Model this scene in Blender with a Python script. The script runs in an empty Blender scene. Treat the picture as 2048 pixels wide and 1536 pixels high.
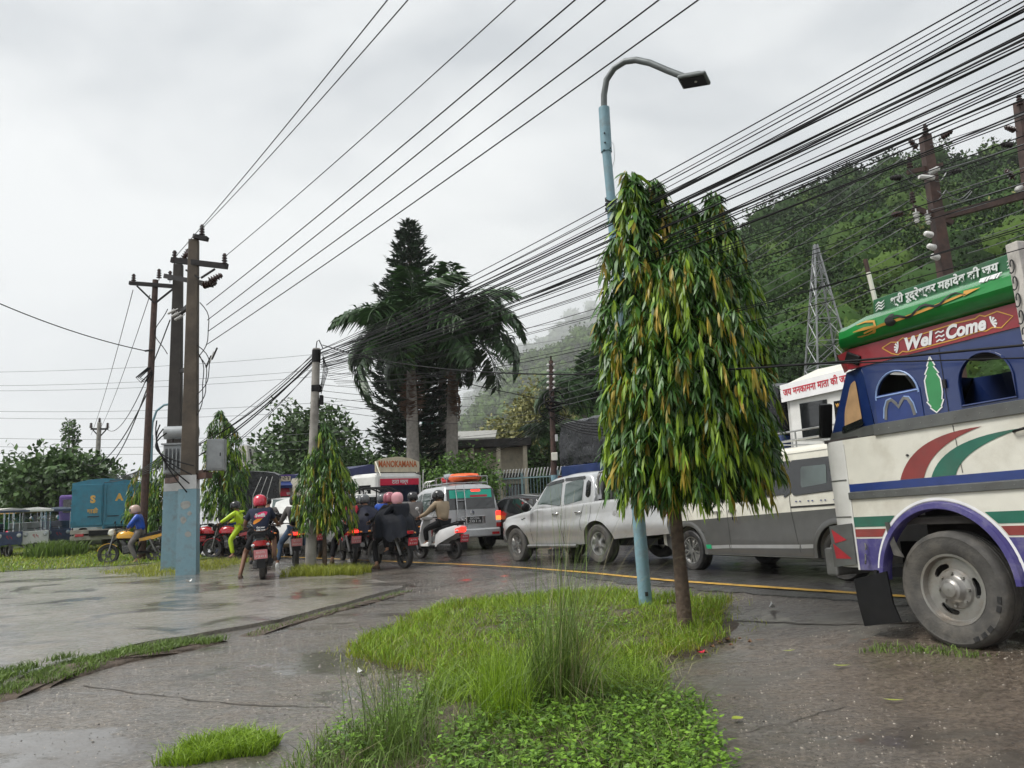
import bpy, bmesh, math, random
import numpy as np
from mathutils import Vector, Matrix, Euler
from mathutils.geometry import tessellate_polygon
sc = bpy.context.scene
col = sc.collection
random.seed(7); rng = np.random.default_rng(7)
rad = math.radians
# ---------------------------------------------------------------- camera
CH = 1.5; PITCH = rad(8.3); ROLL = rad(2.4); FPX = 1540.0      # eye height, tilt up, roll, focal length of a 2048 wide frame
cam = bpy.data.cameras.new('camera'); cam.lens = 36 * FPX / 2048; cam.sensor_width = 36; cam.clip_start = .05; cam.clip_end = 6000
camo = bpy.data.objects.new('camera', cam); col.objects.link(camo); sc.camera = camo
_F = Vector((0, math.cos(PITCH), math.sin(PITCH))); _U0 = Vector((0, -math.sin(PITCH), math.cos(PITCH))); _R0 = Vector((1, 0, 0))
_R = _R0 * math.cos(ROLL) - _U0 * math.sin(ROLL); _U = _U0 * math.cos(ROLL) + _R0 * math.sin(ROLL)
camo.matrix_world = Matrix(((_R.x, _U.x, -_F.x, 0), (_R.y, _U.y, -_F.y, 0), (_R.z, _U.z, -_F.z, CH), (0, 0, 0, 1)))
# ---------------------------------------------------------------- overcast sky, soft sun, exposure
SUN_EL, SUN_AZ = rad(56), rad(-105)
w = bpy.data.worlds.new('World'); sc.world = w; w.use_nodes = True
nt = w.node_tree; nt.nodes.clear()
def N(t, **k):
    n = nt.nodes.new(t)
    for a, b in k.items(): setattr(n, a, b)
    return n
out = N('ShaderNodeOutputWorld'); bg = N('ShaderNodeBackground'); bg.inputs[1].default_value = .1
sky = N('ShaderNodeTexSky', sky_type='NISHITA', sun_disc=False, sun_elevation=SUN_EL, sun_rotation=SUN_AZ, air_density=1.5, dust_density=4)
hs = N('ShaderNodeHueSaturation'); hs.inputs['Saturation'].default_value = .35
nt.links.new(sky.outputs[0], hs.inputs['Color'])
tc = N('ShaderNodeTexCoord'); mp = N('ShaderNodeMapping'); mp.inputs['Scale'].default_value = (1, 1, 2.2); mp.inputs['Location'].default_value = (.6, -.3, .2); mp.inputs['Rotation'].default_value = (0, 0, rad(70))
nz = N('ShaderNodeTexNoise'); nz.inputs['Scale'].default_value = 2.1; nz.inputs['Detail'].default_value = 6; nz.inputs['Roughness'].default_value = .5; nz.inputs['Distortion'].default_value = .3
rp = N('ShaderNodeValToRGB'); e = rp.color_ramp.elements
e[0].position = .36; e[0].color = (.36, .39, .42, 1); e[1].position = .60; e[1].color = (.72, .735, .735, 1)
m10 = N('ShaderNodeVectorMath', operation='SCALE'); m10.inputs['Scale'].default_value = 4.7
mx = N('ShaderNodeMixRGB'); mx.inputs[0].default_value = .08
nt.links.new(tc.outputs['Generated'], mp.inputs[0]); nt.links.new(mp.outputs[0], nz.inputs[0]); nt.links.new(nz.outputs[0], rp.inputs[0])
nt.links.new(rp.outputs[0], m10.inputs[0]); nt.links.new(m10.outputs[0], mx.inputs[1]); nt.links.new(hs.outputs[0], mx.inputs[2])
nt.links.new(mx.outputs[0], bg.inputs[0]); nt.links.new(bg.outputs[0], out.inputs[0])
sun = bpy.data.lights.new('sun', 'SUN'); sun.energy = 1.5; sun.angle = rad(25); sun.color = (1, .97, .93)
so = bpy.data.objects.new('sun', sun); col.objects.link(so)
so.rotation_euler = Vector((math.sin(SUN_AZ) * math.cos(SUN_EL), math.cos(SUN_AZ) * math.cos(SUN_EL), math.sin(SUN_EL))).to_track_quat('Z', 'Y').to_euler()
sc.view_settings.view_transform = 'Standard'; sc.view_settings.look = 'None'; sc.view_settings.gamma = 1; sc.view_settings.exposure = 1.58
sc.view_settings.use_curve_mapping = False
sc.cycles.max_bounces = 6; sc.cycles.diffuse_bounces = 2; sc.cycles.glossy_bounces = 3; sc.cycles.transmission_bounces = 3; sc.cycles.transparent_max_bounces = 8; sc.cycles.volume_bounces = 1
sc.cycles.use_denoising = True; sc.cycles.caustics_reflective = False; sc.cycles.caustics_refractive = False
# ---------------------------------------------------------------- ground shape and points of the place
def sm(a, b, t):
    t = min(1, max(0, (t - a) / (b - a))); return t * t * (3 - 2 * t)
def gz(x, y):                                   # the road lies a little higher than the yard and climbs to the right
    s = -.4226 * x + .9063 * y; t = .9063 * x + .4226 * y
    return sm(4.5, 7.5, t) * min(.42, max(.03, .17 + .022 * (11.5 - s)))
SLAB = [(-2.0, 13.6), (-2.6, 11.9), (-3.16, 10.38), (-3.75, 9.6), (-4.24, 9.07), (-4.5, 8.4), (-4.66, 7.88), (-4.6, 7.2), (-4.5, 6.7), (-4.7, 5), (-5.5, 2), (-16, 2), (-16.5, 20.6), (-14.2, 21.3), (-11.3, 21.8), (-10.3, 22.3), (-8.5, 22.8), (-6.5, 20.9), (-5.2, 19.5), (-4.0, 16.8), (-2.6, 14.8)]
def inpoly(x, y, P):
    c = False; j = len(P) - 1
    for i in range(len(P)):
        xi, yi = P[i]; xj, yj = P[j]
        if (yi > y) != (yj > y) and x < (xj - xi) * (y - yi) / (yj - yi) + xi: c = not c
        j = i
    return c
def gs(x, y): return gz(x, y) + (.045 if inpoly(x, y, SLAB) else 0)
def ray(px, py): return _F + _R * ((px - 1024) / FPX) + _U * ((768 - py) / FPX)
def at(px, py, Y):
    d = ray(px, py); return Vector((0, 0, CH)) + d * (Y / d.y)
def gp(x, y, dz=0): return Vector((x, y, gs(x, y) + dz))
# ---------------------------------------------------------------- materials
MATS = {}
def mat(name, c, rough=.5, metal=0, var=.15, scale=6, bump=0, bscale=40, c2=None, coat=0, dirt=0, dscale=2.5, dcol=(.10, .085, .065), emit=0, alpha=1, spec=.5, rvar=0, island=0, trans=0):
    if name in MATS: return MATS[name]
    m = bpy.data.materials.new(name); m.use_nodes = True; t = m.node_tree; b = t.nodes['Principled BSDF']
    L = t.links.new
    tcn = t.nodes.new('ShaderNodeTexCoord'); nn = t.nodes.new('ShaderNodeTexNoise'); nn.inputs['Scale'].default_value = scale; nn.inputs['Detail'].default_value = 5
    L(tcn.outputs['Object'], nn.inputs['Vector'])
    r = t.nodes.new('ShaderNodeValToRGB'); el = r.color_ramp.elements
    a = tuple(max(0, v * (1 - var)) for v in c); bb = tuple(min(1, v * (1 + var)) for v in (c2 or c))
    el[0].position = .3; el[0].color = (*a, 1); el[1].position = .7; el[1].color = (*bb, 1)
    if island:
        g = t.nodes.new('ShaderNodeNewGeometry'); mm = t.nodes.new('ShaderNodeMath'); mm.operation = 'MULTIPLY_ADD'
        mm.inputs[1].default_value = island; L(g.outputs['Random Per Island'], mm.inputs[0])
        m2 = t.nodes.new('ShaderNodeMath'); m2.operation = 'MULTIPLY'; m2.inputs[1].default_value = 1 - island; L(nn.outputs[0], m2.inputs[0]); L(m2.outputs[0], mm.inputs[2]); L(mm.outputs[0], r.inputs[0])
        el[0].position = .12; el[1].position = .88
    else: L(nn.outputs[0], r.inputs[0])
    last = r.outputs[0]
    if dirt:
        n2 = t.nodes.new('ShaderNodeTexNoise'); n2.inputs['Scale'].default_value = dscale; n2.inputs['Detail'].default_value = 8; n2.inputs['Roughness'].default_value = .65; L(tcn.outputs['Object'], n2.inputs['Vector'])
        r2 = t.nodes.new('ShaderNodeValToRGB'); r2.color_ramp.elements[0].position = .48; r2.color_ramp.elements[1].position = .72; r2.color_ramp.elements[1].color = (dirt, dirt, dirt, 1); r2.color_ramp.elements[0].color = (0, 0, 0, 1); L(n2.outputs[0], r2.inputs[0])
        x = t.nodes.new('ShaderNodeMixRGB'); L(r2.outputs[0], x.inputs[0]); L(last, x.inputs[1]); x.inputs[2].default_value = (*dcol, 1); last = x.outputs[0]
    L(last, b.inputs['Base Color'])
    b.inputs['Roughness'].default_value = rough; b.inputs['Metallic'].default_value = metal; b.inputs['Specular IOR Level'].default_value = spec
    if rvar:
        mr = t.nodes.new('ShaderNodeMapRange'); mr.inputs[1].default_value = .3; mr.inputs[2].default_value = .7; mr.inputs[3].default_value = max(.02, rough - rvar); mr.inputs[4].default_value = min(1, rough + rvar); L(nn.outputs[0], mr.inputs[0]); L(mr.outputs[0], b.inputs['Roughness'])
    if coat: b.inputs['Coat Weight'].default_value = coat; b.inputs['Coat Roughness'].default_value = .06
    if bump:
        n3 = t.nodes.new('ShaderNodeTexNoise'); n3.inputs['Scale'].default_value = bscale; n3.inputs['Detail'].default_value = 4; L(tcn.outputs['Object'], n3.inputs['Vector'])
        bp = t.nodes.new('ShaderNodeBump'); bp.inputs['Strength'].default_value = bump; bp.inputs['Distance'].default_value = .02; L(n3.outputs[0], bp.inputs['Height']); L(bp.outputs[0], b.inputs['Normal'])
    if emit: b.inputs['Emission Color'].default_value = (*c, 1); b.inputs['Emission Strength'].default_value = emit
    if trans:
        b2 = t.nodes.new('ShaderNodeBsdfTranslucent'); L(last, b2.inputs[0]); mxs = t.nodes.new('ShaderNodeMixShader'); mxs.inputs[0].default_value = trans
        L(b.outputs[0], mxs.inputs[1]); L(b2.outputs[0], mxs.inputs[2]); L(mxs.outputs[0], t.nodes['Material Output'].inputs[0])
    MATS[name] = m; return m
def M(n): return MATS[n]
# ---------------------------------------------------------------- mesh helpers
class MB:
    def __init__(s): s.v = []; s.f = []
    def add(s, v, f):
        o = len(s.v); s.v += [tuple(q) for q in v]; s.f += [tuple(i + o for i in q) for q in f]; return s
    def box(s, c, sz, rot=None, taper=None):
        a = [(x * sz[0] / 2, y * sz[1] / 2, z * sz[2] / 2) for x in (-1, 1) for y in (-1, 1) for z in (-1, 1)]
        if taper: a = [(x * (taper if z > 0 else 1), y * (taper if z > 0 else 1), z) for x, y, z in a]
        if rot is not None:
            R = rot if isinstance(rot, Matrix) else Euler(rot).to_matrix(); a = [R @ Vector(p) for p in a]
        return s.add([(p[0] + c[0], p[1] + c[1], p[2] + c[2]) for p in a], [(0, 1, 3, 2), (4, 6, 7, 5), (0, 4, 5, 1), (2, 3, 7, 6), (0, 2, 6, 4), (1, 5, 7, 3)])
    def bar(s, p0, p1, wd, ht=None):                     # rectangular bar between two points
        p0, p1 = Vector(p0), Vector(p1); d = p1 - p0; L = d.length
        return s.box((p0 + p1) / 2, (L, wd, ht or wd), d.to_track_quat('X', 'Z').to_matrix())
    def tube(s, P, r, n=8, caps=True, flat=1):
        P = [Vector(p) for p in P]; k = len(P); rr = r if isinstance(r, (list, tuple)) else [r] * k
        prev = None; rings = []
        for i in range(k):
            d = (P[min(i + 1, k - 1)] - P[max(i - 1, 0)]).normalized()
            if prev is None:
                u = d.orthogonal().normalized()
                if abs(d.z) < .95: u = d.cross(Vector((0, 0, 1))).normalized()
            else:
                u = prev - d * prev.dot(d); u = u.normalized() if u.length > 1e-6 else d.orthogonal().normalized()
            prev = u; v2 = d.cross(u)
            rings.append([P[i] + u * math.cos(2 * math.pi * j / n) * rr[i] + v2 * math.sin(2 * math.pi * j / n) * rr[i] * flat for j in range(n)])
        return s.loft(rings, caps)
    def cyl(s, p0, p1, r0, r1=None, n=14): return s.tube([p0, p1], [r0, r0 if r1 is None else r1], n)
    def loft(s, rings, caps=True):
        n = len(rings[0]); o = len(s.v)
        for r in rings: s.v += [tuple(q) for q in r]
        for i in range(len(rings) - 1):
            for j in range(n):
                a = o + i * n + j; b = o + i * n + (j + 1) % n
                s.f.append((a, b, b + n, a + n))
        if caps: s.f.append(tuple(o + j for j in reversed(range(n)))); s.f.append(tuple(o + (len(rings) - 1) * n + j for j in range(n)))
        return s
    def lathe(s, prof, n=24, M4=None, caps=False):                 # profile of (radius, height) about local z, M4 moves it
        M4 = M4 or Matrix()
        rings = [[M4 @ Vector((r * math.cos(2 * math.pi * j / n), r * math.sin(2 * math.pi * j / n), h)) for j in range(n)] for r, h in prof]
        return s.loft(rings, caps)
    def ball(s, c, r, nu=14, nv=9, rot=None):
        r = r if isinstance(r, (list, tuple)) else (r, r, r); rings = []
        R = Euler(rot).to_matrix() if rot else None
        for i in range(nv + 1):
            t = math.pi * (i / nv) ; t = min(max(t, .05), math.pi - .05); q = []
            for j in range(nu):
                p = Vector((r[0] * math.sin(t) * math.cos(2 * math.pi * j / nu), r[1] * math.sin(t) * math.sin(2 * math.pi * j / nu), -r[2] * math.cos(t)))
                if R: p = R @ p
                q.append(p + Vector(c))
            rings.append(q)
        return s.loft(rings, True)
    def plate(s, outer, holes=(), y0=0, y1=.03, axis='y'):         # polygon with holes in (x,z), given thickness along y
        loops = [outer] + list(holes); flat = [p for l in loops for p in l]
        tris = tessellate_polygon([[Vector((p[0], p[1], 0)) for p in l] for l in loops])
        def put(p, y): return (p[0], y, p[1]) if axis == 'y' else ((y, p[0], p[1]) if axis == 'x' else (p[0], p[1], y))
        n = len(flat); o = len(s.v)
        s.v += [put(p, y0) for p in flat] + [put(p, y1) for p in flat]
        for t in tris:
            s.f.append(tuple(o + i for i in t)); s.f.append(tuple(o + n + i for i in reversed(t)))
        k = 0
        for l in loops:
            m = len(l)
            for i in range(m):
                a = o + k + i; b = o + k + (i + 1) % m; s.f.append((a, b, b + n, a + n))
            k += m
        return s
    def build(s, name, m, parent=None, smooth=None, bevel=0, recalc=True, loc=None):
        me = bpy.data.meshes.new(name); me.from_pydata(s.v, [], s.f)
        if recalc or bevel:
            bm = bmesh.new(); bm.from_mesh(me)
            if recalc: bmesh.ops.recalc_face_normals(bm, faces=bm.faces)
            if bevel:
                ed = [e for e in bm.edges if len(e.link_faces) == 2 and e.calc_face_angle(0) > .5]
                bmesh.ops.bevel(bm, geom=ed, offset=bevel, segments=2, affect='EDGES', profile=.5, clamp_overlap=True)
            bm.to_mesh(me); bm.free()
        return obj(name, me, m, parent, smooth, loc)
def obj(name, me, m=None, parent=None, smooth=None, loc=None):
    if m is not None: me.materials.append(M(m) if isinstance(m, str) else m)
    if smooth:
        me.polygons.foreach_set('use_smooth', [True] * len(me.polygons)); me.set_sharp_from_angle(angle=rad(smooth))
    o = bpy.data.objects.new(name, me); col.objects.link(o)
    if parent is not None: o.parent = parent
    if loc is not None: o.location = loc
    return o
def tag(o, label=None, cat=None, group=None, kind=None):
    if label: o['label'] = label
    if cat: o['category'] = cat
    if group: o['group'] = group
    if kind: o['kind'] = kind
    return o
def thing(name, label, cat, loc=(0, 0, 0), rot=0, group=None):
    o = bpy.data.objects.new(name, None); col.objects.link(o); o.empty_display_size = .2
    o.location = loc; o.rotation_euler = rot if isinstance(rot, (tuple, list, Euler)) else (0, 0, rot)
    return tag(o, label, cat, group)
def copy_tree(o, parent=None):
    c = o.copy(); col.objects.link(c); c.parent = parent
    for ch in [q for q in bpy.data.objects if q.parent == o]: copy_tree(ch, c)
    return c
def veh_rot(th, pitch=0, roll=0):      # heading th degrees left of straight ahead; nose down by pitch
    e1 = Vector((-math.sin(rad(th)), math.cos(rad(th)), 0)); yl = Vector((-math.cos(rad(th)), -math.sin(rad(th)), 0))
    X = e1 * math.cos(rad(pitch)) - Vector((0, 0, math.sin(rad(pitch)))); Z = X.cross(yl)
    R = Matrix((X, yl, Z)).transposed() @ Matrix.Rotation(rad(roll), 3, 'X')
    return R.to_euler()
def fast(name, V, Fc, m, parent=None, smooth=False):
    V = np.asarray(V, np.float32).reshape(-1, 3); Fc = np.asarray(Fc, np.int32); k = Fc.shape[1]
    me = bpy.data.meshes.new(name); me.vertices.add(len(V)); me.vertices.foreach_set('co', V.ravel())
    me.loops.add(Fc.size); me.loops.foreach_set('vertex_index', Fc.ravel()); me.polygons.add(len(Fc))
    me.polygons.foreach_set('loop_start', np.arange(0, Fc.size, k, dtype=np.int32)); me.update(calc_edges=True)
    if smooth: me.polygons.foreach_set('use_smooth', np.ones(len(Fc), bool))
    me.validate()
    return obj(name, me, m, parent)
def text(s, size, m, parent, pos, ex, ez, name='lettering', ext=.002, align='CENTER', bold=0, shear=0, fit=None):
    cu = bpy.data.curves.new('t', 'FONT'); cu.body = s; cu.size = size; cu.align_x = align; cu.align_y = 'CENTER'; cu.extrude = ext; cu.offset = bold; cu.shear = shear; cu.resolution_u = 3
    o = bpy.data.objects.new('t', cu); col.objects.link(o); dg = bpy.context.evaluated_depsgraph_get()
    me = bpy.data.meshes.new_from_object(o.evaluated_get(dg)); bpy.data.objects.remove(o); bpy.data.curves.remove(cu)
    me.materials.clear(); ex = Vector(ex).normalized(); ez = Vector(ez).normalized(); ey = ex.cross(ez)
    if fit:
        xs = [v.co.x for v in me.vertices]
        if xs:
            k = fit / max(.01, max(xs) - min(xs))
            for v in me.vertices: v.co.x *= k
    T = Matrix((ex, ez, -ey)).transposed()
    for v in me.vertices: v.co = T @ v.co + Vector(pos)
    return obj(name, me, m, parent)
def ribbon(P, wd, m, parent, put, name='stripe', off=.004):       # painted line along 2D points; put maps (a,b,off) to 3D
    P = [Vector(p) for p in P]; V = []; F_ = []
    wl = wd if isinstance(wd, (list, tuple)) else [wd] * len(P)
    for i, p in enumerate(P):
        d = (P[min(i + 1, len(P) - 1)] - P[max(i - 1, 0)]).normalized(); n = Vector((-d.y, d.x)) * wl[i] / 2
        V += [put(p.x + n.x, p.y + n.y, off), put(p.x - n.x, p.y - n.y, off)]
        if i: F_.append((2 * i - 2, 2 * i - 1, 2 * i + 1, 2 * i))
    me = bpy.data.meshes.new(name); me.from_pydata([tuple(v) for v in V], [], F_); return obj(name, me, m, parent)
def flat(poly, m, parent, put, name='painted_panel', off=.004):
    tr = tessellate_polygon([[Vector((p[0], p[1], 0)) for p in poly]])
    me = bpy.data.meshes.new(name); me.from_pydata([tuple(put(p[0], p[1], off)) for p in poly], [], [tuple(t) for t in tr]); return obj(name, me, m, parent)
def arcpts(cx, cy, rx, ry, a0, a1, n): return [(cx + rx * math.cos(rad(a0 + (a1 - a0) * i / n)), cy + ry * math.sin(rad(a0 + (a1 - a0) * i / n))) for i in range(n + 1)]
# ---------------------------------------------------------------- shared materials
mat('rubber', (.022, .022, .023), .55, var=.3, scale=20, bump=.15, bscale=60, dirt=.7, dscale=5, dcol=(.09, .08, .065))
mat('tyre_dusty', (.07, .067, .062), .75, var=.3, scale=8, bump=.2, bscale=50, dirt=.6, dscale=4, dcol=(.14, .125, .10))
mat('black_plastic', (.010, .010, .011), .42, var=.3, dirt=.2, spec=.2, dcol=(.03, .028, .024))
mat('black_steel', (.012, .012, .013), .45, var=.3, spec=.2)
mat('chrome', (.55, .55, .55), .15, 1, var=.1)
mat('alloy', (.45, .45, .44), .3, .9, var=.15, dirt=.5, dcol=(.16, .14, .10))
mat('dull_steel', (.22, .22, .215), .45, .6, var=.25, dirt=.5)
mat('glass_dark', (.012, .014, .015), .04, var=.3, spec=.9)
_g = bpy.data.materials.new('glass_clear'); _g.use_nodes = True; _t = _g.node_tree; _t.nodes.remove(_t.nodes['Principled BSDF']); _a = _t.nodes.new('ShaderNodeBsdfTransparent'); _a.inputs[0].default_value = (.72, .78, .78, 1); _b = _t.nodes.new('ShaderNodeBsdfGlossy'); _b.inputs['Roughness'].default_value = .03; _f = _t.nodes.new('ShaderNodeFresnel'); _m = _t.nodes.new('ShaderNodeMixShader')
_t.links.new(_f.outputs[0], _m.inputs[0]); _t.links.new(_a.outputs[0], _m.inputs[1]); _t.links.new(_b.outputs[0], _m.inputs[2]); _t.links.new(_m.outputs[0], _t.nodes['Material Output'].inputs[0]); MATS['glass_clear'] = _g
mat('glass_green', (.07, .095, .09), .05, var=.35, scale=2, spec=.9)
mat('white_paint', (.72, .72, .69), .3, var=.05, coat=.6, dirt=.25, dcol=(.35, .32, .26))
mat('cream_paint', (.76, .74, .64), .35, var=.06, coat=.4, dirt=.35, dcol=(.34, .30, .22))
mat('silver_paint', (.56, .57, .575), .28, .55, var=.06, coat=.7, dirt=.2, dcol=(.25, .22, .17))
mat('grey_paint', (.115, .115, .11), .32, .35, var=.08, coat=.6, dirt=.2, dcol=(.16, .14, .11))
mat('red_glass', (.42, .012, .015), .12, var=.1, coat=.5)
mat('red_lit', (.9, .03, .02), .2, emit=.9)
mat('amber_lit', (.95, .18, .04), .2, emit=.8)
mat('amber_glass', (.65, .22, .02), .15, coat=.5)
mat('clear_glass', (.55, .57, .58), .08, coat=.6)
mat('plate_red', (.55, .05, .07), .35, var=.1)
mat('plate_pink', (.72, .27, .29), .3, var=.1)
mat('plate_black', (.02, .02, .02), .4)
mat('white_ink', (.8, .8, .8), .5, var=.05)
mat('red_ink', (.5, .03, .05), .5, var=.1)
mat('yellow_paint', (.72, .40, .03), .5, var=.15, dirt=.3)
mat('skin', (.32, .165, .10), .5, var=.1)
mat('skin_dark', (.20, .10, .06), .5, var=.1)
mat('hair', (.012, .01, .01), .6)
mat('engine', (.09, .09, .09), .4, .7, var=.5, scale=25, dirt=.5)
mat('seat_vinyl', (.014, .014, .016), .45, var=.2, spec=.3)
mat('concrete', (.30, .285, .26), .65, var=.25, scale=4, bump=.3, bscale=30, dirt=.6, dcol=(.09, .08, .065))
mat('rusty_steel', (.06, .035, .028), .55, .2, var=.4, scale=9, dirt=.4, dcol=(.13, .055, .03))
mat('dark_steel', (.022, .020, .020), .55, .2, var=.4, spec=.3)
mat('wire_black', (.008, .008, .009), .5, spec=.2)
mat('wire_grey', (.16, .165, .17), .4, .5)
mat('ceramic_brown', (.035, .015, .012), .25, var=.3)
mat('ceramic_white', (.6, .6, .58), .3)
mat('light_blue_paint', (.20, .34, .40), .5, var=.12, scale=5, bump=.15, bscale=25, dirt=.75, dscale=5, dcol=(.15, .165, .16))
mat('lamp_grey', (.13, .145, .145), .45, .3, var=.15)
mat('tarp_black', (.016, .017, .02), .3, var=.3, bump=.9, bscale=5, rvar=.12)
mat('bark', (.10, .07, .05), .8, var=.4, scale=14, bump=.8, bscale=28)
mat('bark_grey', (.24, .22, .195), .8, var=.25, scale=7, bump=.4, bscale=18, dirt=.4)
mat('gold_paint', (.62, .33, .06), .45, var=.1)
# ---------------------------------------------------------------- ground, slab, road
def wet_mat(name, dark, light, brown, rough, speck=1.0, brown_x=None, flow=1.0, bscale=1.0):
    m = bpy.data.materials.new(name); m.use_nodes = True; t = m.node_tree; b = t.nodes['Principled BSDF']; L = t.links.new
    def nd(tp, **k):
        n = t.nodes.new(tp)
        for a, v in k.items(): setattr(n, a, v)
        return n
    def noise(sc_, det=6, ro=.6, dist=0, vec=None):
        n = nd('ShaderNodeTexNoise'); n.inputs['Scale'].default_value = sc_; n.inputs['Detail'].default_value = det; n.inputs['Roughness'].default_value = ro; n.inputs['Distortion'].default_value = dist
        L(vec or tcn.outputs['Object'], n.inputs['Vector']); return n
    def ramp(src, p0, c0, p1, c1):
        r = nd('ShaderNodeValToRGB'); a = r.color_ramp.elements; a[0].position = p0; a[0].color = (*c0, 1); a[1].position = p1; a[1].color = (*c1, 1); L(src, r.inputs[0]); return r
    def mixc(f, a, c, mode='MIX'):
        x = nd('ShaderNodeMixRGB', blend_type=mode)
        for i, s in ((0, f), (1, a), (2, c)):
            if isinstance(s, (int, float)): x.inputs[i].default_value = s
            elif isinstance(s, tuple): x.inputs[i].default_value = (*s, 1)
            else: L(s, x.inputs[i])
        return x.outputs[0]
    tcn = nd('ShaderNodeTexCoord')
    mpn = nd('ShaderNodeMapping'); mpn.inputs['Rotation'].default_value = (0, 0, rad(-20)); mpn.inputs['Scale'].default_value = (.8, 1.25, 1); L(tcn.outputs['Object'], mpn.inputs[0])
    big = noise(.55, 6, .65, .4); mid = noise(2.6, 8, .7, .6, mpn.outputs[0]); fine = noise(26, 5, .75); pebb = nd('ShaderNodeTexVoronoi'); pebb.inputs['Scale'].default_value = 24; L(tcn.outputs['Object'], pebb.inputs[0])
    c = ramp(big.outputs[0], .35, dark, .65, light).outputs[0]
    c = mixc(ramp(mid.outputs[0], .42, (0, 0, 0), .62, (.75, .75, .75)).outputs[0], c, brown)
    c = mixc(min(1, .85 * speck), c, ramp(fine.outputs[0], .36, (.22, .22, .22), .62, (1.25, 1.25, 1.25)).outputs[0], 'MULTIPLY')
    pr = ramp(pebb.outputs['Color'], .80, (0, 0, 0), .95, (.30 * speck, .30 * speck, .28 * speck)).outputs[0]
    c = mixc(1.0, c, mixc(1.0, pr, ramp(pebb.outputs['Distance'], .12, (1, 1, 1), .3, (0, 0, 0)).outputs[0], 'MULTIPLY'), 'ADD')
    if brown_x is not None:
        sx = nd('ShaderNodeSeparateXYZ'); L(tcn.outputs['Object'], sx.inputs[0]); ad = nd('ShaderNodeMath', operation='ADD'); L(sx.outputs[0], ad.inputs[0])
        ml = nd('ShaderNodeMath', operation='MULTIPLY'); ml.inputs[1].default_value = 2.2; L(big.outputs[0], ml.inputs[0]); L(ml.outputs[0], ad.inputs[1])
        mr = nd('ShaderNodeMapRange'); mr.inputs[1].default_value = brown_x; mr.inputs[2].default_value = brown_x + 1.6; mr.inputs[4].default_value = .8; L(ad.outputs[0], mr.inputs[0])
        c = mixc(mr.outputs[0], c, mixc(1.0, ramp(fine.outputs[0], .33, (.2, .18, .15), .66, (1, 1, 1)).outputs[0], ramp(mid.outputs[0], .35, (.115, .08, .055), .65, (.20, .155, .115)).outputs[0], 'MULTIPLY'))
    pn = noise(.8, 5, .6, .8, mpn.outputs[0]); pm_ = nd('ShaderNodeMapRange'); pm_.inputs[1].default_value = .475; pm_.inputs[2].default_value = .405; L(pn.outputs[0], pm_.inputs[0])   # standing water
    dk = nd('ShaderNodeMath', operation='MULTIPLY'); dk.inputs[1].default_value = .75; L(pm_.outputs[0], dk.inputs[0])
    c = mixc(dk.outputs[0], c, (.055, .048, .038)); calm = nd('ShaderNodeMapRange'); calm.inputs[3].default_value = 1; calm.inputs[4].default_value = .12; L(pm_.outputs[0], calm.inputs[0])
    L(c, b.inputs['Base Color'])
    rr = nd('ShaderNodeMapRange'); rr.inputs[1].default_value = .36; rr.inputs[2].default_value = .62; rr.inputs[3].default_value = rough[0]; rr.inputs[4].default_value = rough[1]; L(mid.outputs[0], rr.inputs[0])
    L(rr.outputs[0], b.inputs['Roughness']); b.inputs['Specular IOR Level'].default_value = .55
    # relief: coarse flow ripples, pebbles
    flown = noise(5.5, 5, .6, 1.2, mpn.outputs[0])
    ml2 = nd('ShaderNodeMath', operation='MULTIPLY_ADD'); ml2.inputs[1].default_value = .35; L(fine.outputs[0], ml2.inputs[0]); L(flown.outputs[0], ml2.inputs[2])
    bp = nd('ShaderNodeBump'); s1 = nd('ShaderNodeMath', operation='MULTIPLY'); s1.inputs[1].default_value = .75 * flow; L(calm.outputs[0], s1.inputs[0]); L(s1.outputs[0], bp.inputs['Strength']); bp.inputs['Distance'].default_value = .035 * bscale; L(ml2.outputs[0], bp.inputs['Height'])
    L(bp.outputs[0], b.inputs['Normal'])
    # film of rain water: glossy coat, thicker in the hollows
    wf = nd('ShaderNodeMapRange'); wf.inputs[1].default_value = .40; wf.inputs[2].default_value = .58; wf.inputs[3].default_value = 1.0; wf.inputs[4].default_value = .7; L(big.outputs[0], wf.inputs[0]); L(wf.outputs[0], b.inputs['Coat Weight'])
    b.inputs['Coat IOR'].default_value = 1.5; cr_ = nd('ShaderNodeMapRange'); cr_.inputs[1].default_value = .38; cr_.inputs[2].default_value = .6; cr_.inputs[3].default_value = .02; cr_.inputs[4].default_value = .12; L(mid.outputs[0], cr_.inputs[0]); c5 = nd('ShaderNodeMath', operation='MULTIPLY'); L(cr_.outputs[0], c5.inputs[0]); L(calm.outputs[0], c5.inputs[1]); L(c5.outputs[0], b.inputs['Coat Roughness'])
    fl2 = noise(6.5, 6, .62, 1.6, mpn.outputs[0]); bp2 = nd('ShaderNodeBump'); s2 = nd('ShaderNodeMath', operation='MULTIPLY'); s2.inputs[1].default_value = .55 * flow; L(calm.outputs[0], s2.inputs[0]); L(s2.outputs[0], bp2.inputs['Strength']); bp2.inputs['Distance'].default_value = .06; L(fl2.outputs[0], bp2.inputs['Height']); L(bp2.outputs[0], b.inputs['Coat Normal'])
    MATS[name] = m; return m
wet_mat('wet_ground', (.092, .083, .072), (.21, .19, .165), (.165, .132, .098), (.3, .55), 1.1, brown_x=2.4, flow=.85)
wet_mat('wet_slab', (.17, .158, .143), (.33, .308, .275), (.25, .215, .172), (.25, .5), .6, flow=.9)
wet_mat('wet_asphalt', (.040, .038, .037), (.075, .072, .068), (.06, .054, .048), (.3, .55), 1.0, flow=.7)
def graded(a, step, b, k=1.22):
    o = list(np.arange(0, a, step)); d = step
    while o[-1] < b: d *= k; o.append(o[-1] + d)
    return o
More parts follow.
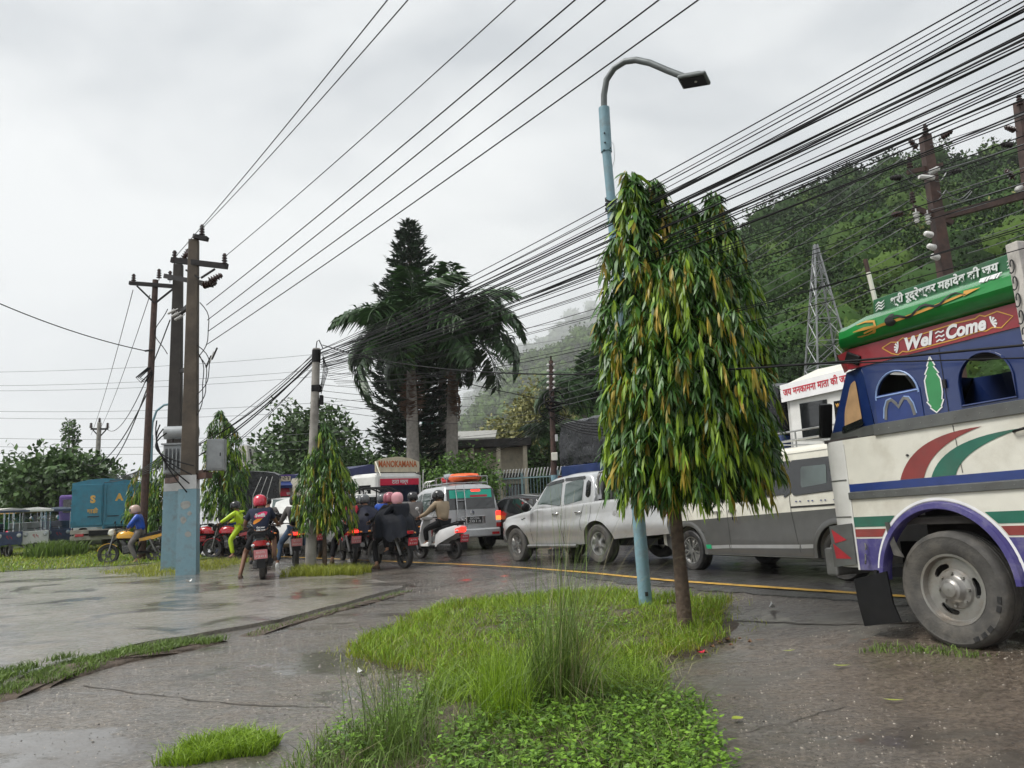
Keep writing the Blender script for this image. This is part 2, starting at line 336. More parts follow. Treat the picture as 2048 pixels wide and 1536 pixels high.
gx = graded(16, .3, 1500); xs = np.array([-q for q in reversed(gx[1:])] + gx); ys = np.array([-q for q in reversed(graded(3, .5, 1500)[1:])] + graded(34, .3, 1500))
gv = [(x, y, gz(x, y)) for x in xs for y in ys]; ny = len(ys)
ii, jj = np.meshgrid(np.arange(len(xs) - 1), np.arange(ny - 1), indexing='ij'); a0 = (ii * ny + jj).ravel()
tag(fast('ground', gv, np.stack([a0, a0 + ny, a0 + ny + 1, a0 + 1], 1), 'wet_ground', smooth=True), kind='structure')
# raised concrete slab on the left, uneven edge, broken by one joint
def rough_edge(P, amp, step=.18, closed=True):
    o = []
    for i in range(len(P)):
        a = Vector(P[i]); b = Vector(P[(i + 1) % len(P)]); k = max(1, min(60, int((b - a).length / step)))
        for j in range(k):
            p = a.lerp(b, j / k); o.append((p.x + random.uniform(-amp, amp), p.y + random.uniform(-amp, amp)))
    return o
def ground_sheet(name, P, m, h, amp=.05, step=.35, skirt=True):
    E_ = rough_edge(P, amp); mb = MB(); bm = bmesh.new()
    x0 = min(p[0] for p in E_); x1 = max(p[0] for p in E_); y0 = min(p[1] for p in E_); y1 = max(p[1] for p in E_)
    tri = tessellate_polygon([[Vector((p[0], p[1], 0)) for p in E_]])
    vs = [bm.verts.new((p[0], p[1], 0)) for p in E_]
    for t in tri:
        try: bm.faces.new([vs[i] for i in t])
        except ValueError: pass
    st = 1.0
    for k in range(int((x1 - x0) / st)):
        g = bm.verts[:] + bm.edges[:] + bm.faces[:]; bmesh.ops.bisect_plane(bm, geom=g, plane_co=(x0 + k * st, 0, 0), plane_no=(1, 0, 0))
    for k in range(int((y1 - y0) / st)):
        g = bm.verts[:] + bm.edges[:] + bm.faces[:]; bmesh.ops.bisect_plane(bm, geom=g, plane_co=(0, y0 + k * st, 0), plane_no=(0, 1, 0))
    for v in bm.verts: v.co.z = gz(v.co.x, v.co.y) + h
    bmesh.ops.recalc_face_normals(bm, faces=bm.faces)
    for f in bm.faces:
        if f.normal.z < 0: f.normal_flip()
    ed = [e for e in bm.edges if e.is_boundary]; r = bmesh.ops.extrude_edge_only(bm, edges=ed)
    for v in [q for q in r['geom'] if isinstance(q, bmesh.types.BMVert)]: v.co.z -= h + .05
    me = bpy.data.meshes.new(name); bm.to_mesh(me); bm.free(); return tag(obj(name, me, m), kind='structure')
ground_sheet('concrete_slab', SLAB, 'wet_slab', .045, .03)
# road: asphalt overlay between the yard and the far verge
YL = [(4.9, 6.6), (4.5, 7.45), (3.98, 8.35), (3.6, 9.0), (2.95, 10.1), (2.2, 11.4), (1.8, 12.1), (.55, 15.0), (-1.35, 17.8), (-3.26, 19.8), (-5.5, 21.9), (-8, 24.2), (-11, 26.8), (-16, 31), (-24, 37)]
def off_line(P, d):
    o = []
    for i in range(len(P)):
        t = (Vector(P[min(i + 1, len(P) - 1)]) - Vector(P[max(i - 1, 0)])).normalized(); o.append((P[i][0] + t.y * d, P[i][1] - t.x * d))
    return o
YE = [(9.0, -2), (7.3, 2)] + YL
near = off_line(YE, -.35); far = off_line(YE, 9.5)
ground_sheet('road', near + far[::-1], 'wet_asphalt', .014, .06)
mat('road_yellow', (.62, .36, .05), .4, var=.25, scale=9, dirt=.75, dscale=7, dcol=(.12, .10, .07))
ln = []
for i in range(len(YE) - 1):
    for k in range(8): ln.append(Vector(YE[i]).lerp(Vector(YE[i + 1]), k / 8))
ln = [tuple(p) for p in ln if p.y > 1]
sx_ = []
for i in range(len(ln)):
    q = ln[max(0, i - 8):i + 9]; sx_.append((sum(p[0] for p in q) / len(q), sum(p[1] for p in q) / len(q)))
tag(ribbon(sx_, [.11 * random.uniform(.85, 1.05) for _ in sx_], 'road_yellow', None, lambda a, b, o: (a, b, gz(a, b) + .019), name='yellow_line'), kind='structure')
# joints and cracks in the pavement
mat('joint_dark', (.06, .052, .042), .7, var=.4)
def crack(P, wd=.03, dz=.004, name='pavement_crack'):
    Q = []
    for i in range(len(P) - 1):
        for k in range(8):
            p = Vector(P[i]).lerp(Vector(P[i + 1]), k / 8); Q.append((p.x + random.uniform(-.025, .025), p.y + random.uniform(-.025, .025)))
    return tag(ribbon(Q, [wd * random.uniform(.3, 1.4) for _ in Q], 'joint_dark', None, lambda a, b, o: (a, b, gz(a, b) + dz), name=name), kind='structure')
crack([(-3.9, 7.1), (-3.0, 6.6), (-2.2, 6.2), (-1.35, 6.0)], .018)
crack([(-2.2, 12.6), (-1.2, 14.0), (-.3, 14.4)], .04); crack([(-.9, 11.7), (-.1, 12.7), (.6, 13.0)], .05)
crack([(2.1, 8.7), (3.0, 7.7), (4.0, 7.0)], .035); crack([(1.1, 4.9), (1.7, 5.2), (2.2, 5.5)], .012)
mat('soil', (.075, .055, .04), .8, var=.45, scale=11, bump=.9, bscale=26, dirt=.5, dscale=6, dcol=(.16, .14, .11))
def soil_patch(P, h=.05, name='soil_patch', m='soil', amp=.06):
    E_ = rough_edge(P, amp, .12); cx = sum(p[0] for p in E_) / len(E_); cy = sum(p[1] for p in E_) / len(E_); V = [(cx, cy, gz(cx, cy) + h + .01)]; F_ = []; n = len(E_); rings = (.35, .7, .92, 1.0)
    for k in rings:
        for p in E_:
            x = cx + (p[0] - cx) * k; y = cy + (p[1] - cy) * k; V.append((x, y, gz(x, y) + h * (1 - k ** 3) * random.uniform(.7, 1.2) + (.006 if k < 1 else -.02)))
    for j in range(n): F_.append((0, 1 + j, 1 + (j + 1) % n))
    for r in range(3):
        for j in range(n): a = 1 + r * n + j; b = 1 + r * n + (j + 1) % n; F_.append((a, a + n, b + n, b))
    me = bpy.data.meshes.new(name); me.from_pydata(V, [], F_); return tag(obj(name, me, m, smooth=60), kind='structure')
PATCH = [(-1.72, 8.2), (-1.55, 9.6), (-1.2, 10.9), (-.3, 11.5), (.6, 11.6), (1.6, 10.6), (2.35, 9.2), (2.3, 8.3), (2.1, 7.7), (1.55, 7.2), (1.0, 6.85), (.2, 6.7), (-.7, 6.7), (-1.4, 7.3)]
WEED = [(-1.35, 4.0), (-1.3, 5.0), (-1.0, 5.6), (-.7, 6.2), (.3, 6.5), (.9, 6.1), (1.15, 5.6), (1.12, 4.9), (1.0, 4.0), (.4, 3.5), (-.8, 3.5)]
STRIP = [(-4.75, 6.6), (-4.85, 7.6), (-4.55, 8.3), (-4.1, 8.9), (-3.55, 9.3), (-3.3, 9.2), (-3.6, 8.6), (-4.05, 8.0), (-4.2, 7.2), (-4.3, 6.5)]
STRIP2 = [(-3.4, 9.3), (-3.05, 10.5), (-2.5, 11.8), (-2.0, 13.2), (-1.75, 13.3), (-2.3, 11.7), (-2.85, 10.3), (-3.15, 9.2)]
soil_patch(PATCH, .10); soil_patch(WEED, .06); soil_patch(STRIP, .04); soil_patch(STRIP2, .02, amp=.04)
# ---------------------------------------------------------------- hills
def crest(px):
    P = CR
    for i in range(len(P) - 1):
        if P[i][0] <= px <= P[i + 1][0]:
            k = (px - P[i][0]) / (P[i + 1][0] - P[i][0]); return P[i][1] + (P[i + 1][1] - P[i][1]) * k
    return P[-1][1]
from mathutils import noise as mnoise
def fbm(x, y, s): return mnoise.fractal(Vector((x / s, y / s, 3.1)), 1.0, 2.0, 4)
def make_hill(name, CRpts, r0, r1, rmax, tree_h, m, seed, nx=90, nr=46, amp=6, droop=.35):
    global CR
    CR = CRpts; pxs = np.linspace(CR[0][0], CR[-1][0], nx); V = []; info = []
    for px in pxs:
        d = ray(px, crest(px)); hd = Vector((d.x, d.y)); sl = d.z / hd.length; hd.normalize(); H = CH + sl * r1 - tree_h
        for k in range(nr):
            r = r0 + (rmax - r0) * (k / (nr - 1)); u = min(1, (r - r0) / (r1 - r0)); prof = u ** .85
            if r > r1: prof = 1 - droop * ((r - r1) / (rmax - r1)) ** 1.5
            z = max(-1, H) * prof + fbm(hd.x * r + seed, hd.y * r, 60) * amp * min(1, u * 3) * (1 if u < .9 else .4)
            if k == 0: z = -.8
            V.append((hd.x * r, hd.y * r, z))
    ii, jj = np.meshgrid(np.arange(nx - 1), np.arange(nr - 1), indexing='ij'); a = (ii * nr + jj).ravel()
    o = tag(fast(name, V, np.stack([a, a + nr, a + nr + 1, a + 1], 1), m, smooth=True), kind='structure'); return np.array(V).reshape(nx, nr, 3)
mat('forest_floor', (.018, .028, .010), .9, var=.4, scale=.1)
H1 = make_hill('hill', [(640, 1040), (760, 1010), (880, 975), (1000, 900), (1100, 800), (1190, 705), (1300, 590), (1400, 512), (1500, 445), (1600, 390), (1700, 348), (1800, 312), (1900, 285), (2048, 255), (2400, 210), (3000, 200), (4200, 300)], 44, 172, 250, 7, 'forest_floor', 0)
H2 = make_hill('far_ridge', [(700, 1000), (830, 930), (900, 838), (960, 775), (1060, 688), (1190, 608), (1330, 560), (1500, 540), (1700, 560), (2048, 600), (2400, 700)], 1500, 2500, 2750, 14, 'forest_floor', 50, nx=60, nr=30, amp=30)
H3 = make_hill('distant_ridge', [(640, 1010), (800, 930), (930, 790), (1000, 720), (1100, 660), (1190, 604), (1400, 580), (1700, 600), (2048, 700)], 3000, 3400, 3600, 12, 'forest_floor', 90, nx=50, nr=20)
H4 = make_hill('middle_ridge', [(820, 985), (900, 880), (950, 812), (1019, 742), (1060, 712), (1120, 688), (1190, 648), (1300, 620), (1500, 640), (1800, 760)], 420, 900, 1050, 9, 'forest_floor', 30, nx=50, nr=26, amp=14)
# ---------------------------------------------------------------- foliage builders
def unit(v): return v / np.maximum(1e-9, np.linalg.norm(v, axis=-1, keepdims=True))
def leaf_quads(P, D, Nn, Ln, Wd, fold=.15):
    """pointed leaves: base P, direction D, face normal Nn"""
    n = len(P); D = unit(D); S = unit(np.cross(D, Nn)); Nn = np.cross(S, D); Ln = np.broadcast_to(np.asarray(Ln, float), (n,))[:, None]; Wd = np.broadcast_to(np.asarray(Wd, float), (n,))[:, None]
    mid = P + D * Ln * .45 - Nn * Wd * fold
    V = np.stack([P, mid + S * Wd / 2 + Nn * Wd * fold * 2, P + D * Ln, mid - S * Wd / 2 + Nn * Wd * fold * 2], 1)
    b = (np.arange(n) * 4)[:, None]; Fc = np.concatenate([b + [[0, 1, 2]], b + [[0, 2, 3]]]); return V.reshape(-1, 3), Fc
def leaf_droop(P, D, Ln, Wd, curl=.8):
    """long leaf strips of three segments that start along D and bend down"""
    n = len(P); Ln = np.broadcast_to(np.asarray(Ln, float), (n,))[:, None]; Wd = np.broadcast_to(np.asarray(Wd, float), (n,))[:, None]; D = unit(D)
    dn = np.array([[0, 0, -1.]]); S = np.cross(D, dn) + rng.normal(0, .25, (n, 3)); S = unit(S - D * (S * D).sum(1, keepdims=True)); cur = P.copy(); rows = [np.stack([cur - S * Wd * .12, cur + S * Wd * .12], 1)]
    for k, wk in enumerate((1.0, .85, .05)):
        D = unit(D + dn * curl * .45); cur = cur + D * Ln / 3; rows.append(np.stack([cur - S * Wd * wk / 2, cur + S * Wd * wk / 2], 1))
    V = np.concatenate(rows, 1).reshape(-1, 3); b = (np.arange(n) * 8)[:, None]
    Fc = np.concatenate([b + [[2 * k, 2 * k + 1, 2 * k + 3, 2 * k + 2]] for k in range(3)]); return V, Fc
def blades(P, h, lean, wd, bend=.6):
    n = len(P); h = np.broadcast_to(np.asarray(h, float), (n,))[:, None]; wd = np.broadcast_to(np.asarray(wd, float), (n,))[:, None]
    S = unit(np.concatenate([rng.normal(0, 1, (n, 2)), np.zeros((n, 1))], 1)); up = np.array([[0, 0, 1.]])
    m = P + up * h * .55 + lean * h * .35; tip = P + up * h * (1 - bend * .25) + lean * h * (.75 + bend)
    V = np.stack([P - S * wd / 2, P + S * wd / 2, m - S * wd * .4, m + S * wd * .4, tip], 1).reshape(-1, 3); b = (np.arange(n) * 5)[:, None]
    Fc = np.concatenate([b + [[0, 1, 3]], b + [[0, 3, 2]], b + [[2, 3, 4]]]); return V, Fc
def cat_mesh(L):
    V = []; Fc = []; o = 0
    for v, f in L: V.append(v); Fc.append(np.asarray(f) + o); o += len(v)
    return np.concatenate(V), np.concatenate(Fc)
def sample_poly(P, n):
    x0 = min(p[0] for p in P); x1 = max(p[0] for p in P); y0 = min(p[1] for p in P); y1 = max(p[1] for p in P); o = []
    while len(o) < n:
        x, y = random.uniform(x0, x1), random.uniform(y0, y1)
        if inpoly(x, y, P): o.append((x, y))
    return o
mat('forest_a', (.013, .040, .006), .75, var=.35, scale=.2, c2=(.034, .078, .012), island=.3, spec=.2)
mat('forest_c', (.030, .070, .009), .75, var=.3, scale=.2, c2=(.068, .118, .018), island=.3, spec=.2)
mat('forest_d', (.007, .022, .004), .75, var=.35, scale=.2, c2=(.016, .04, .007), island=.3, spec=.2)
mat('forest_b', (.022, .05, .016), .65, var=.45, scale=.02, c2=(.05, .085, .025), island=.4)
mat('tree_dark', (.022, .06, .014), .55, var=.4, scale=.5, c2=(.06, .12, .022), island=.55, trans=.15)
mat('tree_mid', (.045, .11, .016), .5, var=.35, scale=.5, c2=(.11, .21, .03), island=.6, trans=.2)
mat('tree_bright', (.055, .12, .02), .5, var=.3, scale=.6, c2=(.12, .21, .035), island=.6, trans=.25)
mat('tree_yellow', (.11, .13, .035), .55, var=.3, scale=.6, c2=(.27, .26, .09), island=.7, trans=.2)
mat('conifer', (.012, .028, .016), .6, var=.4, scale=.6, c2=(.028, .055, .026), island=.6)
mat('palm_green', (.016, .055, .018), .42, var=.35, scale=.8, c2=(.05, .105, .03), island=.6, trans=.12)
mat('palm_dry', (.16, .095, .06), .7, var=.3, scale=2, island=.5)
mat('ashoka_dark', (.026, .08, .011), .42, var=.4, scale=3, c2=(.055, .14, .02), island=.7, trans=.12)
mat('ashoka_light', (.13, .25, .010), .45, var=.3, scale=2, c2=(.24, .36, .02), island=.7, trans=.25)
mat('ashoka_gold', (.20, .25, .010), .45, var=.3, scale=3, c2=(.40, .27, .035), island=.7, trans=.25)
mat('grass_green', (.125, .25, .009), .5, var=.4, scale=1.2, c2=(.25, .38, .025), island=.6, trans=.25)
mat('grass_yellow', (.20, .28, .012), .55, var=.3, scale=1.0, c2=(.33, .34, .05), island=.6, trans=.25)
mat('grass_dark', (.07, .14, .022), .55, var=.35, scale=2, c2=(.15, .23, .04), island=.6, trans=.2)
mat('grass_straw', (.22, .20, .10), .6, var=.3, scale=3, island=.6)
mat('weed_green', (.06, .16, .016), .4, var=.4, scale=3, c2=(.19, .34, .035), island=.65, trans=.25)
def crown_cloud(c, R, n, size, lump=.35, inner=.35, nr=.5, fold=.12):
    """n leaf clumps through an uneven ellipsoid crown"""
    d = unit(rng.normal(0, 1, (n, 3))); sd = rng.uniform(0, 9)
    lob = 1 + lump * (np.sin(d[:, 0] * 4.1 + sd) * np.cos(d[:, 1] * 3.7 + sd * 2) + .6 * np.sin(d[:, 2] * 6 + d[:, 0] * 5 + sd * 3))
    r = (rng.uniform(inner, 1, n) ** .45) * lob; P = np.asarray(c) + d * r[:, None] * np.asarray(R)
    D = unit(d + rng.normal(0, .7, (n, 3)) + [0, 0, -.25]); Nn = unit(d + rng.normal(0, nr, (n, 3)) + [0, 0, .4]); s = size * rng.uniform(.6, 1.4, n)
    return leaf_quads(P - D * s[:, None] * .5, D, Nn, s, s * rng.uniform(.45, .8, n), fold)
def crown_core(c, R, nu=12, nv=8):
    """closed lumpy inner mass of a far crown"""
    sd = rng.uniform(0, 9); u = np.linspace(0, 2 * np.pi, nu, endpoint=False); v = np.linspace(.12, np.pi - .12, nv); U_, V2 = np.meshgrid(u, v); d = np.stack([np.sin(V2) * np.cos(U_), np.sin(V2) * np.sin(U_), np.cos(V2)], -1).reshape(-1, 3)
    k = 1 + .13 * np.sin(d[:, 0] * 5 + sd) * np.cos(d[:, 1] * 4.4 + sd * 2) + .10 * np.sin(d[:, 2] * 7 + d[:, 0] * 6 + sd * 3) + rng.normal(0, .035, len(d)); P = np.asarray(c) + d * k[:, None] * np.asarray(R); F_ = []
    for i in range(nv - 1):
        for j in range(nu): a = i * nu + j; b = i * nu + (j + 1) % nu; F_ += [(a, a + nu, b), (b, a + nu, b + nu)]
    return P, np.array(F_)
def forest(name, label, H, count, rlo, rhi, size, nl, m, seed):
    r2 = np.random.default_rng(seed); nx, nr, _ = H.shape; L = []
    for _ in range(count):
        i = r2.uniform(0, nx - 1.01); k = r2.uniform(rlo, rhi) * (nr - 1.01); a, b = int(i), int(k); p = H[a, b] * (1 - (k - b)) + H[a, b + 1] * (k - b); q = H[a + 1, b] * (1 - (k - b)) + H[a + 1, b + 1] * (k - b); p = p * (1 - (i - a)) + q * (i - a)
        s = size * r2.choice([.45, .6, .8, 1, 1.25, 1.5]) * r2.uniform(.85, 1.1); hh = s * r2.uniform(.7, 1.1)
        d_ = math.hypot(p[0], p[1]); lf = min(s * .42, max(.26, d_ * .0042)); cnt = int(min(900, nl * (s * .30 / lf) ** 1.6) * r2.uniform(.8, 1.2))
        L.append(crown_cloud(p + [0, 0, hh * .75], (s, s, hh), cnt, lf, .2, .62, .38, .1))
        L.append(crown_core(p + [0, 0, hh * .75], (s * .64, s * .64, hh * .64)))
    v, f = cat_mesh(L); return tag(fast(name, v, f, m, smooth=True), label, None, None, 'stuff')
def forest_slice(H, x0, x1):
    return H
def broad_tree(name, label, base, h, R, n, size, m, trunk_r, group=None, cat='tree', lobes=5, cz=.62, seed=0, trunk_m='bark'):
    random.seed(seed + 11); t = thing(name, label, cat, base, 0, group); mb = MB(); top = h * cz
    mb.tube([(0, 0, -.3), (random.uniform(-.1, .1) * R, 0, top * .4), (random.uniform(-.1, .1) * R, random.uniform(-.1, .1) * R, top)], [trunk_r, trunk_r * .75, trunk_r * .4], 10)
    L = []; cents = []
    for k in range(lobes):
        a = 2 * math.pi * k / lobes + random.uniform(-.4, .4); rr = R * random.uniform(.25, .55); c = (math.cos(a) * rr, math.sin(a) * rr, h * random.uniform(cz - .14, cz + .14)); cents.append(c)
    cents.append((0, 0, h * (cz + .14)))
    for c in cents:
        mb.tube([(0, 0, top * random.uniform(.35, .6)), (c[0] * .5, c[1] * .5, (top * .5 + c[2]) * .52), c], [trunk_r * .45, trunk_r * .3, trunk_r * .12], 6)
        L.append(crown_cloud(c, (R * random.uniform(.5, .68), R * random.uniform(.5, .68), h * (1 - cz) * random.uniform(.6, .85)), n // len(cents), size))
    mb.build('trunk', trunk_m, t, 60); v, f = cat_mesh(L); fast('crown', v, f, m, t); return t
# ---------------------------------------------------------------- wooded hillsides
random.seed(3); rng = np.random.default_rng(3)
forest('hillside_forest', 'dense green forest covering the steep hillside', H1[22:45], 420, .0, .74, 2.5, 200, 'forest_a', 1)
forest('hillside_forest', 'lighter green tree crowns scattered through the hillside forest', H1[22:45], 260, .0, .74, 2.4, 200, 'forest_c', 17)
forest('hillside_forest', 'dark tree crowns between the lighter ones on the hillside', H1[22:45], 420, .0, .74, 2.3, 180, 'forest_d', 27)
forest('hillside_forest', 'forest on the part of the hillside past the trucks', H1[44:], 420, .0, .7, 3.0, 100, 'forest_a', 7)
forest('hill_foot_trees', 'hazy green trees along the lower slope behind the houses', H1[:23], 800, .0, .72, 2.2, 150, 'forest_a', 5)
forest('middle_ridge_forest', 'misty green forest on the nearer ridge behind the palms', H4[:34], 900, .1, .80, 7.5, 80, 'forest_c', 8)
forest('far_ridge_forest', 'misty forest on the ridge behind the hill', H2[:35], 1300, .12, .80, 17, 60, 'forest_b', 2)
forest('distant_ridge_forest', 'faint forest on the most distant misty ridge', H3[:25], 300, .3, .95, 26, 40, 'forest_b', 4)
# ---------------------------------------------------------------- drooping columnar trees
LEAFVAR = []
def ashoka(label, base, h, z0, subs, ncl, ls, group=None, trunk_r=.07, nleafobj=0, seed=1, gold=.2, light=.25, trunk_lean=(0, 0), tap=2.6):
    """subs: (dx, dy, top, radius) columns; leaves hang in bunches from the outer shell"""
    global rng
    rng = np.random.default_rng(seed); random.seed(seed); t = thing('ashoka_tree', label, 'tree', base, 0, group); mb = MB()
    mb.tube([(0, 0, -.15), (trunk_lean[0] * .4, trunk_lean[1] * .4, z0 * .5), (trunk_lean[0], trunk_lean[1], z0 * 1.05), (trunk_lean[0] * 1.2, trunk_lean[1], z0 + .4)], [trunk_r * 1.15, trunk_r * .95, trunk_r * .85, trunk_r * .7], 12)
    for dx, dy, top, R in subs: mb.tube([(trunk_lean[0], trunk_lean[1], z0 * .9), ((dx + trunk_lean[0]) * .6, dy * .6, z0 + (top - z0) * .3), (dx, dy, top - .15)], [trunk_r * .6, trunk_r * .4, .012], 7)
    mb.build('trunk', 'bark', t, 60)
    dark, lite, gld, single = [], [], [], []
    tot = sum(s[3] * (s[2] - z0) for s in subs)
    for dx, dy, top, R in subs:
        n = int(ncl * R * (top - z0) / tot)
        for i in range(n):
            u = random.random() ** .85; z = z0 + (top - z0) * u
            pr = (min(1, u / .10) ** .5 * .28 + .72) * max(.10, (1 - max(0, (u - .30) / .70) ** tap)) * (1 + .10 * math.sin(u * 31 + dx * 9))
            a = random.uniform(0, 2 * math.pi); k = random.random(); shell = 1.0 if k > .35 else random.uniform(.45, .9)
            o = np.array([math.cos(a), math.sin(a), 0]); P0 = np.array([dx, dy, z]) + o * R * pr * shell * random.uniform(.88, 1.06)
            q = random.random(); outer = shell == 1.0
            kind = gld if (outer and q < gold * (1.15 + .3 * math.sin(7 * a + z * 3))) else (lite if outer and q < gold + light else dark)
            m = random.randint(7, 11); tw = ls * random.uniform(.5, 1.3)
            s = np.linspace(0, 1, m)[:, None]; pts = P0 + o * s * tw * .35 + np.array([0, 0, -1]) * (s ** 1.5) * tw * (1.2 if kind is not dark else .8)
            sg = np.where(np.arange(m) % 2 == 0, 1, -1)[:, None]; side = np.cross(o, [0, 0, 1]); wid = .45 if kind is not dark else 1.0
            D = o * rng.uniform(-.1, .9, (m, 1)) + rng.normal(0, .22, (m, 3)) + side * sg * rng.uniform(.15, 1.1, (m, 1)) * wid + np.array([0, 0, -1]) * (rng.uniform(.2, .9, (m, 1)) if kind is dark else rng.uniform(.9, 1.6, (m, 1)))
            kind.append((pts, D, ls * rng.uniform(.75, 1.25, m), ls * .14 * rng.uniform(.8, 1.3, m)))
            if outer and len(single) < nleafobj and o[1] < .35: single.append((P0 + o * .02, math.atan2(o[1], o[0]), q))
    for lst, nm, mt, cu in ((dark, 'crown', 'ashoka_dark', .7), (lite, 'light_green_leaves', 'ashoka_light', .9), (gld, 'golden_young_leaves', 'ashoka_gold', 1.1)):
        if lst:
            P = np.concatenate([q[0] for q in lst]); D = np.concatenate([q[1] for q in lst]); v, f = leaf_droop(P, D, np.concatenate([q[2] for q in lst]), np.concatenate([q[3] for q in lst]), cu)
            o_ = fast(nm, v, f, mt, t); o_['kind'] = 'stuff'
    if single:
        if not LEAFVAR:
            for mt in ('ashoka_dark', 'ashoka_light', 'ashoka_gold'):
                for k in range(2):
                    v, f = leaf_droop(np.zeros((1, 3)), np.array([[.7, .25 * (k * 2 - 1), -.5]]), .22, .045, .8); o_ = fast('leaf', v, f, mt); LEAFVAR.append(o_.data); bpy.data.objects.remove(o_)
        for P, a, q in single:
            o_ = bpy.data.objects.new('leaf', LEAFVAR[(0 if q > .5 else (2 if q < .2 else 4)) + random.randint(0, 1)] if False else LEAFVAR[random.choice((0, 1, 0, 1, 2, 3, 4))]); col.objects.link(o_)
            o_.parent = t; o_.location = P; o_.rotation_euler = (random.uniform(-.3, .3), random.uniform(-.4, .3), a + random.uniform(-.5, .5)); k = random.uniform(.8, 1.2); o_.scale = (k, k, k)
    return t
ashoka('tall drooping columnar tree with golden young leaves beside the blue lamp post', gp(1.69, 8.26), 5, 1.45,
       [(-.27, 0, 5.05, .40), (.04, .2, 5.03, .46), (.66, .05, 4.80, .44), (.34, .1, 4.72, .58), (.20, -.18, 4.3, .72), (.08, -.1, 3.9, .76), (.25, .1, 3.4, .76)], 4700, .165, trunk_r=.072, nleafobj=290, seed=4, gold=.13, light=.36, trunk_lean=(-.03, 0))
ashoka('small drooping columnar tree beside the concrete cable pole', gp(-4.33, 17.5), 3.3, .95, [(0, 0, 3.3, .40), (-.14, 0, 2.75, .48), (.14, .1, 2.6, .48)], 900, .17, trunk_r=.05, seed=9, gold=.1, light=.45, tap=3.6, group='drooping roadside trees')
ashoka('drooping columnar tree between the paired blue poles and the tarpaulin truck', gp(-9.55, 25.2), 4.8, 1.35, [(-.12, 0, 4.75, .45), (.2, 0, 4.3, .55), (0, .2, 3.6, .62)], 760, .2, trunk_r=.07, seed=12, gold=.05, light=.5, tap=4, group='drooping roadside trees')
ashoka('drooping columnar tree partly behind the paired blue poles', gp(-12.0, 26.4), 3.6, .7, [(0, 0, 3.6, .50), (.2, .1, 3.0, .52)], 480, .2, trunk_r=.06, seed=15, gold=.06, light=.45, tap=4, group='drooping roadside trees')
ashoka('drooping columnar tree partly behind the brown steel pole', gp(-13.2, 27.3), 3.2, .4, [(0, 0, 3.15, .46), (.1, .1, 2.6, .5)], 440, .2, trunk_r=.06, seed=18, gold=.14, light=.45, tap=4, group='drooping roadside trees')
# ---------------------------------------------------------------- palms
def frond_mesh(Ln, seed, droop=1.0, dry=False, nl=62):
    r2 = np.random.default_rng(seed); pts = []; p = np.array([0., 0, 0]); ang = 1.0
    for k in range(15): pts.append(p.copy()); p = p + np.array([math.cos(ang), 0, math.sin(ang)]) * Ln / 14; ang -= .155 * droop
    pts = np.array(pts); mb = MB(); mb.tube([tuple(q) for q in pts], [.035 * (1 - k / 16) + .006 for k in range(15)], 5)
    L = [(np.array(mb.v), [f for f in mb.f if len(f) == 4])]
    u = r2.uniform(.12, 1, nl * 2); u.sort(); idx = u * 13.9; i0 = idx.astype(int); fr = (idx - i0)[:, None]; P = pts[i0] * (1 - fr) + pts[i0 + 1] * fr; T = unit(pts[i0 + 1] - pts[i0])
    sg = np.where(np.arange(nl * 2) % 2 == 0, 1., -1.)[:, None]; D = T * .55 + np.array([[0, 1., 0]]) * sg * r2.uniform(.6, 1.1, (nl * 2, 1)) + np.array([[0, 0, 1.]]) * r2.uniform(-.75, .35, (nl * 2, 1))
    ln = Ln * .29 * np.sin(np.clip(u, .1, .97) * math.pi * .82 + .35) * r2.uniform(.85, 1.15, nl * 2); D = unit(D); S = unit(np.cross(D, np.array([[0, 0, 1.]]))); wd = Ln * .016
    mid = P + D * ln[:, None] * .5; tip = P + D * ln[:, None] + np.array([[0, 0, -1.]]) * ln[:, None] * .28
    V = np.stack([P, mid + S * wd, tip, mid - S * wd], 1).reshape(-1, 3); b = (np.arange(nl * 2) * 4)[:, None]; L.append((V, b + [[0, 1, 2, 3]]))
    v, f = cat_mesh(L); o = fast('frond', v, f, 'palm_dry' if dry else 'palm_green'); me = o.data; bpy.data.objects.remove(o); return me
FR = [frond_mesh(3.3, k, d) for k, d in ((1, 1.0), (2, 1.25), (3, .8), (4, 1.1))]; FRD = frond_mesh(2.6, 9, .12, True)
def palm(label, base, hz, r, n=20, k=1.0, seed=1, lean=(0, 0), group=None, dead=2, bare=True):
    random.seed(seed); t = thing('palm_tree', label, 'palm', base, 0, group); mb = MB(); P = []; rr = []
    for i in range(9):
        u = i / 8; P.append((lean[0] * u, lean[1] * u, -1.5 + (hz + 1.5) * u)); rr.append(r * (1.05 + .18 * math.sin(u * 3.0) - .38 * u))
    mb.tube(P, rr, 14); mb.build('trunk', 'bark_grey', t, 60)
    MB().tube([(lean[0], lean[1], hz - .05), (lean[0], lean[1], hz + .7), (lean[0], lean[1], hz + 1.5)], [r * .72, r * .62, r * .25], 10).build('crownshaft', 'tree_mid', t, 60)
    for i in range(n):
        o = bpy.data.objects.new('frond', FR[i % 4]); col.objects.link(o); o.parent = t; o.location = (lean[0], lean[1], hz + 1.05 + random.uniform(-.2, .35)); tier = i / n
        o.rotation_euler = (random.uniform(-.25, .25), 1.35 * (tier - .5) + random.uniform(-.15, .15), i * 2.399 + random.uniform(-.2, .2)); s = k * random.uniform(.85, 1.12); o.scale = (s, s, s)
    for i in range(dead):
        o = bpy.data.objects.new('dead_frond', FRD); col.objects.link(o); o.parent = t; o.location = (lean[0], lean[1], hz + .1); a = random.uniform(0, 6.3) if i else 3.4
        o.rotation_euler = (0, 2.38, a); s = k * .8; o.scale = (s, s, s)
    return t
def on(px, py, Y):
    p = at(px, py, Y); return p
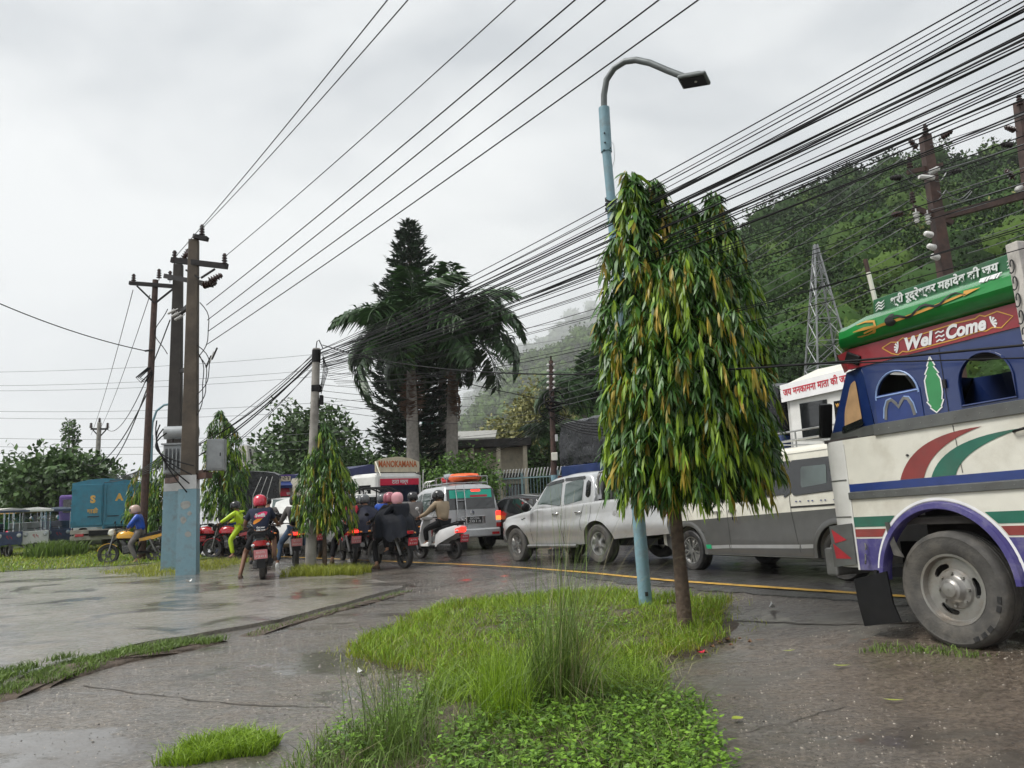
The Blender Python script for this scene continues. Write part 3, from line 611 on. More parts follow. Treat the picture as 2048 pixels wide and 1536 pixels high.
p = at(822, 735, 36); palm('royal palm with thick pale trunk standing in front of the conifer', (p.x, p.y, 0), p.z, .30, 27, 1.35, 2, group='royal palms by the house')
p = at(905, 725, 38); palm('leaning royal palm on the house side of the conifer, crown touching the cables', (p.x - .35, p.y, 0), p.z, .30, 27, 1.45, 5, lean=(.35, 0), group='royal palms by the house')
p = at(884, 735, 41); palm('lower palm with drooping crown half hidden by the leaning royal palm', (p.x, p.y, 0), p.z - .6, .3, 14, .85, 8, group='royal palms by the house')
p = at(1165, 790, 46); palm('bushy feather palm behind the brown cable pole', (p.x, p.y, 0), p.z - 1.2, .28, 18, 1.15, 11, dead=1)
p = at(1060, 880, 42); palm('short palm behind the flat roofed house', (p.x + 1.2, p.y, 0), p.z - 1.2, .25, 12, .8, 14, dead=0)
# ---------------------------------------------------------------- conifer with whorled branches
def conifer(label, px, ptop, Y, R):
    random.seed(21); global rng; rng = np.random.default_rng(21); top = at(px, ptop, Y); H = top.z; t = thing('conifer', label, 'tree', (top.x, top.y, 0))
    mb = MB(); mb.tube([(0, 0, -.5), (0, 0, H * .5), (0, 0, H)], [.28, .2, .02], 10); P, D = [], []
    z = 2.2
    while z < H - .15:
        u = (H - z) / (H - 2.2); rr = R * (min(1, u * 2.3) ** .8) * (1 if u < .75 else 1 - (u - .75) * .6); nb = 9 if u > .25 else 6
        for k in range(nb):
            a = 2 * math.pi * k / nb + random.uniform(-.3, .3); L = rr * random.uniform(.8, 1.15); d = Vector((math.cos(a), math.sin(a), 0)); prev = None; pts = []
            for j in range(6):
                s = j / 5; pts.append(d * L * s + Vector((0, 0, z - .12 * L * math.sin(s * 2.6) + .30 * L * s * s)))
            mb.tube(pts, [.035, .03, .025, .02, .014, .006], 4)
            for j in range(int(40 * L + 12)):
                s = random.uniform(.12, 1) ** .8 * 5; i = min(4, int(s)); q = pts[i].lerp(pts[i + 1], s - i); P.append(q + Vector((random.gauss(0, .07), random.gauss(0, .07), random.gauss(0, .05))))
                sd = random.choice((-1, 1)) * random.uniform(.2, 1); D.append(d * .7 + Vector((-d.y, d.x, 0)) * sd + Vector((0, 0, random.uniform(-.1, .7))))
        z += .40 if u > .2 else .3
    mb.build('trunk', 'bark', t, 60); P = np.array(P); D = np.array(D); v, f = leaf_quads(P, D, rng.normal(0, 1, P.shape) + [0, 0, .8], rng.uniform(.25, .5, len(P)), rng.uniform(.07, .13, len(P))); fast('crown', v, f, 'conifer', t); return t
conifer('tall dark conifer with whorled branches rising behind the royal palms', 818, 436, 41, 2.25)
# ---------------------------------------------------------------- broadleaf trees
def bt(name, label, px, py, Y, R, n, size, m, tr=.2, seed=0, group=None, lobes=5, cz=.62, cat='tree', zb=0):
    p = at(px, py, Y); h = p.z - zb; global rng; rng = np.random.default_rng(seed + 40); return broad_tree(name, label, (p.x, p.y, zb), h, R, n, size, m, tr, group, cat, lobes, cz, seed)
bt('round_tree', 'large round dark green tree behind the concrete cable pole', 620, 812, 48, 3.5, 9000, .34, 'tree_dark', .3, 1, lobes=8, cz=.6)
bt('broadleaf_tree', 'dense leafy tree behind the blue cargo truck', 125, 895, 40, 3.1, 7000, .32, 'tree_dark', .25, 2, lobes=7, cz=.55, group='trees beyond the field')
bt('broadleaf_tree', 'dark broad tree behind the three wheelers', 25, 925, 55, 4.2, 6000, .36, 'tree_dark', .3, 3, lobes=7, cz=.55, group='trees beyond the field')
bt('broadleaf_tree', 'lighter green low tree behind the three wheelers', 55, 985, 42, 2.4, 4200, .28, 'tree_mid', .2, 4, lobes=6, cz=.55, group='trees beyond the field')
bt('slender_tree', 'thin tree with a small tufted crown above the leafy tree', 140, 860, 60, 1.0, 900, .25, 'tree_dark', .12, 5, lobes=4, cz=.88)
bt('broadleaf_tree', 'rounded tree filling the gap between the leafy tree and the blue truck', 190, 935, 46, 2.6, 4200, .3, 'tree_dark', .2, 6, lobes=6, cz=.55, group='trees beyond the field')
bt('shrub', 'bright green leafy shrub between the bus roof and the house', 925, 905, 33, 1.75, 4600, .17, 'tree_mid', .1, 7, lobes=7, cz=.6, cat='shrub')
bt('shrub', 'bright green shrub above the sign board of the cream bus', 790, 912, 37, 1.6, 2600, .18, 'tree_mid', .1, 8, lobes=6, cz=.7, cat='shrub')
bt('flowering_tree', 'tree with pale yellow blossom beside the house roof', 1075, 775, 52, 2.6, 5000, .27, 'tree_yellow', .2, 9, lobes=7, cz=.68)
bt('flowering_tree', 'low tree with pale yellow blossom over the house roof', 1000, 835, 56, 2.3, 3200, .27, 'tree_yellow', .2, 10, lobes=6, cz=.68)
bt('broadleaf_tree', 'dark tree behind the spiked fence and brown cable pole', 1140, 850, 44, 2.3, 4200, .26, 'tree_dark', .2, 11, lobes=6, cz=.55)
bt('broadleaf_tree', 'mid green tree behind the fence left of the tarpaulin lorry', 1200, 800, 58, 3.2, 4000, .3, 'tree_mid', .2, 12, lobes=6, cz=.6)
bt('flowering_tree', 'yellow flowering tree on the slope behind the insulator poles', 1870, 495, 75, 3.6, 4200, .42, 'tree_yellow', .25, 13, lobes=7, cz=.8)
bt('flowering_tree', 'yellow green tree on the slope at the far side of the insulator poles', 2010, 440, 78, 3.8, 4200, .42, 'tree_yellow', .25, 14, lobes=7, cz=.82)
bt('broadleaf_tree', 'dark tree behind the black tarpaulin truck', 560, 925, 42, 2.4, 3200, .28, 'tree_dark', .2, 15, lobes=6, cz=.55)
bt('broadleaf_tree', 'dark tree between the round tree and the conifer', 715, 900, 45, 2.0, 3200, .28, 'tree_dark', .2, 16, lobes=6, cz=.55)
# ---------------------------------------------------------------- grass and weeds
def shrink(P, k): cx = sum(p[0] for p in P) / len(P); cy = sum(p[1] for p in P) / len(P); return [(cx + (x - cx) * k, cy + (y - cy) * k) for x, y in P]
def grass(name, label, poly, n, h, wd, m, lean=.35, bend=.5, dz=.0, clump=0, rag=.3):
    global rng
    rng = np.random.default_rng(len(name) + n); random.seed(n)
    q = []
    for x, y in sample_poly(shrink(poly, 1.1), int(n * 1.3)):
        nx_ = mnoise.noise(Vector((x * 1.9, y * 1.9, .3))) * rag; ny_ = mnoise.noise(Vector((x * 1.9, y * 1.9, 7.7))) * rag
        if inpoly(x + nx_, y + ny_, poly) and mnoise.noise(Vector((x * 3.1, y * 3.1, 2.2))) > -.34 + random.uniform(-.2, .1): q.append((x, y))
    if clump:
        cs = random.sample(q, max(1, n // clump)); q = []
        for _ in range(n):
            c = random.choice(cs); q.append((c[0] + random.gauss(0, .06), c[1] + random.gauss(0, .06)))
    P = np.array([(x, y, gs(x, y) + dz) for x, y in q]); n = len(P)
    l = np.concatenate([rng.normal(0, lean, (n, 2)), np.zeros((n, 1))], 1); v, f = blades(P, rng.uniform(h[0], h[1], n), l, rng.uniform(wd * .6, wd * 1.3, n), bend); return tag(fast(name, v, f, m), label, None, None, 'stuff')
grass('lawn_patch', 'bright green grass on the mound under the lamp post', shrink(PATCH, .97), 17000, (.05, .17), .008, 'grass_green', .4, dz=.05)
grass('lawn_patch', 'yellowish grass blades on the mound under the lamp post', shrink(PATCH, .99), 14000, (.04, .13), .008, 'grass_yellow', .5, dz=.04)
grass('lawn_patch', 'stray grass blades thinning out around the mound', shrink(PATCH, 1.10), 2600, (.02, .09), .007, 'grass_yellow', .6, dz=.005)
grass('lawn_patch', 'stray grass thinning out around the weeds', shrink(WEED, 1.13), 1500, (.02, .10), .006, 'grass_green', .6, dz=.005)
grass('lawn_patch', 'fine grass growing among the weeds', shrink(WEED, 1.0), 7000, (.05, .22), .006, 'grass_dark', .5, dz=.03)
grass('lawn_patch', 'long green grass between the mound and the weeds', [(-.75, 5.5), (-.65, 6.9), (.2, 7.1), (.9, 7.0), (1.1, 6.4), (.95, 5.6)], 5200, (.06, .24), .007, 'grass_green', .5, dz=.01)
grass('verge_grass', 'short grass in the gap along the slab edge', STRIP, 6000, (.03, .10), .008, 'grass_dark', .5, dz=.02)
grass('verge_grass', 'sparse grass in the narrow slab joint', STRIP2, 900, (.02, .06), .008, 'grass_dark', .5, dz=.01)
grass('grass_tuft', 'isolated tuft of short green grass on the wet pavement', [(-2.2, 4.85), (-2.15, 5.2), (-1.85, 5.35), (-1.6, 5.2), (-1.62, 4.95), (-1.9, 4.75)], 2600, (.05, .13), .007, 'grass_green', .55)
grass('grass_tuft', 'grass around the foot of the concrete cable pole', [(-4.9, 16.3), (-4.9, 17.3), (-4.3, 17.9), (-3.5, 17.5), (-3.2, 16.9), (-3.8, 16.2)], 2600, (.08, .26), .014, 'grass_yellow', .5)
grass('grass_tuft', 'grass around the foot of the paired blue poles', [(-10.5, 19.6), (-9.8, 21.5), (-8.6, 22.6), (-7.4, 22.0), (-7.3, 18.9), (-8.0, 17.6), (-8.6, 17.9)], 2600, (.04, .16), .014, 'grass_yellow', .5)
grass('grass_tuft', 'grass pressed under the wheel of the decorated truck', [(2.85, 6.75), (3.1, 6.85), (3.55, 6.35), (3.6, 6.15), (3.35, 6.2)], 420, (.02, .07), .007, 'grass_dark', .5)
FIELD = [(-16.5, 20.5), (-14.2, 21.35), (-11.3, 21.9), (-10.3, 22.4), (-9.2, 23.6), (-13, 30), (-18, 38), (-30, 60), (-70, 60), (-50, 22)]
mat('field_soil', (.06, .085, .02), .8, var=.4, scale=1.5, bump=.5, bscale=6)
ground_sheet('field', FIELD, 'field_soil', .05, .12)
NF = [(-15.6, 20.9), (-14.2, 21.35), (-11.3, 21.9), (-10.3, 22.4), (-9.4, 23.6), (-13, 30), (-17, 36), (-30, 36), (-26, 21.5)]
grass('field_grass', 'rough yellow green grass in the field by the three wheelers', NF, 15000, (.05, .20), .03, 'grass_yellow', .45)
grass('field_grass', 'darker grass in the field by the three wheelers', NF, 9000, (.06, .22), .03, 'grass_green', .4)
grass('tall_field_weeds', 'tall dark weeds growing before the blue cargo truck', [(-17.3, 27.3), (-15.9, 27.3), (-15.7, 28.4), (-17.0, 28.6)], 1100, (.3, .8), .035, 'grass_dark', .25)
# tall arching grass clump in the middle of the weeds
def fountain(name, label, c, n, h, m, spread, lean0=(0, 0), wd=.006, seed=5, cat='grass'):
    r2 = np.random.default_rng(seed); V, F_ = [], []
    for i in range(n):
        a = r2.uniform(0, 2 * math.pi); sp = abs(r2.normal(0, spread)); dx, dy = math.cos(a) * sp + lean0[0] * r2.uniform(.2, 1.3), math.sin(a) * sp + lean0[1]; hh = r2.uniform(h[0], h[1]); b = np.array([c[0] + r2.normal(0, .10), c[1] + r2.normal(0, .10), gs(c[0], c[1]) + .03]); S = unit(np.array([[-dy + .01, dx, 0]]))[0]; w_ = wd * r2.uniform(.6, 1.3); k = len(V); pr = []
        for j in range(7):
            s = j / 6; p = b + np.array([dx * hh * s ** 1.7, dy * hh * s ** 1.7, hh * (s - .42 * (dx * dx + dy * dy) * s ** 3)]); ww = w_ * (1 - s * .85) / 2; V += [p - S * ww, p + S * ww]
        F_ += [(k + 2 * j, k + 2 * j + 1, k + 2 * j + 3, k + 2 * j + 2) for j in range(6)]
    return tag(fast(name, np.array(V), F_, m), label, cat)
fountain('tall_grass_clump', 'tall arching clump of thin grass blades rising from the weeds', (.18, 5.6), 700, (.35, 1.05), 'grass_dark', .85, (.25, .05), seed=5)
fountain('tall_grass_clump', 'few long thin stalks rising above the arching grass clump', (.25, 5.6), 75, (1.1, 1.75), 'grass_dark', .45, (.35, .05), .005, seed=15)
fountain('tall_grass_clump', 'straw coloured long blades arching out of the tall grass clump', (.28, 5.45), 60, (.9, 1.6), 'grass_straw', .6, (.45, 0), .005, seed=6)
fountain('low_grass_clump', 'low spreading clump of fine grass beside the gravel', (-.75, 4.75), 260, (.3, .75), 'grass_dark', .7, (-.1, 0), .005, seed=8)
fountain('low_grass_clump', 'bushy green grass clump in front of the tall grass', (-.15, 5.25), 320, (.3, .7), 'grass_green', .5, (-.05, 0), .006, seed=9)
def weeds(name, label, poly, n, h, ls, m, seed):
    """low plants: thin stems with rounded leaves in tiers"""
    global rng
    rng = np.random.default_rng(seed); random.seed(seed); P, D, Nn, Ln = [], [], [], []
    for x, y in sample_poly(poly, n):
        hh = random.uniform(*h); b = np.array([x, y, gs(x, y) + .02]); top = b + np.array([random.gauss(0, .05), random.gauss(0, .05), hh])
        for k in range(random.randint(5, 9)):
            u = random.uniform(.35, 1); a = random.uniform(0, 6.28); d = np.array([math.cos(a), math.sin(a), random.uniform(-.1, .5)]); P.append(b * (1 - u) + top * u); D.append(d); Nn.append([random.gauss(0, .25), random.gauss(0, .25), 1]); Ln.append(ls * random.uniform(.6, 1.3) * (1.2 - .4 * u))
    Ln = np.array(Ln); v, f = leaf_quads(np.array(P), np.array(D), np.array(Nn), Ln, Ln * .55, .1); return tag(fast(name, v, f, m), label, None, None, 'stuff')
weeds('leafy_weeds', 'low leafy weeds covering the soil under the tall grass', [(-.55, 3.6), (-.5, 5.0), (-.1, 5.5), (.5, 5.6), (1.15, 5.6), (1.12, 4.8), (1.05, 4.2), (.95, 3.6)], 1500, (.04, .2), .045, 'weed_green', 31)
weeds('leafy_weeds', 'leafy weeds scattered over the grassy mound', [(-.4, 8.2), (-.2, 9.6), (.9, 9.4), (1.2, 8.3), (.5, 7.6)], 260, (.08, .22), .05, 'weed_green', 33)
weeds('leafy_weeds', 'sprigs of weeds at the gravelly corner of the soil', [(-1.25, 4.6), (-1.1, 5.6), (-.7, 6.0), (-.6, 5.0), (-.8, 4.4)], 130, (.05, .3), .04, 'weed_green', 35)
# gravel beside the mound
V_, F_ = [], []; random.seed(77)
for k in range(1500):
    if k % 3: x, y = random.gauss(-1.25, .28), random.uniform(5.4, 8.6); x += (7.5 - y) * .12 + .05
    else: x, y = random.uniform(-1.6, .3), random.gauss(6.45, .25)
    s = random.uniform(.004, .018); b = len(V_); z = gz(x, y)
    V_ += [(x + s * random.uniform(.6, 1.3), y, z), (x, y + s * random.uniform(.6, 1.2), z), (x - s * random.uniform(.6, 1.3), y, z), (x, y - s, z), (x, y, z + s * random.uniform(.6, 1.2))]
    F_ += [(b, b + 1, b + 4), (b + 1, b + 2, b + 4), (b + 2, b + 3, b + 4), (b + 3, b, b + 4)]
mat('gravel', (.16, .145, .125), .5, var=.5, scale=30, island=.8)
tag(fast('gravel', np.array(V_), F_, 'gravel'), 'loose grey gravel along the edge of the grassy mound', None, None, 'stuff')

# grit and stone chips on the worn paving
def grit(label, polys, n, smin, smax, m, seed):
    random.seed(seed); V, F_ = [], []
    for _ in range(n):
        P = random.choice(polys); x, y = sample_poly(P, 1)[0]; s_ = random.uniform(smin, smax) * (1 if random.random() < .9 else 1.8); b = len(V); z = gs(x, y) - .001; a = random.uniform(0, 6.28); c_, q_ = math.cos(a), math.sin(a); e_ = random.uniform(.5, 1)
        V += [(x + s_ * c_, y + s_ * q_, z), (x - s_ * e_ * q_, y + s_ * e_ * c_, z), (x - s_ * c_, y - s_ * q_, z), (x + s_ * e_ * q_, y - s_ * e_ * c_, z), (x + random.uniform(-.3, .3) * s_, y, z + s_ * random.uniform(.35, .8))]; F_ += [(b, b + 1, b + 4), (b + 1, b + 2, b + 4), (b + 2, b + 3, b + 4), (b + 3, b, b + 4)]
    return tag(fast('grit', np.array(V), F_, m), label, None, None, 'stuff')
mat('grit_pale', (.28, .25, .21), .6, var=.5, scale=40, island=.9); mat('grit_dark', (.05, .045, .038), .5, var=.5, scale=40, island=.9)
RG = [(1.2, 3.6), (1.3, 5.2), (1.5, 6.6), (2.6, 7.6), (3.6, 7.6), (4.6, 5.5), (5, 3.6)]; LG = [(-1.5, 4.0), (-2.8, 4.6), (-4.2, 6.3), (-3.5, 8.6), (-2.6, 11), (-1.6, 9.5), (-1.5, 7)]; MG = [(-1.2, 11.5), (.5, 12.2), (2.2, 10.2), (2.9, 8.9), (3.4, 8.6), (1.7, 11.4), (.2, 14.2), (-1.6, 15.5), (-2.4, 14)]
grit('pale stone chips in the worn tarmac', [RG, RG, LG, MG], 7000, .003, .008, 'grit_pale', 5); grit('dark stone chips in the worn tarmac', [RG, RG, LG, MG], 6000, .003, .009, 'grit_dark', 6)
grass('dry_stalks', 'dry straw stalks scattered through the grass and weeds', [(-1.2, 4.2), (-1.3, 6), (-1.4, 8.2), (.5, 9.5), (1.8, 8.2), (1.1, 6.2), (1.0, 4.2)], 1500, (.06, .26), .005, 'grass_straw', .8, dz=.02)
# ---------------------------------------------------------------- vehicle building kit (local axes: x forward, y left, z up)
def make_wheel(parent, x, y, r, wd, rim_r, style, side=1, tm='rubber', rm='alloy', z=None, steer=0):
    """tyre part with a rim sub-part; axis along y, outer face towards side*y"""
    R4 = Matrix.Translation((x, y, r if z is None else z)) @ Matrix.Rotation(rad(steer), 4, 'Z') @ Matrix.Rotation(rad(-90 * side), 4, 'X')
    key = (round(r, 3), round(wd, 3), round(rim_r, 3), style, tm, rm)
    if key not in WHEELS:
        h = wd / 2; k = r - rim_r
        prof = [(rim_r * .96, -h * .7), (rim_r + k * .18, -h * .92), (rim_r + k * .55, -h), (r - k * .12, -h * .9), (r - .006, -h * .74), (r, -h * .4), (r, -h * .36), (r - .012, -h * .33), (r - .012, -h * .28), (r, -h * .25), (r, -h * .03), (r - .012, 0), (r, h * .03), (r, h * .25), (r - .012, h * .28), (r - .012, h * .33), (r, h * .36), (r, h * .4), (r - .006, h * .74), (r - k * .12, h * .9), (r - k * .25, h * .99), (r - k * .3, h * .965), (rim_r + k * .5, h), (rim_r + k * .18, h * .92), (rim_r * .97, h * .72)]
        t = MB(); t.lathe(prof, 40); b = MB()
        if style == 'truck':
            b.lathe([(rim_r * .99, h * .7), (rim_r * 1.0, h * .80), (rim_r * .93, h * .78), (rim_r * .88, h * .42), (rim_r * .80, h * .40)], 40)
            # pressed disc with oval hand holes and domed hub
            O = [(rim_r * .85 * math.cos(2 * math.pi * i / 40), rim_r * .85 * math.sin(2 * math.pi * i / 40)) for i in range(40)]
            hl = []
            for a in (65, 185, 305):
                hl.append([(math.cos(rad(a + q)) * rim_r * p, math.sin(rad(a + q)) * rim_r * p) for q, p in ((-24, .60), (-26, .66), (-22, .72), (-10, .755), (0, .76), (10, .755), (22, .72), (26, .66), (24, .60), (16, .585), (0, .59), (-16, .585))])
            b.plate(O, hl, h * .28, h * .42, axis='z')
            b.lathe([(rim_r * .56, h * .42), (rim_r * .52, h * .55), (rim_r * .40, h * .60), (rim_r * .37, h * .66), (rim_r * .30, h * .95), (rim_r * .22, h * 1.02), (rim_r * .20, h * 1.10), (rim_r * .08, h * 1.16), (.005, h * 1.16)], 24)
            for i in range(8):
                a = 2 * math.pi * i / 8; b.cyl((math.cos(a) * rim_r * .46, math.sin(a) * rim_r * .46, h * .55), (math.cos(a) * rim_r * .46, math.sin(a) * rim_r * .46, h * .72), .014, n=6)
        elif style == 'five':
            b.lathe([(rim_r, h * .72), (rim_r * 1.0, h * .82), (rim_r * .92, h * .8), (rim_r * .86, h * .2), (rim_r * .8, h * .1), (.01, h * .05)], 36)
            b.lathe([(rim_r * .30, h * .35), (rim_r * .28, h * .75), (rim_r * .2, h * .8), (.005, h * .8)], 20)
            for i in range(5):
                a = 2 * math.pi * i / 5 + .3; c, s_ = math.cos(a), math.sin(a); L = []
                for q, wv, zz in ((.15, .17, .76), (.45, .15, .70), (.75, .20, .66), (.93, .34, .72)):
                    L.append([Vector((c * rim_r * q - s_ * rim_r * wv * e, s_ * rim_r * q + c * rim_r * wv * e, h * (zz - dz))) for e, dz in ((-1, .28), (-.7, 0), (.7, 0), (1, .28))])
                b.loft(L)
        elif style == 'multi':
            b.lathe([(rim_r, h * .72), (rim_r * 1.0, h * .84), (rim_r * .94, h * .82), (rim_r * .9, h * .15), (.01, h * .05)], 36)
            b.lathe([(rim_r * .2, h * .4), (rim_r * .19, h * .72), (.005, h * .74)], 16)
            for i in range(5):
                for dv in (-.17, .17):
                    a = 2 * math.pi * i / 5 + .25; L = []
                    for q, w2 in ((.12, .055), (.5, .05), (.92, .075)):
                        aa = a + dv * (q ** .7) * 1.4; c, s_ = math.cos(aa), math.sin(aa); L.append([Vector((c * rim_r * q - s_ * rim_r * w2 * e, s_ * rim_r * q + c * rim_r * w2 * e, h * (.74 - dz))) for e, dz in ((-1, .3), (-.8, 0), (.8, 0), (1, .3))])
                    b.loft(L)
        elif style == 'bike':
            b.lathe([(rim_r * 1.02, -h * .7), (rim_r * .9, -h * .5), (rim_r * .88, 0), (rim_r * .9, h * .5), (rim_r * 1.02, h * .7)], 28); b.lathe([(.04, -h), (.045, 0), (.04, h)], 10); b.lathe([(rim_r * .45, h * .35), (rim_r * .2, h * .4)], 18)
            for i in range(6): a = 2 * math.pi * i / 6; b.bar((math.cos(a) * .03, math.sin(a) * .03, 0), (math.cos(a) * rim_r * .92, math.sin(a) * rim_r * .92, 0), .028, .02)
        else:
            b.lathe([(rim_r, h * .72), (rim_r * 1.0, h * .8), (rim_r * .9, h * .75), (rim_r * .85, h * .35), (rim_r * .55, h * .45), (rim_r * .35, h * .6), (rim_r * .3, h * .75), (.01, h * .78)], 28)
            for i in range(6): a = 2 * math.pi * i / 6; b.cyl((math.cos(a) * rim_r * .45, math.sin(a) * rim_r * .45, h * .4), (math.cos(a) * rim_r * .45, math.sin(a) * rim_r * .45, h * .6), .012, n=6)
        a = t.build('wheel', tm, None, 40); c = b.build('rim', rm, None, 40); WHEELS[key] = (a.data, c.data); bpy.data.objects.remove(a); bpy.data.objects.remove(c)
    a = bpy.data.objects.new('wheel', WHEELS[key][0]); col.objects.link(a); a.parent = parent; a.matrix_local = R4
    c = bpy.data.objects.new('rim', WHEELS[key][1]); col.objects.link(c); c.parent = a
    return a
WHEELS = {}
class Body:
    """car body skin: rings along x; lo(x), hi(x) outlines, hw(x,z) half width"""
    def __init__(s, lo, hi, hw, crown=.03, rr=.06): s.lo, s.hi, s.hw0, s.crown, s.rr = lo, hi, hw, crown, rr
    def hw(s, x, z):
        q = min(1, max(0, (s.hi(x) - z) / s.rr)); return s.hw0(x, z) - s.rr * (1 - math.sqrt(max(0, 1 - (1 - q) ** 2)))
    def skin(s, xs, zs=None, zmin=None, zmax=None, nz=14):
        mb = MB(); rings = []
        for x in xs:
            a = s.lo(x) if zmin is None else max(s.lo(x), zmin); b = s.hi(x) if zmax is None else min(s.hi(x), zmax); L = []
            for k in range(nz + 1):
                u = k / nz; u = 1 - (1 - u) ** 1.35; z = a + (b - a) * u; L.append((x, s.hw(x, z), z))
            top = []
            if zmax is None or s.hi(x) <= zmax:
                for f in (.7, .35): top.append((x, L[-1][1] * f, b + s.crown * (1 - f * f)))
                cz = [(x, 0, b + s.crown)]
            else: cz = []
            Rr = [(p[0], -p[1], p[2]) for p in reversed(L)]; tr = [(p[0], -p[1], p[2]) for p in reversed(top)]
            rings.append(L + top + cz + tr + Rr)
        mb.loft(rings, True); return mb
    def panel(s, poly, off=.006, sides=(1,), rows=8, cols=10):
        """patch on the side skin bounded by a z-monotone polygon in (x,z)"""
        z0 = min(p[1] for p in poly); z1 = max(p[1] for p in poly); mb = MB(); n = len(poly)
        for sd in sides:
            V = []
            for r in range(rows + 1):
                z = z0 + (z1 - z0) * (.002 + .996 * r / rows); X = []
                for i in range(n):
                    (xa, za), (xb, zb) = poly[i], poly[(i + 1) % n]
                    if (za - z) * (zb - z) <= 0 and za != zb: X.append(xa + (xb - xa) * (z - za) / (zb - za))
                xa, xb = min(X), max(X)
                for c in range(cols + 1): x = xa + (xb - xa) * c / cols; V.append((x, sd * (s.hw(x, z) + off), z))
            F_ = [(r * (cols + 1) + c, r * (cols + 1) + c + 1, (r + 1) * (cols + 1) + c + 1, (r + 1) * (cols + 1) + c) for r in range(rows) for c in range(cols)]
            mb.add(V, F_ if sd < 0 else [tuple(reversed(f)) for f in F_])
        return mb
    def put(s, side=1): return lambda a, b, o: (a, side * (s.hw(a, b) + o), b)
def pl(P):                                    # piecewise linear function
    P = sorted(P)
    def f(x):
        if x <= P[0][0]: return P[0][1]
        for (a, b), (c, d) in zip(P, P[1:]):
            if x <= c: return b + (d - b) * (x - a) / (c - a)
        return P[-1][1]
    return f
def smooth_pl(P, w):
    g = pl(P); return lambda x: sum(g(x + w * k / 4) for k in range(-4, 5)) / 9
def with_arches(base, arches):                # lower outline with wheel arches (xc, zc, r)
    def f(x):
        z = base(x)
        for xc, zc, r in arches:
            if abs(x - xc) < r: z = max(z, zc + math.sqrt(r * r - (x - xc) ** 2) * .97)
        return z
    return f
def stations(x0, x1, step, arches, extra=()):
    s = set(np.round(np.arange(x0, x1, step), 3)) | {x1} | set(extra)
    for xc, zc, r in arches:
        for k in range(-12, 13): s.add(round(xc + r * math.sin(k / 12 * math.pi / 2) * .9999, 4))
        s |= {round(xc - r - .004, 4), round(xc + r + .004, 4)}
    return sorted(q for q in s if x0 <= q <= x1)
def rounded(P, r, n=4):                       # round the corners of a polygon
    o = []; k = len(P)
    for i in range(k):
        p = Vector(P[i]); a = Vector(P[i - 1]); b = Vector(P[(i + 1) % k]); da = (a - p); db = (b - p); q = min(r, da.length * .45, db.length * .45); s = p + da.normalized() * q; e_ = p + db.normalized() * q
        for j in range(n + 1): t = j / n; o.append(tuple(s * (1 - t) ** 2 + p * 2 * t * (1 - t) + e_ * t * t))
    return o
def patch(c00, c10, c11, c01, bulge, n=8):    # bulged four sided glass or panel
    c = [Vector(q) for q in (c00, c10, c11, c01)]; nr = (c[1] - c[0]).cross(c[3] - c[0]).normalized(); V = []
    for i in range(n + 1):
        for j in range(n + 1):
            u, v = i / n, j / n; p = c[0] * (1 - u) * (1 - v) + c[1] * u * (1 - v) + c[2] * u * v + c[3] * (1 - u) * v; V.append(p + nr * bulge * 16 * u * (1 - u) * v * (1 - v) * .25 * 4 / 4)
    return MB().add(V, [(i * (n + 1) + j, (i + 1) * (n + 1) + j, (i + 1) * (n + 1) + j + 1, i * (n + 1) + j + 1) for i in range(n) for j in range(n)])
def plate_num(parent, pos, ex, ez, wd, ht, m, ink, lines, size):
    ex = Vector(ex).normalized(); ez = Vector(ez).normalized(); nrm = ex.cross(ez); p = Vector(pos)
    Rm = Matrix((ex, nrm, ez)).transposed(); o = MB().box(p, (wd, .012, ht), Rm).build('number_plate', m, parent)
    for i, l in enumerate(lines):
        q = p + nrm * .009 + ez * (ht * (.22 if i == 0 else -.22) if len(lines) > 1 else 0); text(l, size, ink, o, q, ex, ez, ext=.001, fit=wd * (.62 if i == 0 and len(lines) > 1 else .82))
    return o
# ---------------------------------------------------------------- decorated truck on the right
mat('truck_cream', (.70, .685, .60), .33, var=.05, coat=.5, dirt=.5, dscale=2.2, dcol=(.36, .31, .22))
mat('truck_blue', (.010, .028, .125), .28, var=.25, scale=2.5, coat=.6, dirt=.35, dcol=(.05, .07, .14))
mat('truck_red', (.27, .018, .028), .35, var=.15, coat=.4, dirt=.3, dcol=(.12, .03, .03))
mat('truck_green', (.012, .24, .045), .25, var=.12, coat=.7, dirt=.25, dcol=(.02, .12, .03))
mat('truck_green_dark', (.008, .12, .035), .3, var=.15, coat=.5, dirt=.25)
mat('stripe_blue', (.012, .035, .17), .35, var=.15, coat=.4); mat('stripe_red', (.23, .03, .025), .35, var=.15, coat=.4, dirt=.3); mat('stripe_green', (.006, .12, .075), .35, var=.15, coat=.4, dirt=.3)
mat('fender_violet', (.055, .045, .19), .4, var=.2, coat=.3, dirt=.6, dscale=6, dcol=(.25, .24, .26))
mat('grey_trim', (.12, .125, .12), .4, .3, var=.2, dirt=.4); mat('leaf_panel', (.05, .27, .10), .4, var=.08); mat('pale_blue_paint', (.25, .36, .62), .4); mat('ink_black', (.015, .015, .015), .5)
mat('wheel_mud', (.34, .33, .31), .38, .65, var=.25, scale=7, dirt=.8, dscale=3.5, dcol=(.13, .09, .05)); mat('orange_reflection', (.42, .26, .13), .8, var=.2); mat('carved_white', (.55, .52, .48), .5, var=.15, dirt=.5, dscale=18, dcol=(.16, .15, .14))
mat('flag_red', (.42, .02, .03), .3, var=.25); mat('sack', (.32, .25, .16), .85, var=.3, bump=.5); mat('cab_dark', (.035, .03, .028), .8, var=.4)
TP = Vector((3.533, 6.322, .143))
truck = thing('decorated_truck', 'cream and blue painted truck with green roof crown lettered in Devanagari and Wel Come', 'truck', TP, veh_rot(25, 2.2))
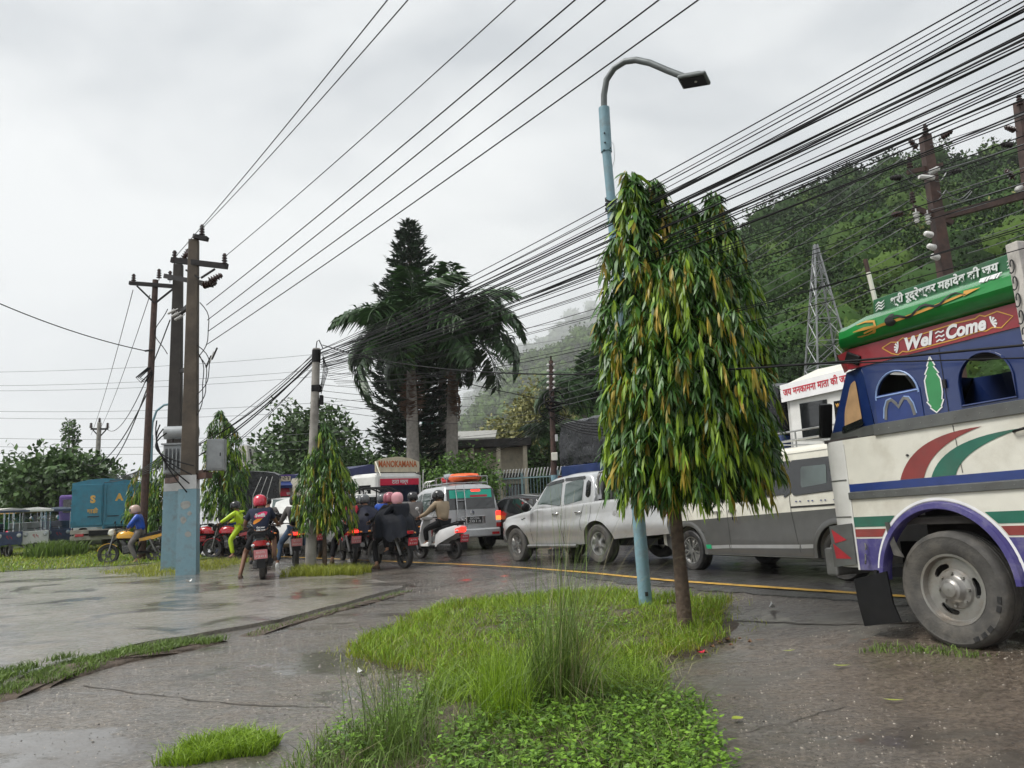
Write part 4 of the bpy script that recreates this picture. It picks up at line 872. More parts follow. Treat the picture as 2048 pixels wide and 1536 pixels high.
W2 = 2.05                                                                # truck width; the near side is the plane y = 0, the body goes to y = -W2
sidep = lambda a, b, o: (a, o, b)
AR = (.12, .50, .585)                                                     # wheel arch: centre x, centre z, radius
arch = [(AR[0] + AR[2] * math.cos(rad(q)), max(.58, AR[1] + AR[2] * 1.06 * math.sin(rad(q)))) for q in range(4, 177, 6)]
low = [(-.86, .58), (-.86, 1.79), (.985, 1.79), (.985, .60), (.79, .58)] + [p for p in arch[::-1]]
# lower side walls (near and far), floor, rear and front
low_s = [(-.86, .60)] + [(-.86, 1.79), (.985, 1.79), (.985, .62), (.74, .60)] + [p for p in arch if p[1] > .6]
MB().plate(low_s, (), -.03, 0).build('side_panel', 'truck_cream', truck); MB().plate(low_s, (), -W2, -W2 + .03).build('side_panel', 'truck_cream', truck)
MB().box((.06, -W2 / 2, 1.02), (1.8, W2 - .08, .06)).build('cab_floor', 'cab_dark', truck); MB().box((-.84, -W2 / 2, 1.75), (.04, W2 - .1, 1.6)).build('cab_rear_wall', 'cab_dark', truck)
b = MB(); b.loft([[(.985, -.002, z), (1.12, -.012, z), (1.24, -.07, z), (1.34, -.35, z), (1.34, -W2 + .35, z), (1.24, -W2 + .07, z), (1.12, -W2 + .012, z), (.985, -W2 + .002, z)] for z in (.62, .9, 1.3, 1.79)]); b.build('nose', 'white_paint', truck, 30)
for z in (.80, 1.08, 1.42): MB().tube([(.985, .002, z), (1.12, -.010, z), (1.24, -.068, z), (1.34, -.348, z)], .005, 5).build('nose_seam', 'grey_trim', truck)
MB().box((1.36, -W2 / 2, .66), (.14, W2 - .1, .26)).build('bumper', 'dull_steel', truck, bevel=.02)
# upper cab side with two arched openings
def archhole(x0, x1, z0, z1, n=14):
    cx = (x0 + x1) / 2; r = (x0 - x1) / 2; zs_ = z1 - r * 1.05; return [(x0, z0), (x0, zs_)] + [(cx + r * math.cos(rad(a)), zs_ + r * 1.05 * math.sin(rad(a))) for a in np.linspace(8, 172, n)] + [(x1, zs_), (x1, z0)]
h1 = archhole(.545, .115, 2.12, 2.32); h2 = archhole(-.245, -.69, 1.915, 2.31)
up = [(-.86, 1.885), (-.86, 2.43), (.66, 2.43), (.60, 1.885)]
MB().plate(up, (h1, h2), -.035, 0).build('upper_side_panel', 'truck_blue', truck); MB().plate(up, (h1, h2), -W2, -W2 + .035).build('upper_side_panel', 'truck_blue', truck)
for hh in (h1, h2): MB().tube([(p[0], .006, p[1]) for p in hh] + [(hh[0][0], .006, hh[0][1])], .009, 5).build('window_frame', 'pale_blue_paint' if hh is h1 else 'truck_blue', truck)
# lower half of the first arch is a painted panel with a heart
MB().plate([(.56, 1.89), (.56, 2.135), (.10, 2.135), (.10, 1.89)], (), .002, .008).build('heart_panel', 'stripe_blue', truck)
hp = [(.47, 1.91), (.455, 2.0), (.425, 2.065), (.385, 2.075), (.345, 2.035), (.325, 2.0), (.30, 2.035), (.265, 2.07), (.225, 2.06), (.195, 2.0), (.18, 1.91)]
ribbon(hp, .028, 'dull_steel', truck, sidep, 'painted_heart', .012); ribbon([(x + (x - .325) * .14, z + .014) for x, z in hp], .012, 'pale_blue_paint', truck, sidep, 'painted_heart', .0115)
lf = [(-.035, 2.37), (-.07, 2.29), (-.055, 2.285), (-.095, 2.22), (-.075, 2.22), (-.10, 2.17), (-.10, 2.06), (-.085, 2.0), (-.10, 2.0), (-.07, 1.945), (-.078, 1.94), (-.02, 1.90), (.03, 1.945), (.022, 1.955), (.055, 2.0), (.04, 2.005), (.045, 2.08), (.045, 2.18), (.02, 2.225), (.035, 2.23), (-.005, 2.29), (.005, 2.295)]
flat(lf, 'leaf_panel', truck, sidep, 'painted_leaf', .0045); ribbon(lf + [lf[0]], .012, 'white_ink', truck, sidep, 'leaf_outline', .006)
# chamfered front quarter with its small window and slanted windscreen
q0, q1 = Vector((.60, 0, 1.80)), Vector((1.28, -.16, 1.80)); q2, q3 = Vector((.66, 0, 2.43)), Vector((.92, -.10, 2.43))
def qp(u, v, o=0):
    p = q0.lerp(q1, u).lerp(q2.lerp(q3, u), v); n = (q1 - q0).cross(q2 - q0).normalized(); n = n if n.y > 0 else -n; return p + n * o
def quad(name, m, uv, o, o2=None):
    V = [qp(u, v, o) for u, v in uv]; k = len(V); tr = tessellate_polygon([[Vector((u, v, 0)) for u, v in uv]]); me = bpy.data.meshes.new(name); me.from_pydata([tuple(p) for p in V], [], [tuple(t) for t in tr]); return obj(name, me, m, truck)
_V = [qp(i / 8, j / 8) for i in range(9) for j in range(9)]; MB().add(_V, [(i * 9 + j, i * 9 + j + 1, i * 9 + j + 10, i * 9 + j + 9) for i in range(8) for j in range(8)]).build('front_quarter_panel', 'truck_blue', truck); quad('quarter_window', 'orange_reflection', rounded([(.22, .22), (.66, .15), (.72, .45), (.60, .80), (.34, .84)], .08), .012); quad('quarter_glass', 'glass_dark', rounded([(.20, .16), (.70, .10), (.72, .20), (.20, .26)], .03), .018)  # orange reflected in the quarter window is put into its flat colour
quad('quarter_trim', 'grey_trim', [(0, .0), (1, 0), (1, .14), (0, .14)], .008)
MB().add([(1.28, -.16, 1.8), (1.28, -W2 + .16, 1.8), (.92, -W2 + .10, 2.43), (.92, -.10, 2.43)], [(0, 1, 2, 3)]).build('windscreen', 'glass_dark', truck); MB().add([(.60, -W2, 1.8), (1.28, -W2 + .16, 1.8), (.92, -W2 + .10, 2.43), (.66, -W2, 2.43)], [(0, 1, 2, 3)]).build('front_quarter_panel', 'truck_blue', truck)
MB().box((.95, -W2 / 2, 1.80), (.6, W2 - .1, .03)).build('dashboard', 'cab_dark', truck)
MB().box((1.30, -.16, 2.02), (.06, .12, .34), (0, -.3, -.4)).build('mirror', 'black_plastic', truck, bevel=.015)
# trim rails and stripes
MB().plate([(-.86, 1.785), (-.86, 1.888), (.61, 1.888), (.61, 1.785)], (), .0, .022).build('waist_trim', 'grey_trim', truck, bevel=.004)
MB().plate([(-.86, 1.235), (-.86, 1.30), (.985, 1.30), (.985, 1.235)], (), .0, .02).build('rub_rail', 'grey_trim', truck, bevel=.005)
flat([(-.86, 1.305), (-.86, 1.375), (.985, 1.375), (.985, 1.305)], 'stripe_blue', truck, sidep, 'blue_stripe')
def sweep(P0, P1, n=14):
    def bez(P, t): return Vector(P[0]) * (1 - t) ** 3 + Vector(P[1]) * 3 * t * (1 - t) ** 2 + Vector(P[2]) * 3 * t * t * (1 - t) + Vector(P[3]) * t ** 3
    return [tuple(bez(P0, i / n)) for i in range(n + 1)] + [tuple(bez(P1, 1 - i / n)) for i in range(n + 1)]
flat(sweep([(.42, 1.377), (.32, 1.60), (.08, 1.74), (-.38, 1.735)], [(.19, 1.377), (.12, 1.55), (-.06, 1.67), (-.38, 1.735)]), 'stripe_red', truck, sidep, 'red_swoosh')
flat(sweep([(.12, 1.377), (.03, 1.56), (-.2, 1.68), (-.70, 1.68)], [(-.10, 1.377), (-.14, 1.50), (-.35, 1.62), (-.70, 1.68)]), 'stripe_green', truck, sidep, 'green_swoosh')
ar2 = lambda k, q: (AR[0] + AR[2] * k * math.cos(rad(q)), AR[1] + AR[2] * 1.06 * k * math.sin(rad(q)))
def cut(z0, z1, front):      # stripe piece beside the arch
    r = AR[2] * 1.16; e0 = math.sqrt(max(0, r * r - ((z0 - AR[1]) / 1.06) ** 2)); e1 = math.sqrt(max(0, r * r - ((z1 - AR[1]) / 1.06) ** 2)); s = 1 if front else -1; xe = .985 if front else -.86
    return [(xe, z0), (AR[0] + s * e0, z0), (AR[0] + s * e1, z1), (xe, z1)]
for fr in (True, False):
    flat(cut(.985, 1.075, fr), 'stripe_green', truck, sidep, 'green_stripe'); flat(cut(.895, .965, fr), 'stripe_red', truck, sidep, 'red_stripe')
    z0, z1 = .60, .88; s = 1 if fr else -1; e1 = math.sqrt(max(0, (AR[2] * 1.1) ** 2 - ((z1 - AR[1]) / 1.06) ** 2)); xe = .985 if fr else -.86
    flat([(xe, z0), (AR[0] + s * AR[2] * 1.0, z0), (AR[0] + s * AR[2] * 1.06, .7), (AR[0] + s * e1, z1), (xe, z1)], 'fender_violet', truck, sidep, 'violet_skirt')
b = MB(); n = 40; ring = []
for i in range(n + 1):
    q = 2 + 176 * i / n; c, s_ = math.cos(rad(q)), math.sin(rad(q)); f = lambda k, y: (AR[0] + AR[2] * k * c, y, AR[1] + AR[2] * 1.06 * k * s_); ring.append([f(.985, -.06), f(.985, .03), f(1.0, .045), f(1.07, .04), f(1.095, .006), f(1.095, -.06)])
b.loft(ring); b.build('wheel_arch', 'fender_violet', truck, 40)
ribbon([ar2(1.125, q) for q in range(10, 171, 5)], .022, 'white_ink', truck, sidep, 'arch_outline', .005)
MB().plate([(.99, .60), (.99, 1.75), (.972, 1.75), (.972, .60)], (), 0, .008).build('corner_edge', 'white_paint', truck)
MB().plate([(.30, 1.58), (.315, 1.59), (.33, 1.58), (.315, 1.57)], (), 0, .01).build('rivet', 'ink_black', truck)
b = MB(); b.tube([(.88, .02, .74), (.86, .045, .73), (.86, .05, .69), (.885, .03, .66)], .008, 6); b.build('body_hook', 'dull_steel', truck); b = MB(); b.tube([(.87, .02, .84), (.855, .03, .80), (.865, .03, .78)], .007, 6); b.build('body_hook', 'dull_steel', truck)
# black wheel well
MB().box((.12, -.62, .82), (1.15, .04, .7)).build('wheel_well', 'cab_dark', truck)
# red welcome band, green crown and upper board
band = [(-.84, 2.43), (-.84, 2.615), (.76, 2.615), (.80, 2.43)]
MB().add([(.80, .0, 2.43), (.76, 0, 2.615), (1.0, -.10, 2.615), (.94, -.10, 2.43)], [(0, 1, 2, 3)]).build('welcome_band', 'truck_red', truck)
MB().plate(band, (), -.03, .012).build('welcome_band', 'truck_red', truck)
bp = lambda a, b_, o: (a, .012 + o, b_)
ribbon([(.40, 2.545), (.30, 2.575), (.24, 2.56), (.18, 2.585), (.14, 2.565), (-.30, 2.585), (-.48, 2.578), (-.52, 2.595), (-.56, 2.575), (-.66, 2.588), (-.77, 2.52), (-.67, 2.455), (-.60, 2.475), (-.55, 2.46), (-.5, 2.472), (-.30, 2.458), (.16, 2.455), (.20, 2.47), (.25, 2.45), (.31, 2.475), (.40, 2.545)], .010, 'gold_paint', truck, bp, 'gold_border', .004)
tx = dict(ex=(-1, 0, 0), ez=(0, 0, 1))
text('Wel', .15, 'white_ink', truck, (.05, .018, 2.515), name='welcome_lettering', bold=.006, shear=.25, fit=.27, **tx); text('Come', .15, 'white_ink', truck, (-.38, .018, 2.52), name='welcome_lettering', bold=.006, shear=.25, fit=.34, **tx)
for dz in (-.035, 0, .035): ribbon([(-.125, 2.51 + dz), (-.155, 2.522 + dz), (-.18, 2.508 + dz), (-.205, 2.518 + dz)], .012, 'white_ink', truck, bp, 'wave_mark', .006)
for cx, sg in ((.235, 1), (-.60, -1)):
    for a in (-60, -25, 10, 45, 80): ribbon([(cx, 2.515), (cx + sg * .045 * math.cos(rad(a + 10)), 2.515 + .05 * math.sin(rad(a)))], [.006, .018], 'white_ink', truck, bp, 'flower_mark', .005)
crown = []
for x in (-.86, -.4, .1, .5, .72, .79, .82):
    k = 1 if x < .7 else (.85 if x < .8 else .6); crown.append([(x, y * k if y > 0 else y, 2.615 + (z - 2.615) * (k if x > .7 else 1)) for y, z in ((-W2 + .1, 2.62), (.0, 2.62), (.07, 2.66), (.105, 2.73), (.09, 2.81), (.03, 2.865), (-.08, 2.885), (-W2 + .1, 2.885))])
MB().loft(crown).build('green_roof_crown', 'truck_green', truck, 35)
CYC = [(-.01, 2.63), (.045, 2.655), (.083, 2.69), (.105, 2.73), (.103, 2.77), (.085, 2.815), (.03, 2.865), (-.08, 2.886)]
def crp(a, v, o):           # point on the crown's bulged face at height coordinate v
    for (y0, z0), (y1, z1) in zip(CYC, CYC[1:]):
        if v <= z1: k = (v - z0) / (z1 - z0); return (a, y0 + (y1 - y0) * k + .004 + o, v)
    return (a, -.08, 2.89 + o)
ribbon([(.50, 2.70), (.30, 2.725), (.05, 2.73), (-.2, 2.745), (-.50, 2.775)], [.012, .022, .022, .022, .016], 'gold_paint', truck, crp, 'trident_staff', .004)
flat([(-.48, 2.80), (-.62, 2.785), (-.48, 2.755)], 'gold_paint', truck, crp, 'trident_tip', .005)
ribbon([(.58, 2.685), (.47, 2.675), (.40, 2.685), (.36, 2.73), (.37, 2.78), (.46, 2.80), (.56, 2.795)], [.006, .02, .022, .022, .022, .018, .005], 'gold_paint', truck, crp, 'trident_head', .005); ribbon([(.60, 2.735), (.48, 2.738), (.36, 2.73)], [.004, .028, .018], 'gold_paint', truck, crp, 'trident_head', .006)
ribbon([(.22 - .045 * k, 2.732 - .0018 * -k * 2 + .028 * math.sin(k * 1.05)) for k in range(0, 17)], [.02] * 12 + [.016, .014, .012, .008, .004], 'ink_black', truck, crp, 'painted_snake', .007)
flat(rounded([(.25, 2.70), (.26, 2.76), (.20, 2.80), (.15, 2.79), (.185, 2.755), (.14, 2.72), (.19, 2.69)], .02), 'ink_black', truck, crp, 'painted_snake_head', .007)
text('बाबा', .10, 'white_ink', truck, (-.68, .072, 2.842), ex=(-1, 0, 0), ez=(0, -.75, .7), name='crown_lettering', bold=.004)
MB().loft([[(x, y, z) for y, z in ((-.30, 2.88), (-.13, 2.88), (-.155, 3.05), (-.30, 3.06))] for x in (-.9, .56)]).build('roof_board', 'truck_green_dark', truck, bevel=.01)
text('श्री रूद्रेश्वर महादेव की जय', .10, 'white_ink', truck, (-.14, -.128, 2.968), ex=(-1, 0, 0), ez=(0, -.14, 1), name='board_lettering', bold=.003, fit=1.0)
for sx in (.47, -.76):
    for dz in (-.028, 0, .028): ribbon([(sx + .05, dz - .015), (sx + .015, dz + .008), (sx - .015, dz - .008), (sx - .05, dz + .012)], [.004, .016, .016, .004], 'white_ink', truck, lambda a, b_, o: (a, -.130 - b_ * .14 + o, 2.968 + b_), 'scroll_mark', .003)
MB().box((.06, -W2 / 2, 2.60), (1.5, W2 - .1, .03)).build('cab_roof', 'cab_dark', truck)
b = MB(); b.cyl((.74, -.45, 2.84), (.80, -.45, 3.42), .022); b.build('corner_rod', 'cream_paint', truck); b = MB(); b.cyl((.80, -.45, 3.42), (.815, -.45, 3.56), .022); b.build('corner_rod', 'rusty_steel', truck)
# carved front of the cargo body and the body behind
MB().loft([[(x, y, z) for x, y in ((-.84, -.05), (-.86, .11), (-.96, .13), (-1.0, -.05))] for z in (1.9, 2.05, 2.6, 2.98, 3.04)]).build('carved_pillar', 'carved_white', truck, bevel=.008)
for k in range(7):
    zc = 2.08 + k * .13; ribbon([(.02 * math.cos(q) - .905 + .004 * q, zc + .05 * math.sin(q)) for q in np.linspace(0, 5.4, 10)], .012, 'ink_black', truck, lambda a, b_, o: (a, .128 + o, b_), 'carved_scroll', .004)
b = MB()
for z0, z1 in ((1.0, 1.55), (1.57, 2.1), (2.12, 2.6)): b.box((-3.3, -.02, (z0 + z1) / 2), (4.6, .05, z1 - z0)); b.box((-3.3, -W2, (z0 + z1) / 2), (4.6, .05, z1 - z0))
b.box((-5.58, -W2 / 2, 1.8), (.05, W2 - .06, 1.6)); b.box((-1.06, -W2 / 2, 2.0), (.05, W2, 2.0)); b.build('cargo_side', 'truck_blue', truck)
for k in range(6): MB().box((-1.15 - k * .87, .02, 1.8), (.08, .05, 1.75)).build('cargo_post', 'truck_red', truck)
MB().box((-3.3, -W2 / 2, .97), (4.6, W2 - .1, .07)).build('cargo_floor', 'cab_dark', truck)
b = MB(); b.box((-2.3, -.62, .72), (6.6, .09, .2)); b.box((-2.3, -W2 + .62, .72), (6.6, .09, .2)); b.box((.12, -W2 / 2, .46), (.12, W2 - .3, .12)); b.box((-3.9, -W2 / 2, .46), (.16, W2 - .4, .16)); b.build('chassis', 'black_steel', truck)
for y, sd in ((-.135, 1), (-W2 + .135, -1)): make_wheel(truck, .12, y, .47, .25, .285, 'truck', sd, 'tyre_dusty', 'wheel_mud', z=.465)
for y, sd in ((-.14, 1), (-.42, 1), (-W2 + .14, -1), (-W2 + .42, -1)): make_wheel(truck, -3.9, y, .47, .25, .285, 'truck', sd, 'tyre_dusty', 'wheel_mud', z=.465)
# tyre wall lettering blocks, hanging strap, mud flap with flag plate
for q in (-66, -55, -44, -18, -8): c, s_ = math.cos(rad(q)), math.sin(rad(q)); MB().box((.12 - .405 * c, -.009, .465 + .405 * s_), (.05, .006, .034), (0, rad(q - 90), 0)).build('tyre_lettering', 'rubber', truck)
b = MB(); b.loft([[(.63, .01, 1.02), (.59, .012, 1.02), (.59, .02, 1.02), (.63, .018, 1.02)], [(.60, .02, .85), (.54, .022, .85), (.54, .03, .85), (.60, .028, .85)], [(.57, .03, .74), (.46, .04, .72), (.46, .046, .72), (.57, .036, .74)]]); b.build('torn_strap', 'tyre_dusty', truck)
b = MB(); b.loft([[(1.02, .03, .52), (.66, .03, .60), (.66, .05, .60), (1.02, .05, .52)], [(1.0, .04, .30), (.63, .04, .33), (.63, .058, .33), (1.0, .058, .30)], [(.96, .045, .11), (.57, .045, .18), (.57, .062, .18), (.96, .062, .11)]]); b.build('mud_flap', 'black_plastic', truck)
b = MB(); b.bar((.80, 0, .60), (.80, .03, .52), .03); b.bar((.80, -.02, .58), (.45, -.3, .58), .05, .08); b.build('flap_bracket', 'black_steel', truck)
b = MB(); b.plate([(.99, .65), (.99, 1.02), (1.25, 1.0), (1.25, .62)], (), .01, .028); b.build('flag_plate', 'grey_trim', truck)
fp = lambda a, b_, o: (a, .028 + o, b_)
flat([(1.225, .97), (1.06, .87), (1.20, .84)], 'flag_red', truck, fp, 'flag_print'); flat([(1.225, .84), (1.03, .70), (1.21, .70)], 'flag_red', truck, fp, 'flag_print')
# cab contents seen through the openings
b = MB(); b.box((-.5, -.55, 1.35), (.5, .5, .15)); b.box((-.72, -.55, 1.7), (.12, .5, .7), (0, .15, 0)); b.build('driver_seat', 'seat_vinyl', truck, bevel=.04)
b = MB(); b.ball((-.55, -.9, 1.75), (.16, .2, .35), 10, 8); b.build('cab_bundle', 'sack', truck, 60)
b = MB(); b.tube([(.25 + .2 * math.cos(q) * .5, -.55 + .2 * math.sin(q), 1.95 + .2 * math.cos(q) * .85) for q in np.linspace(0, 6.283, 18)], .014, 6); b.cyl((.25, -.55, 1.95), (.55, -.55, 1.6), .02); b.build('steering_wheel', 'black_plastic', truck)

# panel seams, rivets and latch on the side
for P_ in ([(-.125, 2.42), (-.125, 1.89)], [(-.14, 1.78), (-.16, 1.39)]): ribbon(P_, .006, 'ink_black', truck, sidep, 'panel_gap', .0035)
for k in range(14): MB().ball((.55 - k * .105, .022, 1.835), (.006, .004, .006), 6, 4).build('rivet', 'dull_steel', truck)
for k in range(16): MB().ball((.93 - k * .115, .020, 1.268), (.006, .004, .006), 6, 4).build('rivet', 'dull_steel', truck)
MB().tube([(-.62, .004, 1.66), (-.63, .03, 1.66), (-.72, .03, 1.675), (-.73, .004, 1.675)], .010, 6).build('door_handle', 'black_plastic', truck, 60)
MB().box((-.135, .012, 2.12), (.025, .02, .07)).build('hinge', 'ink_black', truck); MB().box((.72, .02, 2.52), (.16, .03, .09), (0, -.5, 0)).build('marker_lamp', 'black_plastic', truck, bevel=.01)
# ---------------------------------------------------------------- cream and grey passenger van
def side_text(body, s, size, m, parent, x, z, fit=None, name='lettering', bold=0, side=1):
    y = body.hw(x, z) + .006; return text(s, size, m, parent, (x, y * side, z), (-side, 0, 0), (0, 0, 1), name=name, fit=fit, bold=bold)
def seam(body, P, parent, wd=.008, m='ink_black', name='panel_gap', sides=(1,)):
    Q = []
    for a, b in zip(P, P[1:]):
        for k in range(6): Q.append((a[0] + (b[0] - a[0]) * k / 6, a[1] + (b[1] - a[1]) * k / 6))
    Q.append(P[-1])
    for s in sides: ribbon(Q, wd, m, parent, body.put(s), name, .004)
def handle(body, x, z, parent, m='chrome'):
    y = body.hw(x, z); MB().tube([(x + .09, y, z), (x + .07, y + .025, z), (x - .07, y + .025, z), (x - .09, y, z)], .013, 6).build('door_handle', m, parent, 60)
def van():
    v = thing('passenger_van', 'cream over grey passenger van with roof rails behind the drooping tree', 'van', (2.79 + .0, 12.78, .19), veh_rot(24.5, 1.5)); y0 = -.85
    arches = [(0, .33, .40), (-3.1, .33, .40)]
    lo = with_arches(pl([(-4.0, .42), (-3.7, .27), (.55, .27), (.85, .40)]), arches); hi = smooth_pl([(-4.02, 1.1), (-3.98, 1.6), (-3.8, 1.75), (-3.0, 1.765), (-1.5, 1.76), (-.7, 1.70), (-.35, 1.55), (.22, 1.10), (.45, 1.02), (.75, .85), (.9, .62)], .1)
    def hw(x, z):
        w_ = .86 - .10 * max(0, (z - .9) / .9) ** 1.4 - .03 * max(0, (.45 - z) / .3); w_ *= 1 - .16 * sm(.2, .9, x) - .05 * sm(-3.5, -4.02, x); return w_
    B = Body(lo, hi, hw, .05, .10); xs = stations(-4.02, .9, .12, arches); bl = lambda x: .80 + (-x) * .035 if x < .3 else .80
    base = thing_child = None
    off = bpy.data.objects.new('body', None)
    o = B.skin(xs, nz=20).build('body', 'cream_paint', v, 50); o.location.y = y0
    # grey lower half: thin skin over the lower sides
    def low_panel(x0, x1, ztop):
        mb = MB(); n = 60
        for sd in (1, -1):
            V = []; xsn = [x for x in stations(x0, x1, .1, arches)]
            for x in xsn:
                a, b_ = lo(x) + .004, min(ztop(x), hi(x) - .03)
                for r in range(8): z = a + (b_ - a) * r / 7; V.append((x, sd * (B.hw(x, z) + .004), z))
            k = len(xsn); F_ = [(i * 8 + r, (i + 1) * 8 + r, (i + 1) * 8 + r + 1, i * 8 + r + 1) for i in range(k - 1) for r in range(7)]; mb.add(V, F_)
        return mb
    q = low_panel(-4.0, .8, bl).build('lower_body', 'grey_paint', v, 50); q.location.y = y0; q['kind'] = 'stuff' if False else 'part'; del q['kind']
    S = bpy.data.objects.new('shift', None)
    def P(mb, n, m, sm_=40, **k): o_ = mb.build(n, m, v, sm_, **k); o_.location.y = y0; return o_
    P(B.panel(rounded([(-.10, 1.09), (-.40, 1.50), (-.95, 1.56), (-.98, 1.06)], .05), .014), 'window', 'glass_dark'); P(B.panel(rounded([(-1.03, 1.06), (-1.03, 1.57), (-2.22, 1.58), (-2.24, 1.09)], .04), .014), 'window', 'glass_dark'); P(B.panel(rounded([(-2.36, 1.10), (-2.34, 1.58), (-3.7, 1.58), (-3.78, 1.13)], .05), .014), 'window', 'glass_dark')
    P(B.panel(rounded([(-2.55, 1.20), (-2.55, 1.48), (-3.0, 1.48), (-3.0, 1.21)], .02), .018), 'inner_curtain', 'glass_green')
    P(B.panel([(-2.22, 1.08), (-2.22, 1.58), (-2.36, 1.58), (-2.36, 1.09)], .013), 'pillar_trim', 'glass_dark')
    P(patch((.22, .72, 1.10), (.22, -.72, 1.10), (-.42, -.64, 1.60), (-.42, .64, 1.60), .06), 'windscreen', 'glass_dark')
    P(patch((-4.03, -.70, 1.12), (-4.03, .70, 1.12), (-3.96, .64, 1.58), (-3.96, -.64, 1.58), .03), 'rear_window', 'glass_dark')
    for a in (lambda p: None,): pass
    def SM(Pp, **k):
        for s in (1,):
            Q = []
            for a, b in zip(Pp, Pp[1:]):
                for j in range(6): Q.append((a[0] + (b[0] - a[0]) * j / 6, a[1] + (b[1] - a[1]) * j / 6))
            Q.append(Pp[-1]); o_ = ribbon(Q, k.get('wd', .008), k.get('m', 'ink_black'), v, B.put(1), k.get('name', 'panel_gap'), k.get('off', .0065)); o_.location.y = y0
    SM([(-.95, 1.60), (-1.0, .9), (-1.03, .33)]); SM([(.02, 1.05), (-.05, .75), (-.42, .60)]); SM([(-2.28, 1.62), (-2.33, .9), (-2.42, .33)]); SM([(-1.0, 1.66), (-3.8, 1.68)], wd=.006)
    SM([(-2.33, .945), (-3.75, .97)], wd=.022, name='sliding_rail'); SM([(-1.0, .40), (-2.42, .42)], wd=.05, m='silver_paint', name='sill_strip'); SM([(-.45, .38), (-.98, .40)], wd=.05, m='silver_paint', name='sill_strip'); SM([(-2.44, .42), (-2.72, .43)], wd=.05, m='silver_paint', name='sill_strip')
    for k in range(4):
        for d in (0, .07):
            x = -2.42 - k * .22 - d; o_ = flat([(x, 1.02), (x - .02, 1.03), (x - .045, 1.02), (x - .02, 1.01)], 'stripe_blue', v, B.put(1), 'blue_sticker', .009); o_.location.y = y0
    mat('green_sticker', (.01, .38, .16), .4); o_ = flat([(-.42, .36), (-.42, .42), (-.56, .425), (-.56, .36)], 'green_sticker', v, B.put(1), 'green_sticker', .012); o_.location.y = y0
    for x in (-.78, -1.12):
        y = B.hw(x, .93); MB().tube([(x + .09, y + y0, .93), (x + .07, y + y0 + .025, .935), (x - .07, y + y0 + .025, .94), (x - .09, y + y0, .94)], .014, 6).build('door_handle', 'white_paint', v, 60)
        MB().tube([(x - .02, y + y0 + .03, .93), (x - .03, y + y0 + .035, .86), (x - .01, y + y0 + .02, .80)], .008, 5).build('black_ribbon', 'black_plastic', v)
    MB().tube([(.05, .80 + y0, .96), (.02, .84 + y0, .88), (.0, .83 + y0, .83)], [.02, .025, .01], 5).build('black_ribbon', 'black_plastic', v)
    for xc, zc, r in arches:
        mb = MB(); L = []
        for i in range(25):
            a = rad(-8 + 196 * i / 24); f = lambda k, d: (xc + r * k * math.cos(a), B.hw(xc + r * k * math.cos(a), max(.33, zc + r * k * math.sin(a))) + d, zc + r * k * math.sin(a)); L.append([f(.96, -.05), f(.96, .012), f(1.06, .018), f(1.15, .004), f(1.15, -.03)])
        mb.loft(L); P(mb, 'wheel_arch', 'grey_paint')
    for x, _, _ in arches:
        for sd in (1, -1): make_wheel(v, x, y0 + sd * .74, .325, .21, .215, 'multi', sd)
    b = MB()
    for sd in (1, -1):
        y = y0 + sd * .60; b.tube([(-.9, y, 1.79), (-1.0, y, 1.86), (-3.6, y, 1.88), (-3.7, y, 1.80)], .018, 6); b.tube([(-1.0, y, 1.99), (-3.6, y, 2.0)], .014, 6)
        for x in (-1.0, -1.65, -2.3, -2.95, -3.6): b.cyl((x, y, 1.76), (x, y, 2.0), .012, n=6)
    for x in (-1.0, -1.65, -2.3, -2.95, -3.6): b.tube([(x, y0 - .6, 1.86), (x, y0 + .6, 1.86)], .012, 6)
    b.build('roof_rack', 'alloy', v, 60); q_ = [c for c in v.children if c.name.startswith('roof_rack')][0]; q_['kind'] = 'stuff'; del q_['kind']
    MB().box((-2.0, y0, .30), (4.2, 1.3, .12)).build('underbody', 'black_steel', v)
    MB().box((-3.2, -.02 + y0 + .72, .22), (.25, .1, .05)).build('side_step', 'alloy', v)
    MB().tube([(.15, y0 + .80, 1.15), (.12, y0 + .98, 1.16)], .02, 6).build('mirror_arm', 'black_plastic', v); MB().ball((.12, y0 + 1.02, 1.2), (.05, .09, .11), 10, 8).build('mirror', 'cream_paint', v, 60)
    MB().box((.84, y0 + .55, .72), (.1, .28, .12), (0, -.3, -.25)).build('headlight', 'clear_glass', v, bevel=.02); MB().box((.84, y0 - .55, .72), (.1, .28, .12), (0, -.3, .25)).build('headlight', 'clear_glass', v, bevel=.02)
    return v
van()
